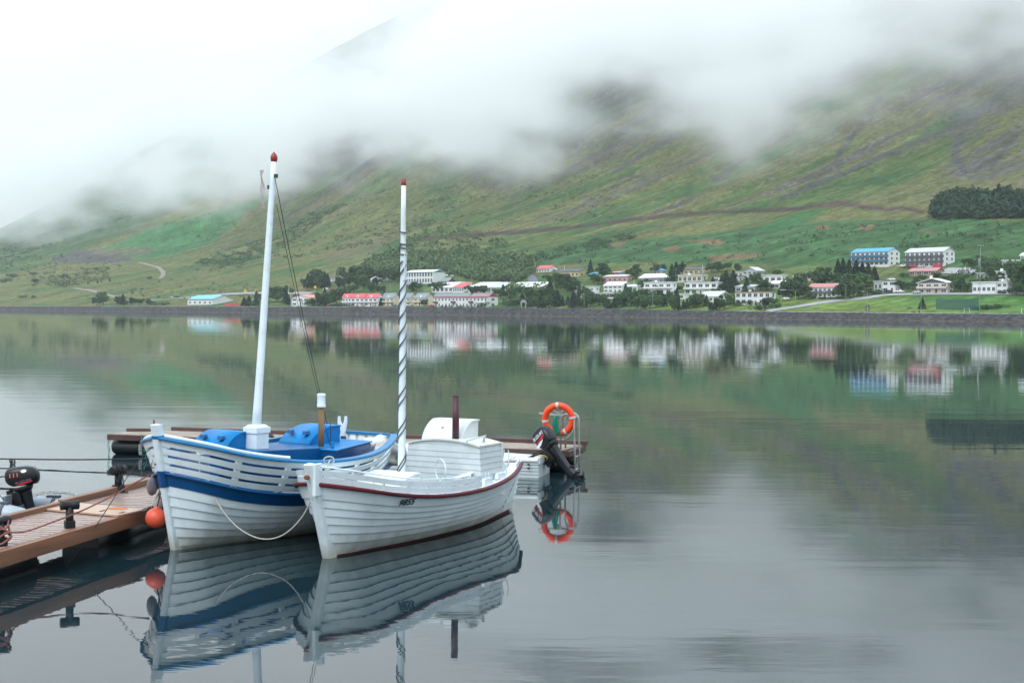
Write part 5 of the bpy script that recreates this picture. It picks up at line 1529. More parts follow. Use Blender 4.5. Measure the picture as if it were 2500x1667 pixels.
strip_on_ground('track', surv((181, 704), (210, 707), (250, 717), (291, 727)), 5.0, GRAV)
strip_on_ground('track', surv((340, 641), (375, 650), (394, 660), (398, 670), (392, 680)), 5.0, GRAV)
strip_on_ground('road', surv((1290, 672), (1298, 679), (1304, 690), (1312, 699)), 6.0, mat('dark_asphalt', (.12, .12, .14), .85, .1, .3))
strip_on_ground('road', surv((2300, 662), (2340, 662), (2362, 664), (2348, 672)), 9.0, ASPH)

def shore_line_strip(name, s0, w, z, thick, mt, k0, k1, extra=0.0):
    """a kerb or path running along the top of the embankment"""
    bm = bmesh.new(); prev = None
    for i in range(k0, k1):
        a = SH[i]; t = SH[min(i + 1, len(SH) - 1)] - SH[max(i - 1, 0)]; t = t / np.linalg.norm(t); n = np.array([t[1], -t[0]])
        if (n @ np.array([.8, .6])) < 0: n = -n
        H = float(emb_h(np.array(a[1])))
        r = []
        for f, zz in ((s0, z - thick), (s0, z), (s0 + w, z), (s0 + w, z - thick)):
            q = a + n * f; r.append(bm.verts.new((q[0], q[1], H + zz)))
        if prev:
            for j in range(3): bm.faces.new([prev[j], prev[j + 1], r[j + 1], r[j]])
        prev = r
    o = bm_obj(name, bm, mt); tag(o, kind='structure'); return o
ys = SH[:, 1]
i_r = int(np.argmin(np.abs(ys - 300))); i_a = int(np.argmin(np.abs(ys - 655))); i_b = int(np.argmin(np.abs(ys - 985))); i_l = int(np.argmin(np.abs(ys - 1600)))
shore_line_strip('promenade', 5.6, 3.0, .28, .6, CONC, i_r, i_a + 3)
shore_line_strip('promenade', 5.6, 3.0, .30, .6, CONC, i_b + 2, i_l)

def embankment():
    """quarried boulders stacked between the water and the path"""
    seg = SH[:i_l + 8]
    d = np.r_[0, np.cumsum(np.hypot(*np.diff(seg, axis=0).T))]
    nu = int(d[-1] / .62); nv = 19
    u = np.linspace(d[int(i_r * .5)], d[-1], nu)
    X = np.interp(u, d, seg[:, 0]); Y = np.interp(u, d, seg[:, 1])
    T = np.gradient(np.stack([X, Y], 1), axis=0); T /= np.linalg.norm(T, axis=1)[:, None]; Nn = np.stack([T[:, 1], -T[:, 0]], 1)
    Nn[(Nn @ np.array([.8, .6])) < 0] *= -1
    f = np.linspace(0, 1, nv)
    H = emb_h(Y)
    s = -1.4 + 7.2 * f
    zz = np.interp(f, [0, .12, .85, 1], [-.8, -.1, 1.0, 1.0])
    U, V = np.meshgrid(u, f * 7.5, indexing='ij')
    cell = vnoise(U / 1.1, V / 1.0) ; c2 = vnoise(U / 2.3 + 40, V / 1.7)
    off = (cell - .5) * 1.1 + (c2 - .5) * .35
    off = off * np.interp(f, [0, .1, .9, 1], [.6, 1, .7, .15])[None]
    PX = X[:, None] + Nn[:, :1] * (s[None] - off * .55); PY = Y[:, None] + Nn[:, 1:] * (s[None] - off * .55)
    PZ = np.where(zz[None] > 0, zz[None] * H[:, None], zz[None]) + off * .38 + .12
    Vv = np.stack([PX, PY, PZ], -1).reshape(-1, 3)
    g = (.009 + .058 * vnoise(U / 1.2 + 7, V / 1.0) ** 2.2) * (.8 + .5 * fbm(U / 6, V / 6, 3))
    col = np.stack([g * 1.0, g * .98, g * 1.04], -1)
    low = (sst(.34, .16, f)[None] * (.5 + .8 * c2))[..., None]
    col = col * (1 - low) + np.array([.055, .036, .024]) * low * (.6 + .8 * cell[..., None])
    top = (sst(.86, .97, f)[None] * (U > d[min(i_a, len(d) - 1)]) * (U < d[i_b]))[..., None] * .8
    col = col * (1 - top) + np.array([.13, .125, .085]) * top
    me = grid_mesh('rock_embankment', Vv, nu, nv, col.reshape(-1, 3), smooth=False)
    mt, t, b = new_mat('boulders'); at = N(t, 'ShaderNodeAttribute', attribute_name='col'); t.links.new(at.outputs['Color'], b.inputs['Base Color']); b.inputs['Roughness'].default_value = .85
    o = link('rock_embankment', me, None, mt); tag(o, kind='structure')
embankment()

# ------------------------------------------------------------------ houses
PAL = dict(wh=(.70, .72, .72), wt=(.62, .64, .65), cream=(.66, .60, .46), pink=(.52, .27, .31), grey=(.16, .20, .24), yel=(.56, .42, .20), wood=(.30, .15, .07), salm=(.62, .47, .40), blue=(.05, .17, .29),
           dg=(.085, .095, .115), sand=(.55, .51, .44), lg=(.42, .44, .43), br=(.14, .055, .045), rw=(.42, .06, .06),
           teal=(.17, .46, .54), coral=(.66, .25, .18), red=(.58, .10, .11), groof=(.20, .24, .26), wr=(.80, .82, .82), lr=(.50, .53, .54), pr=(.50, .20, .20), broof=(.25, .17, .17), blr=(.08, .32, .52), dr=(.07, .075, .085), mar=(.13, .03, .035), spr=(.40, .20, .19), teald=(.03, .17, .24))
def hm(k, rough=.8): return mat('house_' + k, PAL[k], rough, .06, .4, dirt=tuple(c * .7 for c in PAL[k]), dirt_amt=.25)
GLASS = mat('window_glass', (.045, .06, .075), .12, .2, .5)
FRAMEW = mat('window_frame', (.70, .71, .71), .6, .05, 1.)
def unit_window():
    bm = bmesh.new()
    box(bm, -.5, .5, -.04, .04, 0, 1, 0)
    for x in (-.22,): pass
    me = bpy.data.meshes.new('pane'); bmesh.ops.recalc_face_normals(bm, faces=bm.faces); bm.to_mesh(me); bm.free(); me.materials.append(GLASS)
    bm = bmesh.new()
    for a, b, c, d in ((-.56, .56, -.08, .0), (-.56, .56, 1.0, 1.08), (-.56, -.5, 0, 1), (.5, .56, 0, 1), (-.02, .02, 0, 1)): box(bm, a, b, -.06, .05, c, d)
    mf = bpy.data.meshes.new('window_frame'); bmesh.ops.recalc_face_normals(bm, faces=bm.faces); bm.to_mesh(mf); bm.free(); mf.materials.append(FRAMEW)
    return me, mf
PANE, FRM = unit_window()
def add_window(root, x, y, z, w, h, side=False, name='window'):
    o = bpy.data.objects.new(name, FRM); COL.objects.link(o); o.parent = root; o.location = (x, y, z); o.scale = (w, 1, h)
    if side: o.rotation_euler = (0, 0, R_(90))
    p = bpy.data.objects.new('pane', PANE); COL.objects.link(p); p.parent = o
    return o
HOUSES = []
def house(name, short, label, pxL, pxR, pxG, yb, ye, yr, kind, wall, roof, fl=2, nw=4, deg=-52, D=None, side=2, wh=.45, balc=None, chim=0, gable=None, frac=.6, cat='house', group=None, trim=None, door=True, base=None, anchor=None):
    A = on_ground(pxL, yb) if anchor is None else anchor
    tx, ty = TANG(deg); nx, ny = -ty, tx
    hz = 757 + (pxL - 1250) * ROLL
    TR = (pxR - 1250) / FPX; w = (TR * A.y - A.x) / (tx - TR * ty); w = max(3.0, min(w, 60))
    C = Vector((A.x + w * tx, A.y + w * ty, 0))
    if D is None or pxG is not None:
        if pxG is None: D = 9.0
        else:
            TG = (pxG - 1250) / FPX; D = (TG * C.y - C.x) / (nx - TG * ny); D = max(3.6, min(abs(D), 22))
    ze = (yb - ye) / FPX * A.y
    yc = A.y + D * .5 * ny; zr = CAM_H + (hz - yr) / FPX * yc - A.z if kind != 'gy' else (yb - yr) / FPX * (A.y + w * .5 * ty)
    if kind in ('f',): zr = ze
    zr = max(zr, ze + (.9 if kind != 'f' else 0))
    r = empty(name, (A.x, A.y, A.z), R_(deg), label, cat, group)
    HOUSES.append((short, (pxL + (pxG or pxR)) / 2, (yb + ye) / 2, A.copy()))
    wm = hm(wall); rm = hm(roof, .6)
    zb = -4.0
    ox = .45
    bm = bmesh.new()
    def prism(prof, axis, a, b, mi=0):
        if axis == 'x': A_ = [bm.verts.new((a, p, q)) for p, q in prof]; B_ = [bm.verts.new((b, p, q)) for p, q in prof]
        else: A_ = [bm.verts.new((p, a, q)) for p, q in prof]; B_ = [bm.verts.new((p, b, q)) for p, q in prof]
        n = len(prof); bm.faces.new(A_).material_index = mi; bm.faces.new(B_[::-1]).material_index = mi
        for i in range(n): bm.faces.new([A_[i], B_[i], B_[(i + 1) % n], A_[(i + 1) % n]]).material_index = mi
    if kind == 'gx': prism([(0, zb), (D, zb), (D, ze), (D / 2, zr - .18), (0, ze)], 'x', 0, w)
    elif kind == 'gy': prism([(0, zb), (w, zb), (w, ze), (w / 2, zr - .18), (0, ze)], 'y', 0, D)
    elif kind == 's': prism([(0, zb), (D, zb), (D, zr - .18), (0, ze)], 'x', 0, w)
    else: prism([(0, zb), (D, zb), (D, ze), (0, ze)], 'x', 0, w)
    bm_obj('wall', bm, wm, r)
    bm = bmesh.new(); t = .22
    if kind == 'gx': prism([(-ox, ze - .12), (D / 2, zr), (D + ox, ze - .12), (D + ox, ze - .12 + t), (D / 2, zr + t), (-ox, ze - .12 + t)], 'x', -ox, w + ox)
    elif kind == 'gy': prism([(-ox, ze - .12), (w / 2, zr), (w + ox, ze - .12), (w + ox, ze - .12 + t), (w / 2, zr + t), (-ox, ze - .12 + t)], 'y', -ox * 1.6, D + ox)
    elif kind == 's': prism([(-ox, ze - .05), (D + ox, zr), (D + ox, zr + t), (-ox, ze - .05 + t)], 'x', -ox, w + ox)
    elif kind == 'h':
        k = min(D / 2, w / 2) * .95; e = ze
        lo = [bm.verts.new(p) for p in ((-ox, -ox, e), (w + ox, -ox, e), (w + ox, D + ox, e), (-ox, D + ox, e))]; l2 = [bm.verts.new(v.co + Vector((0, 0, .18))) for v in lo]
        a = bm.verts.new((k, D / 2, zr)); b = bm.verts.new((w - k, D / 2, zr)); bm.faces.new(lo)
        for i in range(4): bm.faces.new([lo[i], lo[(i + 1) % 4], l2[(i + 1) % 4], l2[i]])
        bm.faces.new([l2[0], l2[1], b, a]); bm.faces.new([l2[1], l2[2], b]); bm.faces.new([l2[2], l2[3], a, b]); bm.faces.new([l2[3], l2[0], a])
    else: box(bm, -ox, w + ox, -ox, D + ox, ze + .003, ze + .38)
    rf = bm_obj('roof', bm, rm, r)
    for i in range(chim):
        bm = bmesh.new(); cx = w * (.35 + .4 * i); box(bm, cx - .5, cx + .5, D * .5 - .5, D * .5 + .5, ze - .2, zr + 1.5); bm_obj('chimney', bm, hm('wh'), rf)
    fh = ze / fl
    for f in range(fl):
        n = nw if isinstance(nw, int) else nw[f]
        for i in range(n):
            x = w * (i + .5) / n; ww = w / n * frac; hh = fh * wh
            if door and f == 0 and fl > 1 and i == n // 2:
                bm = bmesh.new(); box(bm, x - .6, x + .6, -.06, .04, .02, min(2.2, fh * .8)); bm_obj('door', bm, hm('br'), r); continue
            add_window(r, x, -.05, f * fh + fh * (.28 if fh > 2 else .15), ww, hh)
        for i in range(side):
            add_window(r, w + .05, D * (i + .6) / (side + .2), f * fh + fh * .3, D / max(side, 1) * .28, hh if n else fh * .45, True)
    if balc:
        bm = bmesh.new()
        for f in range(1, fl): box(bm, .05, w - .05, -1.25, -.05, f * fh - .12, f * fh + .85); 
        bm_obj('balcony', bm, hm(balc), r)
    if gable:
        bm = bmesh.new()
        if kind == 'gx': v = [bm.verts.new(p) for p in ((w + .035, .1, ze - .1), (w + .035, D - .1, ze - .1), (w + .035, D / 2, zr - .25))]
        else: v = [bm.verts.new(p) for p in ((.1, -.035, ze - .1), (w - .1, -.035, ze - .1), (w / 2, -.035, zr - .25))]
        bm.faces.new(v); bm_obj('gable_cladding', bm, hm(gable), r)
    if trim:
        bm = bmesh.new(); box(bm, -ox - .02, w + ox + .02, -ox - .05, -ox + .0, ze - .30, ze + .20); bm_obj('fascia', bm, hm(trim), rf)
    return r, A, w, D, ze, zr
def arch_dormer(h, x, mt):
    r, A, w, D, ze, zr = h
    bm = bmesh.new(); n = 10; c = [(math.cos(t) * 1.25, math.sin(t) * 1.35 + .7) for t in np.linspace(0, math.pi, n)] + [(-1.25, -.9), (1.25, -.9)]
    a = [bm.verts.new((x + p, -.35, ze + q * .9)) for p, q in c]; b = [bm.verts.new((x + p, D * .4, ze + q * .9)) for p, q in c]
    bm.faces.new(a); bm.faces.new(b[::-1])
    for i in range(len(c)): bm.faces.new([a[i], b[i], b[(i + 1) % len(c)], a[(i + 1) % len(c)]])
    d = bm_obj('dormer', bm, mt, r)
    bm = bmesh.new(); v = [bm.verts.new((x + math.cos(t) * .75, -.40, ze + math.sin(t) * .85 + .35)) for t in np.linspace(0, math.pi, n)]; bm.faces.new(v); bm_obj('pane', bm, GLASS, d)
H = house
H('warehouse', 'the long shed with the turquoise roof', 'long white shed with a turquoise roof on the shore road', 458, 518.7, 570.8, 744.4, 731, 720.5, 'gx', 'wh', 'teal', 1, 5, -45, side=0, trim='teald', cat='warehouse', frac=.4, wh=.3)
H('house', 'the coral-roofed house', 'white gable-fronted house with a coral roof, right of the thin flagpole', 712, 754, 813, 747.3, 727, 719.5, 'gy', 'wh', 'coral', 2, 3, -44, side=4)
H('house', 'the small dark-roofed hill cabin', 'small white hillside house with a dark roof among dark trees', 803, 822, 840, 687.5, 679.5, 673.5, 'gx', 'wh', 'dr', 1, 3, -46, side=0)
H('house', 'the hidden pale house', 'pale house half hidden by trees left of the rope-wound mast', 905, 925, 950, 694, 682, 675, 'gx', 'wh', 'wr', 1, 3, -46)
for i, (a, b, g) in enumerate(((836, 857, 866), (857, 889, 898), (889, 921, 935.5))):
    h = H('row_house', 'the red-roofed row', 'white row house with a red roof and arched dormer, ' + ('leftmost, half behind tree', 'middle one of the three red-roofed', 'right-hand end of the red-roofed row')[i], a, b, g, 748.2, 727.5, 717, 'gx', 'wh', 'red', 2, 3, -50, side=0, balc='wh', group='red-roofed row houses')
    arch_dormer(h, h[2] * .5, hm('wh'))
for i, (a, b, g) in enumerate(((933, 961, 976), (975, 1001, 1017), (1010, 1039, 1060))):
    h = H('row_house', 'the grey-roofed cream row', 'cream row house with a grey roof and arched dormer, ' + ('leftmost, next to the red-roofed row', 'middle one partly behind the mast', 'rightmost with the wide cream gable')[i], a, b, g, 746.5, 728, 716, 'gx', 'cream', 'groof', 2, 3, -50, side=0, balc='cream', group='grey-roofed row houses')
    arch_dormer(h, h[2] * .5, hm('wh'))
H('school', 'the long building with the teal gable', 'long two-storey white building with tall windows and a teal roof edge', 990, 1056, 1086, 694, 666, 660.5, 'gx', 'wh', 'wr', 2, 10, -50, side=0, trim='teald', gable='teald', cat='building', door=False, wh=.62)
H('house', 'the small brown house', 'small dark red house with a grey roof beside the rope-wound mast', 991, 1007, 1017, 701.5, 694.5, 686.5, 'gx', 'br', 'groof', 1, 2, -50, side=1)
H('house', 'the low grey-roofed cottage', 'low cottage with a grey roof behind the long white terrace', 1075, 1095, 1110, 694, 687, 678, 'gx', 'br', 'groof', 1, 2, -50, side=1)
for i, (a, b, g, rf, gb) in enumerate(((1060, 1101, 1108, 'groof', None), (1103, 1144, 1152, 'groof', None), (1146, 1190, 1215, 'broof', 'rw'))):
    H('row_house', 'the maroon-balconied row', 'white row house with maroon balcony, ' + ('leftmost, under a dark grey roof', 'middle one under a grey roof', 'right end with a maroon gable and brownish roof')[i], a, b, g, 750, 725, 716, 'gx', 'wh', rf, 2, 5, -50, side=1, balc=None, group='row houses with maroon trim', gable=gb, trim='rw', frac=.4)
    A = HOUSES[-1][3]; bm = bmesh.new(); box(bm, .2, 4.2, -1.3, -.05, 2.9, 3.9); o = bm_obj('balcony', bm, hm('mar'), bpy.data.objects[[o.name for o in COL.objects if o.get('category') == 'house'][-1]])
for nm, segs in (('left', ((1054, 1105, None, 'wr', 'leftmost part of the long terrace with a white roof'), (1105, 1131, 1152, 'red', 'part of the long terrace with the only red roof'))),
                 ('mid', ((1144, 1192, None, 'wr', 'middle part of the long terrace with a white roof'), (1192, 1225, 1245, 'lr', 'middle part of the long terrace with a pale grey roof'))),
                 ('right', ((1236, 1292, None, 'wr', 'right part of the long terrace with orange balcony boards'), (1292, 1320, 1338, 'wr', 'right-hand end of the long terrace beside a dark spruce')))):
    for j, (a, b, g, rf, lab) in enumerate(segs):
        H('row_house', 'the long white-roofed terrace', 'row house, ' + lab, a, b, g, 714.5, 702, 689.5, 's', 'wh', rf, 1, 5, -50, D=11 if g is None else None, side=0, wh=.55, group='long terrace of shallow-roofed houses')
H('house', 'the bright red-roofed house', 'white house with a bright red roof high up beside the dark lane', 1309, 1340, 1362, 665.5, 656, 649, 'gx', 'wh', 'red', 1, 5, -50, side=1)
H('house', 'the long yellow house', 'long yellow house under a dark flat roof', 1357, 1412, 1427, 677.5, 665, 656.5, 's', 'yel', 'dr', 1, 6, -50, side=1)
H('shed', 'the blue shed', 'small blue garden shed right of the long yellow house', 1438, 1450, 1455, 680, 670, 666, 's', 'wh', 'blr', 1, 1, -50, D=4, side=0, trim='blue', cat='shed')
H('house', 'the pink bungalow', 'pink flat-roofed house with small square windows', 1472, 1530, 1542, 690.5, 676, 671.5, 's', 'pink', 'sand', 1, 5, -52, side=1, frac=.4)
H('house', 'the turquoise-fronted house', 'turquoise-fronted house with a coral edged roof behind the pink one', 1492, 1512, 1518, 673, 666, 663.5, 's', 'blr', 'coral', 1, 2, -52, side=0)
H('house', 'the grey hip-roofed house', 'dark grey house with a white hipped roof and white window frames', 1560, 1620, 1634, 691.5, 679, 669, 'h', 'grey', 'wr', 1, 5, -52, side=2)
H('house', 'the white low-gabled house', 'white house with a shallow white roof and a dark window, left of a leafy tree', 1474, 1518, 1540, 714, 697.5, 689, 'gx', 'wh', 'wr', 2, 4, -52, side=1)
H('garage', 'the flat white wing', 'flat-roofed white glazed wing in front of the white low-gabled house', 1453, 1494, 1500, 730, 716, 714, 'f', 'wh', 'wh', 1, 3, -52, D=8, side=0, wh=.6, frac=.85, cat='annexe')
H('house', 'the butterfly-roofed wing', 'small white wing with an upswept roof left of the stepped white villa', 1531, 1555, 1562, 712, 699, 695, 's', 'wh', 'wr', 1, 2, -52, side=0)
H('villa', 'the stepped white villa', 'stepped white modern villa with long balconies below the grey hip-roofed house', 1572, 1640, 1648, 732, 690.5, 689, 'f', 'wh', 'wh', 3, 4, -52, D=10, side=1, balc='wh', chim=1, frac=.55, wh=.4)
H('house', 'the small blue-roofed house', 'small pale house with a blue roof and glass porch among dark trees', 1595, 1612, 1627, 668, 661, 655, 'h', 'lg', 'blr', 1, 2, -52, side=1)
H('house', 'the cream flat-roofed house', 'cream flat-roofed house with one large dark window', 1655, 1712, 1726, 690.5, 673, 671, 'f', 'sand', 'wh', 1, 5, -52, side=1, chim=1, wh=.5)
H('house', 'the yellow house above', 'yellow house with a dark roof above the cream flat-roofed house', 1669, 1718, 1731, 670.5, 659, 653.5, 's', 'yel', 'dr', 1, 4, -52, side=0)
H('villa', 'the white villa with the long balcony', 'white two-storey villa with a long balcony right of the stepped villa', 1671, 1750, 1758, 720, 691, 690, 'f', 'wh', 'wh', 2, 5, -52, D=9, side=1, balc='wh', wh=.5)
H('house', 'the white house with the row of small skylights', 'low white house with a row of small square skylights in its roof', 1707, 1752, 1787, 738, 724, 711.5, 'gx', 'wh', 'lr', 1, 4, -52, side=2, wh=.5)
H('shed', 'the little white box house', 'little flat white building among dark trees below the two villas', 1654, 1670, 1677, 731, 718, 717, 'f', 'wh', 'wh', 1, 1, -52, D=5, side=0, cat='house')
H('house', 'the low white house at the left', 'low flat white house with two small dark windows, left of the glazed wing', 1400, 1452, 1460, 721, 700.5, 699, 'f', 'wh', 'wh', 2, 4, -52, D=8, side=1, frac=.35, wh=.3)
H('house', 'the white-framed flat house', 'dark flat house with one white framed end window', 1741, 1800, 1813, 691, 676, 675, 'f', 'wt', 'dr', 1, 4, -52, side=1)
H('house', 'the tall gabled grey house', 'tall pale grey house with a half-round gable window', 1814, 1846, 1865, 680, 662, 652.5, 'gy', 'lg', 'lr', 2, 3, -52, side=3)
H('annexe', 'the low wing', 'low flat wing joined to the left of the tall gabled house', 1793, 1812, 1815, 677, 664, 662, 'f', 'sand', 'lr', 1, 2, -52, D=7, side=0)
H('house', 'the white flat house on the slope', 'white flat-roofed house with wide blue-grey windows above a white garage roof', 1851, 1908, 1920, 692, 673, 670.5, 'f', 'wh', 'wh', 1, 4, -52, side=2, wh=.45)
H('garage', 'the white-roofed garage', 'grey garage with a broad white roof below the flat house', 1877, 1906, 1916, 705, 693, 686, 's', 'lg', 'wr', 1, 1, -52, D=9, side=0, cat='garage')
H('house', 'the salmon house', 'salmon coloured house with a maroon roof edge half behind trees', 1935, 1978, 1988, 686.5, 669, 667, 'f', 'salm', 'mar', 1, 3, -52, side=0)
H('house', 'the low grey-roofed villa', 'low house with overhanging pale grey roofs behind the orange-trimmed house', 1795, 1842, 1852, 714, 700, 696, 's', 'lg', 'lr', 1, 3, -52, side=1)
H('house', 'the orange-trimmed house', 'white house with an orange wooden roof band and white chimney', 1795, 1880, 1893, 744.5, 714, 712, 'f', 'wh', 'wood', 2, 6, -52, D=8, side=1, chim=1, wh=.55)
H('house', 'the white house with the pink roof', 'white house with a pink roof and dark balcony by the junction', 1976, 2040, 2049, 727, 702, 693.5, 'gx', 'wh', 'pr', 2, 6, -54, side=0, balc='dg', D=8)
H('apartment_block', 'the blue apartment block', 'three-storey apartment block with blue roof and blue balconies', 2078, 2167, 2194.5, 651, 617, 608.6, 'gx', 'wh', 'blr', 3, 8, -54.6, balc='blue', side=2, cat='apartment block', wh=.5, door=False)
H('apartment_block', 'the grey apartment block', 'three-storey apartment block with grey roof and dark grey balconies', 2210, 2302, 2328.5, 654, 617, 607.6, 'gx', 'wh', 'lr', 3, 8, -54.6, balc='dg', side=2, cat='apartment block', wh=.5, door=False)
H('house', 'the brown house with the dusty pink roof', 'brown timber house with a dusty pink roof below the grey apartments', 2219, 2285, 2302, 675, 663, 655.5, 'gx', 'wood', 'spr', 1, 4, -54, side=1, wh=.6)
H('house', 'the white flat house by the bend', 'white flat-roofed two-storey house with a dark garage door, left one on the upper street', 2154, 2184, 2194, 714, 685.5, 685, 'f', 'wh', 'dr', 2, 2, -54, D=8, side=2)
H('annexe', 'the set-back grey wing', 'set-back grey wing with a red door left of the flat white house', 2134, 2152, 2155, 711, 688, 687.5, 'f', 'lg', 'lr', 1, 2, -54, D=6, side=0)
H('house', 'the wide-gabled house', 'white house with a very wide low gable, tall pale windows and side balconies', 2240, 2312, 2327, 717, 691, 680.5, 'gy', 'sand', 'wr', 2, 4, -54, D=9, side=1, chim=1, balc='sand', gable='dg')
H('house', 'the long white house', 'long white house with a red door on the upper street at the right', 2374, 2430, 2436, 718, 690, 688.5, 'f', 'wh', 'wh', 1, 5, -54, D=8, side=0, wh=.3)
H('garage', 'the white garage wing', 'tall white wing with an arched garage door right of the long white house', 2433, 2458, 2467, 718.5, 689, 688, 'f', 'wh', 'wh', 2, 2, -54, D=8, side=1, chim=1, cat='house')
H('house', 'the small glazed house', 'small white flat house with dark glazing, behind the tall hedge', 2385, 2400, 2404, 680, 667.5, 666.5, 'f', 'wh', 'wh', 1, 2, -54, D=6, side=0, wh=.5)
H('house', 'the tall white house with the red stripe', 'tall white house with a red panel and slim chimney at the right', 2432, 2452, 2461, 690, 663.5, 662, 'f', 'wt', 'wh', 3, 2, -54, D=9, side=1, chim=1)
H('house', 'the pale blue house', 'pale blue flat house on stilts among trees at the top right', 2447, 2476, 2483, 652, 637, 634.5, 'f', 'lg', 'wr', 1, 4, -54, D=8, side=0)
H('house', 'the corner house', 'white-roofed house cut by the right edge of the photo', 2491, 2530, 2545, 632, 624, 618, 'gx', 'wh', 'wr', 1, 4, -54, side=1)
# red container behind the long shed
def container(px0, px1, yb, yt):
    A = on_ground(px0, yb); tx, ty = TANG(-45); T_ = (px1 - 1250) / FPX; w = (T_ * A.y - A.x) / (tx - T_ * ty); hh = (yb - yt) / FPX * A.y
    r = empty('container', A, R_(-45), 'two red shipping containers end to end beside the turquoise-roofed shed', 'container')
    for i in range(2):
        bm = bmesh.new(); x0 = w / 2 * i + .1; x1 = w / 2 * (i + 1) - .1; n = 30; pv = None
        box(bm, x0, x1, 0, 2.4, -1, hh)
        for k in range(n): xx = x0 + (x1 - x0) * (k + .25) / n; box(bm, xx, xx + (x1 - x0) / n * .5, -.06, 0.01, .1, hh - .1)
        c = bm_obj('container_box', bm, hm('red'), r)
        bm = bmesh.new()
        for x in (x0, x1): box(bm, x - .08, x + .08, -.09, .02, -.2, hh + .03)
        box(bm, x0, x1, -.09, .02, hh - .08, hh + .05); bm_obj('frame', bm, hm('rw'), c)
container(548, 590, 746, 740)

# ------------------------------------------------------------------ vehicles
def make_car(colr, kind='car'):
    r = empty(kind, (0, 0, 0))
    bm = bmesh.new()
    if kind == 'van': prof = [(-2.4, .35), (-2.4, 1.0), (-2.1, 1.15), (-1.5, 1.95), (-1.3, 2.05), (2.4, 2.05), (2.45, .35)]
    elif kind == 'pickup': prof = [(-2.4, .4), (-2.4, .95), (-1.2, 1.05), (-.6, 1.65), (.5, 1.68), (.75, 1.05), (2.4, 1.05), (2.4, .4)]
    else: prof = [(-2.15, .32), (-2.2, .75), (-1.2, .92), (-.5, 1.42), (.9, 1.44), (1.7, 1.0), (2.15, .92), (2.2, .32)]
    W = .85
    a = [bm.verts.new((x, -W if z < 1.0 else -W * .86, z)) for x, z in prof]; b = [bm.verts.new((x, W if z < 1.0 else W * .86, z)) for x, z in prof]
    bm.faces.new(a); bm.faces.new(b[::-1])
    for i in range(len(prof)): bm.faces.new([a[i], b[i], b[(i + 1) % len(prof)], a[(i + 1) % len(prof)]])
    bm_obj('body', bm, mat('car_' + colr, dict(white=(.7, .7, .7), silver=(.42, .44, .46), dark=(.03, .035, .045), red=(.45, .03, .05), blue=(.03, .07, .16), rust=(.25, .10, .08), yellow=(.7, .42, .04))[colr], .25, .05, .5), r, bevel=.08)
    bm = bmesh.new()
    g = [(-1.0, 1.02), (-.5, 1.36), (.85, 1.38), (1.4, 1.02)] if kind == 'car' else [(-1.95, 1.25), (-1.45, 1.85), (-.6, 1.85), (-.6, 1.25)] if kind == 'van' else [(-1.0, 1.1), (-.55, 1.58), (.42, 1.6), (.6, 1.1)]
    for s in (-1, 1): quad(bm, [(x, s * W * .88, z) for x, z in g])
    bm_obj('side_windows', bm, GLASS, r)
    bm = bmesh.new(); i = 2 if kind == 'car' else 2
    p, q = prof[i], prof[i + 1]; quad(bm, [(p[0] - .03, -.62, p[1] + .05), (q[0] - .03, -.62, q[1]), (q[0] - .03, .62, q[1]), (p[0] - .03, .62, p[1] + .05)]); bm_obj('windscreen', bm, GLASS, r)
    for x in (-1.35, 1.35):
        for s in (-1, 1):
            bm = bmesh.new(); lathe(bm, [(.2, -.1), (.32, -.1), (.33, 0), (.32, .1), (.2, .1)], 14, Matrix.Translation((x, s * W * .93, .33)) @ Matrix.Rotation(R_(90), 4, 'X')); bm_obj('wheel', bm, BLACK, r)
    for s in (-.6, .6):
        bm = bmesh.new(); box(bm, -2.24, -2.12, s - .16, s + .16, .62, .78); bm_obj('headlight', bm, mat('lamp_glass', (.7, .7, .68), .2), r)
    return r
PROTO = {}
def car(px, py, colr, kind, label, deg=-50, grp='cars parked by the houses', lift=.35):
    key = (colr, kind)
    if key in PROTO: o = copy_tree(PROTO[key])
    else: o = PROTO[key] = make_car(colr, kind)
    p = on_ground(px, py); o.location = (p.x, p.y, p.z + lift); o.rotation_euler = (0, 0, R_(deg)); tag(o, label, kind if kind != 'pickup' else 'pickup', grp)
    for k in list(o.keys()): pass
    return o
car(870, 748.6, 'white', 'car', 'white car nearest the left end of the red-roofed row', 130)
car(886, 748.4, 'silver', 'car', 'silver car right of the white one under the red-roofed row')
car(914, 748.4, 'silver', 'pickup', 'silver pickup in front of the right end of the red-roofed row')
car(802, 747.5, 'rust', 'car', 'rusty brown car behind the dark hedge left of the red-roofed row')
car(962, 749, 'blue', 'car', 'dark blue car in front of the leftmost cream row house')
car(995, 748.8, 'white', 'car', 'white car beside the rope-wound mast', 128)
car(1054, 749.6, 'red', 'car', 'red car at the gable of the rightmost cream row house')
car(754, 747.4, 'white', 'car', 'white car beside the coral-roofed house')
car(543, 720.5, 'silver', 'car', 'silver car on the road above the turquoise-roofed shed', -36)
car(434, 727.3, 'dark', 'car', 'dark car on the road left of the turquoise-roofed shed', -40)
car(418, 728.3, 'silver', 'car', 'silver car just left of the dark car on the shore road', -40)
car(795, 709.5, 'white', 'van', 'white van parked beside the yellow diamond sign', -40)
car(811, 709.8, 'red', 'car', 'red car behind the white van')
car(753, 709, 'rust', 'car', 'dull red car left of the yellow diamond sign')
car(1145, 677, 'white', 'car', 'white car parked up by the wood behind the terrace')
car(1088, 676, 'white', 'car', 'white car at the teal gable of the long building')
car(1103, 677, 'silver', 'car', 'silver car second from the teal gable')
car(1918, 733.5, 'white', 'car', 'white car half in the bushes left of the street lamps', -30)
car(2204, 653.5, 'white', 'car', 'white car between the two apartment blocks')
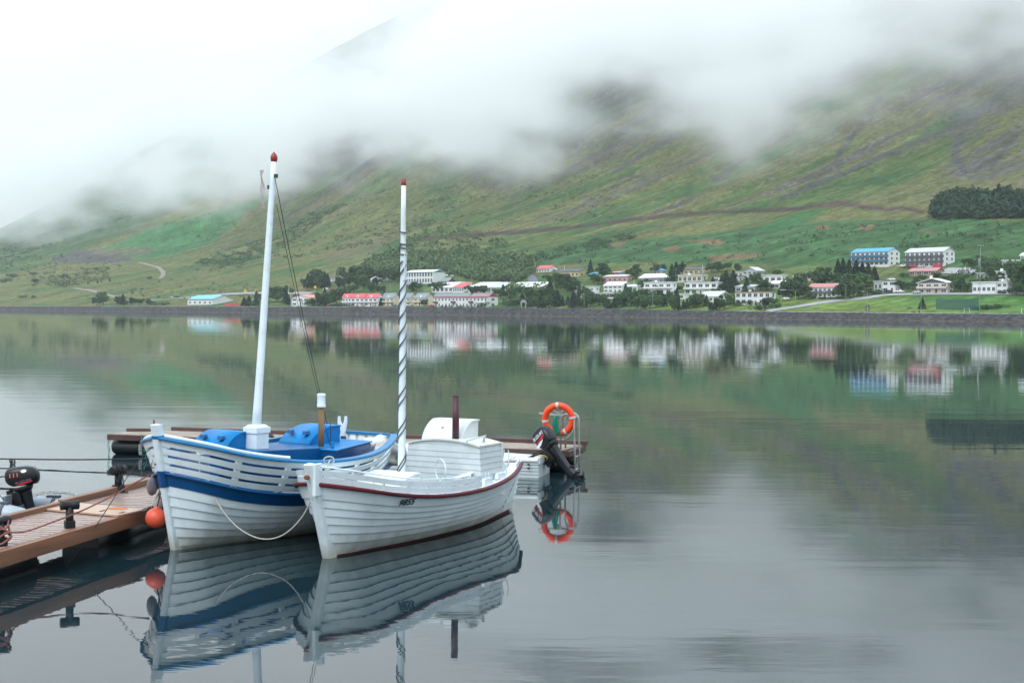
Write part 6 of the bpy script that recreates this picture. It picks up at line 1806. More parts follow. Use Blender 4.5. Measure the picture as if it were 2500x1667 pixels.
car(2218, 654.5, 'dark', 'car', 'dark car at the left foot of the grey apartments')
car(2229, 655, 'red', 'car', 'small red car in front of the grey apartments')
car(2247, 655.3, 'silver', 'car', 'silver car in the middle of the grey apartments')
car(2288, 656, 'red', 'van', 'bright red van in front of the grey apartments')
car(2176, 687, 'white', 'car', 'white car on the grass above the flat white house', -40)
car(2168, 716.5, 'dark', 'car', 'dark car in the drive of the flat white house by the bend')
car(2196, 716.5, 'white', 'pickup', 'white pickup right of the flat white house by the bend')
car(2238, 718.3, 'silver', 'car', 'silver estate car on the upper street before the wide-gabled house', -56)
car(2446, 718.6, 'dark', 'car', 'dark car in the garage doorway at the right')
car(2474, 718.8, 'white', 'car', 'white trailer-height car at the far right of the upper street')
# small yellow digger on the road
p = on_ground(628, 715); r = empty('digger', (p.x, p.y, p.z + .3), R_(-30), 'small yellow digger on the road behind the tall white mast', 'digger')
bm = bmesh.new(); box(bm, -1.6, 1.6, -1.0, -.5, 0, .6); box(bm, -1.6, 1.6, .5, 1.0, 0, .6); bm_obj('tracks', bm, BLACK, r, bevel=.1)
bm = bmesh.new(); box(bm, -1.3, 1.5, -.95, .95, .62, 1.5); box(bm, -.9, .3, -.9, .1, 1.5, 2.6, taper=.9); bm_obj('body', bm, mat('digger_yellow', (.62, .36, .04), .4), r, bevel=.06)
bm = bmesh.new(); tube(bm, [(-1.2, 0, 1.3), (-2.6, 0, 2.6), (-3.9, 0, 2.1), (-4.3, 0, .8)], .18, 6); box(bm, -4.7, -4.0, -.4, .4, .3, .9); bm_obj('boom', bm, mat('digger_yellow', (.62, .36, .04), .4), r)

# ------------------------------------------------------------------ posts, lamps, signs
POLE = mat('pole_grey', (.26, .31, .33), .5, .05, .5); POLEW = mat('pole_white', (.70, .72, .72), .5)
POLES = []
def pole(px, yt, yb, kind, label, arm=None, rad=.10):
    p = on_ground(px, yb) if yb < 755 else on_ground(px, 754)
    if yb >= 755:
        s_, _ = shore_s(np.array([p.x]), np.array([p.y]));
        i = int(np.argmin(np.abs((SH[:, 0] / SH[:, 1]) - (px - 1250) / FPX))); a = SH[i] * 1.0; k = 1 + 11.5 / np.linalg.norm(a); p = Vector((a[0] * k, a[1] * k, 0)); p.z = gz(p.x, p.y)
    hz = 757 + (px - 1250) * ROLL; top = CAM_H + (hz - yt) / FPX * p.y - p.z
    nm = {'lamp': 'street_lamp', 'flag': 'flagpole', 'flood': 'floodlight_mast', 'post': 'pole'}[kind]
    r = empty(nm, p, 0, label, {'lamp': 'street lamp', 'flag': 'flagpole', 'flood': 'floodlight mast', 'post': 'pole'}[kind], {'lamp': 'street lamps on the far shore', 'flag': 'flagpoles by the houses', 'flood': 'tall masts by the pitch', 'post': 'utility poles'}[kind])
    k = rad * 1.0
    bm = bmesh.new(); tube(bm, [(0, 0, -.5), (0, 0, top * .5), (0, 0, top)], [k * 1.2, k, k * .7], 7); bm_obj('pole', bm, POLEW if kind == 'flag' else POLE, r)
    if kind == 'lamp':
        for a in (arm if isinstance(arm, tuple) else (arm or -1,)):
            bm = bmesh.new(); tube(bm, bez([(0, 0, top - .15), (a * .6, 0, top + .15), (a * 1.7, 0, top + .25)], 4), .05, 6); 
            ar = bm_obj('arm', bm, POLE, r); bm = bmesh.new(); box(bm, min(a * 1.5, a * 2.5), max(a * 1.5, a * 2.5), -.17, .17, top + .14, top + .36); bm_obj('lamp_head', bm, POLEW, ar, bevel=.05)
    elif kind == 'flag':
        bm = bmesh.new(); lathe(bm, [(.02, 0), (.13, .1), (.1, .22), (.02, .26)], 8, Matrix.Translation((0, 0, top))); bm_obj('finial', bm, POLEW, r)
    elif kind == 'flood':
        bm = bmesh.new(); box(bm, -1.3, 1.3, -.1, .1, top - .3, top - .1); bm_obj('cross_arm', bm, POLE, r); 
        for x in (-1.1, -.4, .4, 1.1): bm = bmesh.new(); box(bm, x - .22, x + .22, -.3, 0, top - .2, top + .25); bm_obj('floodlight', bm, POLE, r)
    return r
for a in ((59, 719, 744, 'lamp', 'street lamp nearest the left edge of the far shore'), (210, 727, 738, 'lamp', 'short street lamp left of the roadside trees at the far left'), (314, 712, 745, 'lamp', 'street lamp above the leafy trees at the far left'),
          (434, 719, 745, 'lamp', 'white-headed street lamp left of the turquoise-roofed shed'), (773, 711, 747, 'lamp', 'street lamp between the coral-roofed house and the trees'), (952, 683, 708, 'lamp', 'lamp on the grass bank left of the rope-wound mast'),
          (1397, 726, 757, 'lamp', 'lamp before the tree belt at its left end'), (1623, 715, 758, 'lamp', 'tall lamp before the middle of the tree belt'), (1201, 725, 751, 'lamp', 'lamp before the maroon gable of the row'),
          (1942, 709, 750, 'lamp', 'left one of the two lamps where the road reaches the shore', -3.2), (1954, 712, 760, 'lamp', 'two-headed lamp where the road reaches the shore', (-1.4, 1.4)), (2065, 694, 735, 'lamp', 'lamp by the bend right of the pink-roofed house', -2.6),
          (2064, 647, 668, 'lamp', 'lamp above the round trees below the blue apartments'), (2125, 713, 764, 'lamp', 'thin lamp standing in the lawn'), (2289, 714, 764, 'lamp', 'thin lamp behind the green court fence'), (2390, 630, 657, 'flag', 'white pole by the shrubs right of the apartments'),
          (2356, 650, 677, 'flag', 'white flagpole by the car park right of the brown house'), (2131, 672, 683, 'flag', 'short white flagpole left of the white car on the grass'), (2403, 676, 691, 'post', 'thin pole before the tall hedge'), (2378, 657, 679, 'lamp', 'lamp left of the small glazed house'),
          (710, 715, 748, 'flag', 'pale flagpole left of the coral-roofed house'), (1378, 649, 673, 'flag', 'white flagpole before the long yellow house'), (1419, 702, 733, 'flag', 'white flagpole before the low white house'), (1474, 655, 677, 'flag', 'white flagpole left of the pink bungalow'),
          (1577, 644, 670, 'post', 'wooden pole behind the grey hip-roofed house'), (1715, 647, 675, 'flag', 'white flagpole before the yellow house above the cream one'), (1547.5, 686, 707, 'flag', 'white flagpole at the butterfly-roofed wing'),
          (1650, 655, 690, 'post', 'bluish pole left of the cream flat-roofed house'), (1137, 638, 660, 'post', 'pale pole standing in the wood behind the terrace'), (1306, 643, 664, 'flag', 'pole left of the bright red-roofed house')):
    pole(a[0], a[1], a[2], a[3], a[4], a[5] if len(a) > 5 else None, .09 if a[3] != 'flag' else .11)
pole(2342, 667, 765, 'flood', 'tall floodlight mast left of the white goal', rad=.13); pole(2453, 600, 766, 'flood', 'tall floodlight mast nearest the right edge', rad=.11)
def sign(px, yt, yb, shape, label):
    p = on_ground(px, yb); sc = p.y / FPX; h = (yb - yt) * sc
    r = empty('road_sign', p, 0, label, 'road sign', 'yellow road signs')
    bm = bmesh.new(); tube(bm, [(0, .1, -.3), (0, .1, h * .9)], .08, 6); bm_obj('post', bm, POLE, r)
    w = 9 * sc * .5 * (1.0 if shape == 't' else .8); z = h - w
    P_ = [(-w, z - w * .9), (w, z - w * .9), (0, z + w)] if shape == 't' else [(0, z - w), (w, z + w * .1), (w * .55, z + w), (-w * .55, z + w), (-w, z + w * .1)]
    bm = bmesh.new(); a = [bm.verts.new((x, 0, q)) for x, q in P_]; b = [bm.verts.new((x, .08, q)) for x, q in P_]; bm.faces.new(a); bm.faces.new(b[::-1])
    for i in range(len(a)): bm.faces.new([a[i], b[i], b[(i + 1) % len(a)], a[(i + 1) % len(a)]])
    bm_obj('sign_plate', bm, mat('sign_yellow', (.80, .48, .02), .4), r)
sign(598.5, 704, 730, 't', 'triangular yellow warning sign left of the tall white mast'); sign(769.5, 698, 714, 'd', 'yellow pointed sign left of the white van')

# ------------------------------------------------------------------ sculptures, pitch, fence
def stone_arch(px, yb, yt, wpx, label, mt, hole=.5):
    p = on_ground(px, min(yb, 753)); i = int(np.argmin(np.abs((SH[:, 0] / SH[:, 1]) - (px - 1250) / FPX))); a = SH[i]; k = 1 + 13. / np.linalg.norm(a); p = Vector((a[0] * k, a[1] * k, gz(a[0] * k, a[1] * k)))
    sc = p.y / FPX; H_ = (yb - yt) * sc; W_ = wpx * sc
    r = empty('sculpture', p, 0, label, 'sculpture')
    bm = bmesh.new(); n = 22; rr = random.Random(3)
    out = [(W_ / 2 * math.cos(t) ** 1 * (.85 + .15 * math.sin(t)), H_ * .52 + H_ * .48 * math.sin(t)) for t in np.linspace(-.9, math.pi + .9, n)]
    inn = [(W_ / 2 * hole * math.cos(t), H_ * .44 + H_ * .48 * hole * math.sin(t)) for t in np.linspace(-.9, math.pi + .9, n)]
    out[0] = (W_ * .36, 0); inn[0] = (W_ * .2, 0); out[-1] = (-W_ * .36, 0); inn[-1] = (-W_ * .2, 0)
    rows = []
    for (x, z), (x2, z2) in zip(out, inn):
        j = rr.uniform(-.05, .05)
        rows.append([bm.verts.new(q) for q in ((x + j, -.5, z + j), (x2, -.55, z2), (x2, .55, z2), (x + j, .5, z))])
    for A, B in zip(rows, rows[1:]):
        for q in range(4): bm.faces.new([A[q], A[(q + 1) % 4], B[(q + 1) % 4], B[q]])
    bm.faces.new(rows[0]); bm.faces.new(rows[-1][::-1]); bm_obj('stone_ring', bm, mt, r)
    bm = bmesh.new(); box(bm, -W_ * .45, W_ * .45, -.8, .8, -.4, .15); bm_obj('plinth', bm, mt, r)
    return r, H_, W_
stone_arch(1256, 755, 734.5, 18, 'grey stone arch sculpture on the green mound by the embankment', mat('sculpture_stone', (.30, .31, .32), .8, .25, 1.2))
r, H_, W_ = stone_arch(2078, 764, 743, 13, 'dark looped sculpture on the sloping lawn', mat('sculpture_dark', (.10, .115, .12), .6, .25, 1.2), .55)
bm = bmesh.new(); bmesh.ops.create_icosphere(bm, subdivisions=2, radius=W_ * .17, matrix=Matrix.Translation((0, 0, H_ * .5))); bm_obj('inner_ball', bm, mat('sculpture_light', (.36, .40, .40), .6), r, smooth=True)
def near_shore(px, d): 
    i = int(np.argmin(np.abs((SH[:, 0] / SH[:, 1]) - (px - 1250) / FPX))); T_ = (px - 1250) / FPX
    a = SH[i]; y = a[1] + d; return Vector((T_ * y, y, gz(T_ * y, y)))
def goal(px0, px1, yt, label):
    a = near_shore(px0, 18); T_ = (px1 - 1250) / FPX; y2 = a.y - 1.5; b = Vector((T_ * y2, y2, 0)); w = (Vector((b.x, b.y, a.z)) - a).length
    hz = 757 + (px0 - 1250) * ROLL; h = max(1.9, CAM_H + (hz - yt) / FPX * a.y - a.z)
    r = empty('goal', a, math.atan2(b.y - a.y, b.x - a.x), label, 'goal', 'goals on the small pitch')
    bm = bmesh.new(); tube(bm, [(0, 0, -.2), (0, 0, h), (w, 0, h), (w, 0, -.2)], .09, 6); bm_obj('frame', bm, POLEW, r)
    bm = bmesh.new(); tube(bm, [(0, 0, h), (-.2, 1.2, 0)], .04, 5); tube(bm, [(w, 0, h), (w - .2, 1.2, 0)], .04, 5); bm_obj('stay', bm, POLEW, r)
goal(2353, 2366, 753, 'white goal left of the last floodlight mast'); goal(2493, 2504, 754, 'pale goal cut by the right edge')
def court_fence():
    a = near_shore(2284, 22); b = near_shore(2388, 24); d = b - a; d.z = 0; w = d.length
    r = empty('court_fence', a, math.atan2(d.y, d.x), 'green mesh court fence behind the goal', 'fence')
    bm = bmesh.new()
    for i in range(27):
        x = w * i / 26; tube(bm, [(x, 0, -2), (x, 0, 4.3)], .07, 5)
    for z in (.1, 2.2, 4.3): tube(bm, [(0, 0, z), (w, 0, z)], .045, 5)
    bm_obj('posts_and_rails', bm, mat('fence_green', (.02, .12, .09), .6), r)
    mt, t, bs = new_mat('mesh_net'); bs.inputs['Base Color'].default_value = (.02, .10, .08, 1); bs.inputs['Alpha'].default_value = .42
    bm = bmesh.new(); box(bm, 0, w, -.01, .01, -1, 4.3); bm_obj('netting', bm, mt, r)
court_fence()
p = near_shore(2229, 14); r = empty('bench', p, R_(-54), 'dark bench on the lawn above the embankment', 'bench'); bm = bmesh.new(); box(bm, -1.2, 1.2, -.25, .25, .42, .5); bm_obj('seat', bm, TIMBER2, r)
bm = bmesh.new(); box(bm, -1.2, 1.2, .2, .28, .5, .9); bm_obj('backrest', bm, TIMBER2, r)
for x in (-1, 1): bm = bmesh.new(); box(bm, x - .05, x + .05, -.22, .22, 0, .42); bm_obj('leg', bm, TIMBER2, r)
p = near_shore(2243, 14); r = empty('litter_bin', p, 0, 'small dark litter bin right of the bench', 'bin'); bm = bmesh.new(); lathe(bm, [(.26, .1), (.32, 1.0), (.3, 1.05), (.2, 1.2), (.02, 1.25)], 10); bm_obj('body', bm, BLACK, r)
bm = bmesh.new(); tube(bm, [(0, 0, -.2), (0, 0, .15)], .1, 6); bm_obj('post', bm, BLACK, r)
# ================================================================== trees and scrub
def leaf_mat(name, c1, c2):
    mt, t, b = new_mat(name)
    c = N(t, 'ShaderNodeTexCoord'); oi = N(t, 'ShaderNodeObjectInfo')
    n1 = N(t, 'ShaderNodeTexNoise'); n1.inputs['Scale'].default_value = 3.5; n1.inputs['Detail'].default_value = 3
    t.links.new(c.outputs['Object'], n1.inputs['Vector'])
    mx = N(t, 'ShaderNodeMix', data_type='RGBA'); mx.inputs[6].default_value = (*c1, 1); mx.inputs[7].default_value = (*c2, 1)
    ad = N(t, 'ShaderNodeMath', operation='MULTIPLY_ADD'); ad.inputs[1].default_value = .5; t.links.new(oi.outputs['Random'], ad.inputs[0]); 
    mr = N(t, 'ShaderNodeMapRange'); mr.inputs[1].default_value = .35; mr.inputs[2].default_value = .68; mr.inputs[4].default_value = .6; t.links.new(n1.outputs['Fac'], mr.inputs[0]); t.links.new(mr.outputs[0], ad.inputs[2])
    t.links.new(ad.outputs[0], mx.inputs[0]); t.links.new(mx.outputs[2], b.inputs['Base Color'])
    b.inputs['Roughness'].default_value = .8; b.inputs['Specular IOR Level'].default_value = .15
    return mt
LEAF_D = leaf_mat('spruce_leaf', (.014, .034, .024), (.036, .072, .040))
LEAF_B = leaf_mat('birch_leaf', (.030, .066, .028), (.070, .130, .048))
LEAF_L = leaf_mat('willow_leaf', (.045, .10, .035), (.085, .16, .055))
BARK = mat('bark', (.07, .055, .045), .9, .3, 4.)
def leaf_cloud(rng, kind, n):
    """leaf clumps of a unit-height crown"""
    C = []
    if kind == 'conifer':
        t = rng.rand(n) ** .75; z = .08 + .92 * t; tier = .75 + .35 * np.abs(np.sin(z * 17 + rng.rand() * 6))
        R = .27 * (1 - t) ** .85 * tier * (.35 + .65 * rng.rand(n) ** .5) + .012; a = rng.rand(n) * 2 * np.pi
        R *= 1 + .25 * np.sin(3 * a + rng.rand() * 6)
        C = np.stack([R * np.cos(a), R * np.sin(a), z - R * .25], 1); s = .055 * (1.2 - .6 * t)
    else:
        k = 9; cen = rng.randn(k, 3) * np.array([.19, .19, .15]) + np.array([0, 0, .60]); rad = .14 + .13 * rng.rand(k)
        if kind == 'bush': cen[:, 2] = .25 + .35 * rng.rand(k); cen[:, :2] *= 2.0; rad *= 1.3
        i = rng.randint(0, k, n); d = rng.randn(n, 3); d /= np.linalg.norm(d, axis=1)[:, None]; rr = rad[i] * (.45 + .6 * rng.rand(n) ** .4)
        C = cen[i] + d * rr[:, None]; C[:, 2] = np.clip(C[:, 2], .06, 1.05); s = np.full(n, .062)
    return C, s
def quads_from(C, s, rng, jit=.5):
    n = len(C); a = rng.randn(n, 3); a /= np.linalg.norm(a, axis=1)[:, None]; b = np.cross(a, rng.randn(n, 3)); b /= np.linalg.norm(b, axis=1)[:, None] + 1e-9
    s = (s * (1 - jit / 2 + jit * rng.rand(n)))[:, None]
    V = np.stack([C - a * s, C + b * s * .8, C + a * s, C - b * s * .8], 1).reshape(-1, 3)
    return V
def quad_mesh(name, V):
    me = bpy.data.meshes.new(name); n = len(V) // 4
    me.vertices.add(len(V)); me.vertices.foreach_set('co', V.astype(np.float32).ravel()); me.loops.add(len(V)); me.loops.foreach_set('vertex_index', np.arange(len(V), dtype=np.int32))
    me.polygons.add(n); me.polygons.foreach_set('loop_start', (np.arange(n) * 4).astype(np.int32)); me.polygons.foreach_set('loop_total', np.full(n, 4, np.int32)); me.update(calc_edges=True)
    return me
TREEV = {}
for kd, nn_, mt_ in (('conifer', 620, LEAF_D), ('broad', 700, LEAF_B), ('pale', 700, LEAF_L), ('bush', 460, LEAF_B)):
    for v in range(3):
        rng = np.random.RandomState(hash(kd) % 1 + v * 7 + len(kd)); C, s = leaf_cloud(rng, kd if kd != 'pale' else 'broad', nn_)
        me = quad_mesh('crown', quads_from(C, s, rng)); me.materials.append(mt_)
        bm = bmesh.new(); tube(bm, [(0, 0, -.08), (.01, 0, .25), (0, .01, .55 if kd != 'conifer' else .85)], [.028, .02, .006], 7)
        if kd != 'conifer':
            for k in range(4):
                a = k * 1.6 + v; tube(bm, [(0, 0, .22 + .06 * k), (.10 * math.cos(a), .10 * math.sin(a), .42 + .05 * k), (.2 * math.cos(a), .2 * math.sin(a), .6 + .04 * k)], [.013, .009, .003], 5)
        mt2 = bpy.data.meshes.new('trunk'); bmesh.ops.recalc_face_normals(bm, faces=bm.faces); bm.to_mesh(mt2); bm.free(); mt2.materials.append(BARK)
        TREEV[kd, v] = (me, mt2)
TREES = []
def tree(px, yb, hpx, kind, wf=1.0, name=None):
    p = on_ground(px, yb) if yb <= 755 else near_shore(px, 24)
    h = hpx / FPX * p.y
    nm = {'conifer': 'spruce_tree', 'broad': 'birch_tree', 'pale': 'willow_tree', 'bush': 'bush'}[kind]
    v = len(TREES) % 3; r = empty(nm, p, random.uniform(0, 6.28)); r.scale = (h * wf, h * wf, h)
    cr, tk = TREEV[kind, v]
    for nme, me in (('trunk', tk), ('crown', cr)):
        o = bpy.data.objects.new(nme, me); COL.objects.link(o); o.parent = r
    TREES.append((r, px, yb, kind, hpx)); return r
TL = []
# roadside left
TL += [(252, 745, 30, 'broad', 1.2), (236, 745, 22, 'broad', 1.1), (300, 745, 27, 'conifer', 1.3), (286, 745, 20, 'broad', 1.2), (322, 745, 20, 'broad', 1.4), (340, 746, 18, 'broad', 1.4), (362, 746, 16, 'broad', 1.4), (398, 746, 13, 'bush', 1.3), (376, 746, 12, 'bush', 1.2)]
TL += [(596, 747, 22, 'conifer', 1.5), (608, 747, 26, 'conifer', 1.4), (626, 747, 38, 'conifer', .8), (618, 747, 16, 'bush', 1.2)]
# bushes on the left slope
TL += [(80, 672, 11, 'bush', 1.4), (237, 660, 9, 'bush', 1.3), (262, 658, 8, 'bush', 1.2), (212, 670, 9, 'bush', 1.2), (158, 679, 13, 'bush', 1.3), (85, 690, 13, 'bush', 1.5), (128, 676, 7, 'bush', 1), (268, 688, 9, 'conifer', 1.1), (238, 692, 9, 'conifer', 1), (215, 694, 8, 'conifer', 1), (248, 690, 7, 'conifer', 1), (30, 678, 12, 'bush', 1.8), (10, 690, 14, 'bush', 1.6), (55, 728, 10, 'bush', 1.6), (80, 728, 9, 'bush', 1.3), (365, 681, 8, 'bush', 1.6)]
# behind the mast and around the coral-roofed house
TL += [(655, 738, 30, 'broad', 1.0), (675, 738, 36, 'broad', 1.1), (692, 736, 40, 'broad', 1.0), (662, 722, 22, 'broad', 1.1), (700, 744, 34, 'conifer', 1.2), (640, 742, 26, 'broad', 1.1), (718, 742, 24, 'broad', .9)]
TL += [(752, 702, 34, 'conifer', 1.2), (765, 702, 44, 'conifer', 1.2), (778, 702, 46, 'broad', 1.0), (792, 702, 40, 'conifer', 1.1), (800, 702, 34, 'conifer', 1.1), (748, 705, 26, 'broad', 1.1), (785, 704, 34, 'broad', 1.1)]
TL += [(780, 748, 36, 'broad', 1.0), (793, 747, 44, 'conifer', 1.0), (805, 746, 30, 'broad', 1.2), (822, 746, 46, 'broad', 1.1), (835, 742, 42, 'broad', 1.1), (757, 747, 20, 'bush', 1.2), (768, 747, 24, 'bush', 1.3), (843, 740, 30, 'broad', 1.0)]
TL += [(836, 680, 26, 'broad', 1.1), (858, 684, 34, 'broad', 1.1), (884, 686, 40, 'broad', 1.2), (902, 690, 36, 'broad', 1.1), (870, 700, 34, 'broad', 1.2), (850, 702, 30, 'broad', 1.2), (888, 706, 30, 'broad', 1.2), (915, 704, 28, 'broad', 1.2), (930, 690, 30, 'broad', 1.1), (826, 706, 28, 'broad', 1.1), (950, 688, 34, 'broad', 1.2), (970, 690, 36, 'broad', 1.1), (905, 715, 22, 'broad', 1.2), (930, 716, 20, 'broad', 1.2), (862, 716, 22, 'broad', 1.3)]
TL += [(930, 747, 20, 'conifer', 1.4), (1036, 747, 18, 'broad', 1.1), (1017, 712, 26, 'broad', 1.1), (1005, 712, 18, 'broad', 1.2), (1066, 714, 26, 'broad', 1.2), (1082, 712, 24, 'broad', 1.2), (1090, 704, 16, 'bush', 1.2)]
TL += [(1150, 718, 22, 'broad', 1.2), (1165, 718, 22, 'broad', 1.1), (1184, 718, 20, 'broad', 1.2), (1228, 722, 28, 'conifer', 1.1), (1214, 725, 22, 'broad', 1.2), (1200, 745, 28, 'broad', 1.2), (1190, 748, 20, 'bush', 1.3), (1180, 750, 14, 'bush', 1.4), (1230, 738, 26, 'broad', 1.3), (1250, 732, 24, 'broad', 1.2)]
TL += [(1262, 725, 26, 'broad', 1.1), (1290, 735, 32, 'broad', 1.3), (1310, 738, 34, 'broad', 1.3), (1275, 745, 30, 'conifer', 1.2), (1325, 742, 34, 'broad', 1.2), (1343, 722, 40, 'conifer', 1.1), (1335, 728, 30, 'conifer', 1.1), (1350, 738, 30, 'broad', 1.2), (1300, 750, 24, 'broad', 1.3), (1240, 748, 20, 'bush', 1.4), (1370, 705, 34, 'broad', 1.1), (1385, 712, 44, 'broad', 1.1), (1396, 722, 40, 'broad', 1.1), (1360, 690, 22, 'broad', 1.2), (1340, 690, 20, 'broad', 1.2)]
# tree belt above the embankment
rb = random.Random(11)
for i in range(46):
    x = 1262 + i * 11.2 + rb.uniform(-3, 3)
    if x > 1772: break
    TL.append((x, 756.5, rb.uniform(22, 35) * (1 if x > 1330 else .85), rb.choice(['conifer', 'broad', 'conifer', 'broad', 'pale']), rb.uniform(1.0, 1.4)))
TL += [(1422, 722, 22, 'broad', 1.2), (1436, 735, 34, 'broad', 1.1), (1414, 730, 30, 'conifer', 1.0), (1400, 738, 30, 'conifer', 1.1), (1470, 735, 16, 'bush', 1.3), (1527, 730, 38, 'conifer', 1.0), (1535, 738, 34, 'broad', 1.2), (1512, 738, 24, 'broad', 1.2), (1568, 738, 34, 'broad', 1.5), (1582, 738, 26, 'pale', 1.4), (1570, 706, 26, 'broad', 1.1), (1617, 728, 36, 'broad', 1.0), (1608, 736, 26, 'broad', 1.2), (1640, 722, 30, 'broad', 1.0), (1652, 738, 34, 'conifer', 1.2), (1634, 740, 26, 'broad', 1.2), (1677, 712, 26, 'broad', 1.2), (1695, 735, 20, 'broad', 1.3), (1740, 712, 36, 'conifer', 1.2), (1752, 718, 26, 'broad', 1.1)]
TL += [(1441, 672, 38, 'conifer', .9), (1470, 680, 36, 'broad', 1.3), (1448, 690, 24, 'broad', 1.2), (1461, 696, 26, 'broad', 1.2), (1553, 680, 32, 'broad', 1.2), (1535, 676, 20, 'broad', 1.2), (1600, 668, 24, 'broad', 1.1), (1618, 664, 18, 'broad', 1), (1640, 688, 44, 'conifer', 1.0), (1650, 680, 40, 'conifer', 1.1), (1666, 664, 26, 'conifer', 1.0), (1660, 662, 20, 'broad', 1.1), (1738, 668, 28, 'broad', 1.2), (1755, 664, 24, 'broad', 1.1)]
TL += [(1772, 710, 50, 'conifer', 1.2), (1790, 712, 52, 'conifer', 1.2), (1762, 706, 36, 'conifer', 1.1), (1782, 716, 40, 'conifer', 1.2), (1776, 662, 22, 'broad', 1.1), (1800, 664, 20, 'broad', 1.1), (1822, 712, 36, 'conifer', 1.1), (1828, 735, 32, 'broad', 1.1), (1850, 694, 26, 'broad', 1.2), (1838, 690, 22, 'broad', 1.1), (1870, 712, 30, 'broad', 1.3), (1860, 708, 24, 'broad', 1.2), (1780, 745, 30, 'broad', 1.2), (1795, 748, 18, 'bush', 1.4), (1830, 745, 14, 'bush', 1.4), (1870, 752, 26, 'broad', 1.5), (1885, 748, 24, 'broad', 1.2), (1855, 756, 18, 'bush', 1.5), (1896, 752, 16, 'bush', 1.4), (1905, 668, 12, 'bush', 1.6), (1893, 669, 12, 'bush', 1.4)]
TL += [(1925, 728, 44, 'broad', 1.1), (1938, 720, 50, 'broad', 1.1), (1950, 730, 40, 'broad', 1.1), (1965, 728, 34, 'broad', 1.2), (1955, 700, 34, 'broad', 1.0), (1912, 728, 28, 'broad', 1.2), (1975, 732, 22, 'broad', 1.4), (1998, 702, 42, 'broad', 1.2), (2015, 700, 44, 'broad', 1.3), (2035, 694, 30, 'broad', 1.2), (2062, 700, 34, 'broad', 1.5), (2060, 732, 44, 'broad', 1.2), (2075, 730, 40, 'broad', 1.2), (2048, 728, 30, 'broad', 1.1), (2045, 668, 36, 'conifer', 1.1), (2058, 670, 40, 'conifer', 1.1), (2073, 672, 38, 'conifer', 1.2), (2090, 676, 42, 'conifer', 1.2), (2105, 678, 38, 'conifer', 1.2), (2120, 682, 40, 'conifer', 1.2), (2135, 684, 34, 'conifer', 1.2), (2098, 700, 32, 'pale', 1.3), (2115, 702, 34, 'pale', 1.3), (2100, 722, 22, 'broad', 1.5), (2120, 722, 20, 'broad', 1.5), (2135, 720, 18, 'bush', 1.5), (2084, 724, 26, 'broad', 1.3)]
TL += [(2204, 708, 24, 'broad', 1.3), (2228, 706, 18, 'broad', 1.2), (2238, 700, 22, 'broad', 1.2), (2205, 676, 14, 'bush', 1.3), (2288, 712, 18, 'pale', 1.3), (2251, 754.5, 28, 'conifer', 1.3), (2219, 753, 5, 'bush', 1.8), (2255, 686, 16, 'pale', 1.6), (2285, 688, 20, 'broad', 1.5), (2310, 692, 22, 'broad', 1.5), (2335, 702, 34, 'broad', 1.1), (2345, 712, 36, 'broad', 1.2), (2360, 714, 24, 'broad', 1.4), (2325, 704, 26, 'broad', 1.2), (2417, 680, 26, 'broad', 1.1), (2445, 678, 26, 'broad', 1.1), (2395, 664, 14, 'bush', 1.5), (2370, 650, 18, 'broad', 1.4), (2355, 646, 16, 'broad', 1.4), (2412, 655, 16, 'broad', 1.4), (2390, 632, 12, 'bush', 1.4)]
TL += [(2475, 700, 66, 'broad', 1.0), (2490, 708, 74, 'broad', 1.0), (2505, 716, 70, 'broad', 1.1), (2482, 720, 32, 'broad', 1.3), (2498, 722, 30, 'broad', 1.3), (2468, 712, 26, 'bush', 1.2), (2515, 690, 60, 'broad', 1.1), (2425, 690, 10, 'bush', 1.9), (2400, 690, 10, 'bush', 1.9), (2375, 690, 10, 'bush', 1.9), (2385, 755, 14, 'bush', 1.9), (2405, 757, 14, 'bush', 2.0), (2425, 757, 12, 'bush', 2.0), (2440, 757, 12, 'bush', 2.0)]
for x in range(815, 866, 9): TL.append((x, 748.3, 8, 'bush', 1.6))
for x in range(2000, 2056, 9): TL.append((x, 730, 7, 'bush', 1.7))
for x in range(1063, 1180, 13): TL.append((x, 750.5, 6, 'bush', 1.5))
for a in TL: tree(*a)
# labels: kind + where it stands relative to the nearest building, numbered from the left where several share a spot
KN = {'conifer': 'dark spruce', 'broad': 'leafy green tree', 'pale': 'pale green willow', 'bush': 'low green bush'}
ORD = ['first', 'second', 'third', 'fourth', 'fifth', 'sixth', 'seventh', 'eighth', 'ninth', 'tenth', 'eleventh', 'twelfth', 'thirteenth', 'fourteenth', 'fifteenth', 'sixteenth', 'seventeenth', 'eighteenth', 'nineteenth', 'twentieth']
bins = {}
for (r, px, yb, kd, hp) in TREES:
    if abs(yb - 756.5) < .01 and 1262 <= px <= 1780: spot = 'in the belt above the embankment'; kn = KN[kd]; grp = 'trees in the belt above the embankment'
    else:
        k = min(range(len(HOUSES)), key=lambda i: abs(HOUSES[i][1] - px) + 2.2 * abs(HOUSES[i][2] - yb + 10)); hs = HOUSES[k]; dx = px - hs[1]; dy = yb - hs[2] - 8
        if px < 420: spot = 'on the shore at the far left' if yb > 735 else 'on the open slope at the far left'
        else: spot = ('below ' if dy > 12 else 'above ' if dy < -12 else 'left of ' if dx < 0 else 'right of ') + hs[0]
        grp = 'garden trees and bushes of the village'; kn = ('tall ' if hp > 38 else '') + KN[kd]
    bins.setdefault((kn, spot, grp), []).append((px, r, kd))
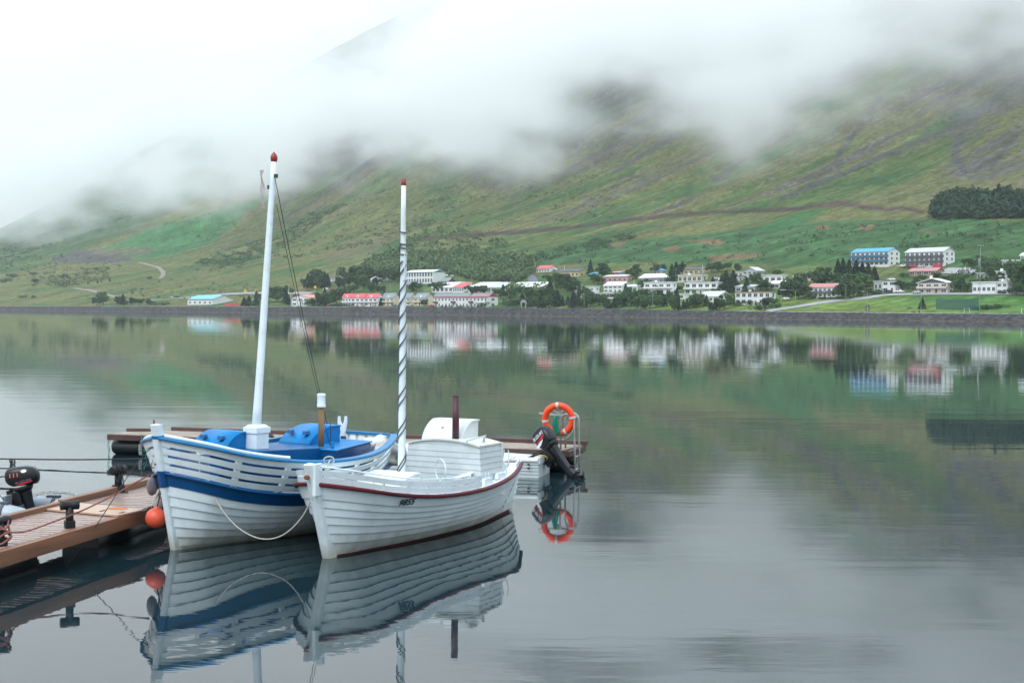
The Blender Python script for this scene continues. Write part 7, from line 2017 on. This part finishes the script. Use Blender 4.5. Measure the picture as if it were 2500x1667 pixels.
for (kn, spot, grp), L_ in bins.items():
    L_.sort(key=lambda q: q[0])
    for i, (px, r, kd) in enumerate(L_):
        if len(L_) == 1: lab = kn + ' ' + spot
        else: lab = (ORD[i] if i < 20 else 'twenty-' + ORD[i - 20] if i < 29 else 'later') + ' ' + kn + ' from left ' + spot
        tag(r, lab, 'bush' if kd == 'bush' else 'tree', grp)

# masses of scrub and woodland that cannot be counted
def scatter_stuff(name, polys, density, h0, h1, kind, mt, seed, nq=26, cap=2600):
    rng = np.random.RandomState(seed); pts = []
    for poly, dens in polys:
        P = np.array(poly, float); x0, y0 = P.min(0); x1, y1 = P.max(0)
        n = int((x1 - x0) * (y1 - y0) * dens * density)
        q = np.stack([x0 + (x1 - x0) * rng.rand(n), y0 + (y1 - y0) * rng.rand(n)], 1)
        ins = np.zeros(n, bool)
        for i in range(len(P)):
            a, b = P[i], P[(i + 1) % len(P)]
            c = ((a[1] > q[:, 1]) != (b[1] > q[:, 1])) & (q[:, 0] < (b[0] - a[0]) * (q[:, 1] - a[1]) / (b[1] - a[1] + 1e-9) + a[0]); ins ^= c
        q = q[ins]; keep = fbm(q[:, 0] / 22, q[:, 1] / 9, 3) > (.40 if dens < .9 else .38); pts.append(q[keep])
    Q = np.concatenate(pts); Q = Q[rng.permutation(len(Q))[:cap]]
    # march all sight lines together against the terrain
    Rv = np.array([list(ray(x, y)) for x, y in Q]); t = np.full(len(Q), 480.0); hit = np.zeros(len(Q), bool)
    for _ in range(260):
        X = Rv[:, 0] * t; Y = Rv[:, 1] * t; Z = CAM_H + Rv[:, 2] * t; Hh = height(X, Y, False)
        step = np.clip((Z - Hh) * 1.2, 2.5, 60); hit |= Z <= Hh
        t = np.where(hit, t, t + step)
        if hit.all() or t.min() > 3200: break
    X = Rv[:, 0] * t; Y = Rv[:, 1] * t; ok = hit & (t < 3200); X, Y = X[ok], Y[ok]; Z = height(X, Y)
    V = []
    for x, y, z in zip(X, Y, Z):
        C, s = leaf_cloud(rng, kind, nq); h = rng.uniform(h0, h1); C = C * np.array([h * 1.15, h * 1.15, h]) + np.array([x, y, z - .15 * h]); V.append(quads_from(C, s * h * 2.3, rng))
    me = quad_mesh(name, np.concatenate(V)); me.materials.append(mt)
    o = link(name, me); tag(o, kind='stuff'); return o
W_M = leaf_mat('wood_leaf', (.040, .088, .040), (.115, .175, .070)); W_M.node_tree.nodes['Noise Texture'].inputs['Scale'].default_value = .06
W_S = leaf_mat('scrub_leaf', (.030, .066, .030), (.065, .115, .046)); W_S.node_tree.nodes['Noise Texture'].inputs['Scale'].default_value = .05
scatter_stuff('hillside_scrub', [([(470, 645), (540, 610), (640, 585), (700, 560), (760, 520), (800, 515), (850, 505), (810, 540), (760, 570), (700, 605), (640, 630), (560, 650)], .9), ([(450, 655), (700, 590), (1050, 540), (1060, 620), (900, 600), (640, 645), (500, 668)], .16),
    ([(700, 530), (900, 500), (1100, 470), (1130, 560), (950, 570), (750, 560)], .10), ([(0, 590), (120, 560), (300, 495), (330, 520), (240, 570), (120, 620), (0, 665)], .7), ([(75, 700), (90, 680), (260, 662), (272, 680), (150, 702)], .7),
    ([(0, 640), (120, 625), (300, 640), (300, 660), (100, 680), (0, 690)], .2), ([(1250, 640), (1330, 610), (1480, 590), (1500, 605), (1380, 625), (1290, 655)], .3), ([(1430, 590), (1560, 565), (1560, 580), (1470, 598)], .5), ([(2330, 655), (2400, 635), (2500, 640), (2500, 670), (2400, 690), (2340, 680)], .25), ([(280, 690), (460, 680), (700, 700), (620, 735), (300, 735)], .05), ([(850, 520), (1150, 440), (1500, 420), (1500, 540), (1200, 570), (900, 570)], .035), ([(1350, 600), (1700, 585), (1950, 560), (2200, 545), (2500, 545), (2500, 600), (1900, 640), (1400, 650)], .03), ([(400, 500), (700, 430), (760, 500), (500, 600)], .04)], .11, 1.8, 4.6, 'bush', W_S, 5, nq=18, cap=5200)
scatter_stuff('woodland', [([(905, 640), (940, 622), (1000, 618), (1060, 622), (1150, 620), (1230, 635), (1300, 640), (1310, 665), (1290, 672), (1270, 690), (1160, 686), (1100, 672), (1000, 668), (900, 668), (880, 650)], 1.4),
    ([(1000, 575), (1100, 560), (1230, 590), (1290, 640), (1100, 612), (960, 606)], .16), ([(1240, 715), (1300, 700), (1340, 715), (1300, 745), (1240, 745)], .6)], .052, 3.5, 8, 'broad', W_M, 9, nq=34, cap=3000)

W_D = leaf_mat('plantation_leaf', (.014, .036, .022), (.045, .085, .042)); W_D.node_tree.nodes['Noise Texture'].inputs['Scale'].default_value = .05
scatter_stuff('plantation', [([(2278, 506), (2300, 488), (2345, 481), (2380, 484), (2410, 490), (2440, 482), (2500, 483), (2600, 486), (2640, 538), (2280, 536)], 1.5)], .065, 3, 8.5, 'broad', W_D, 12, nq=34)
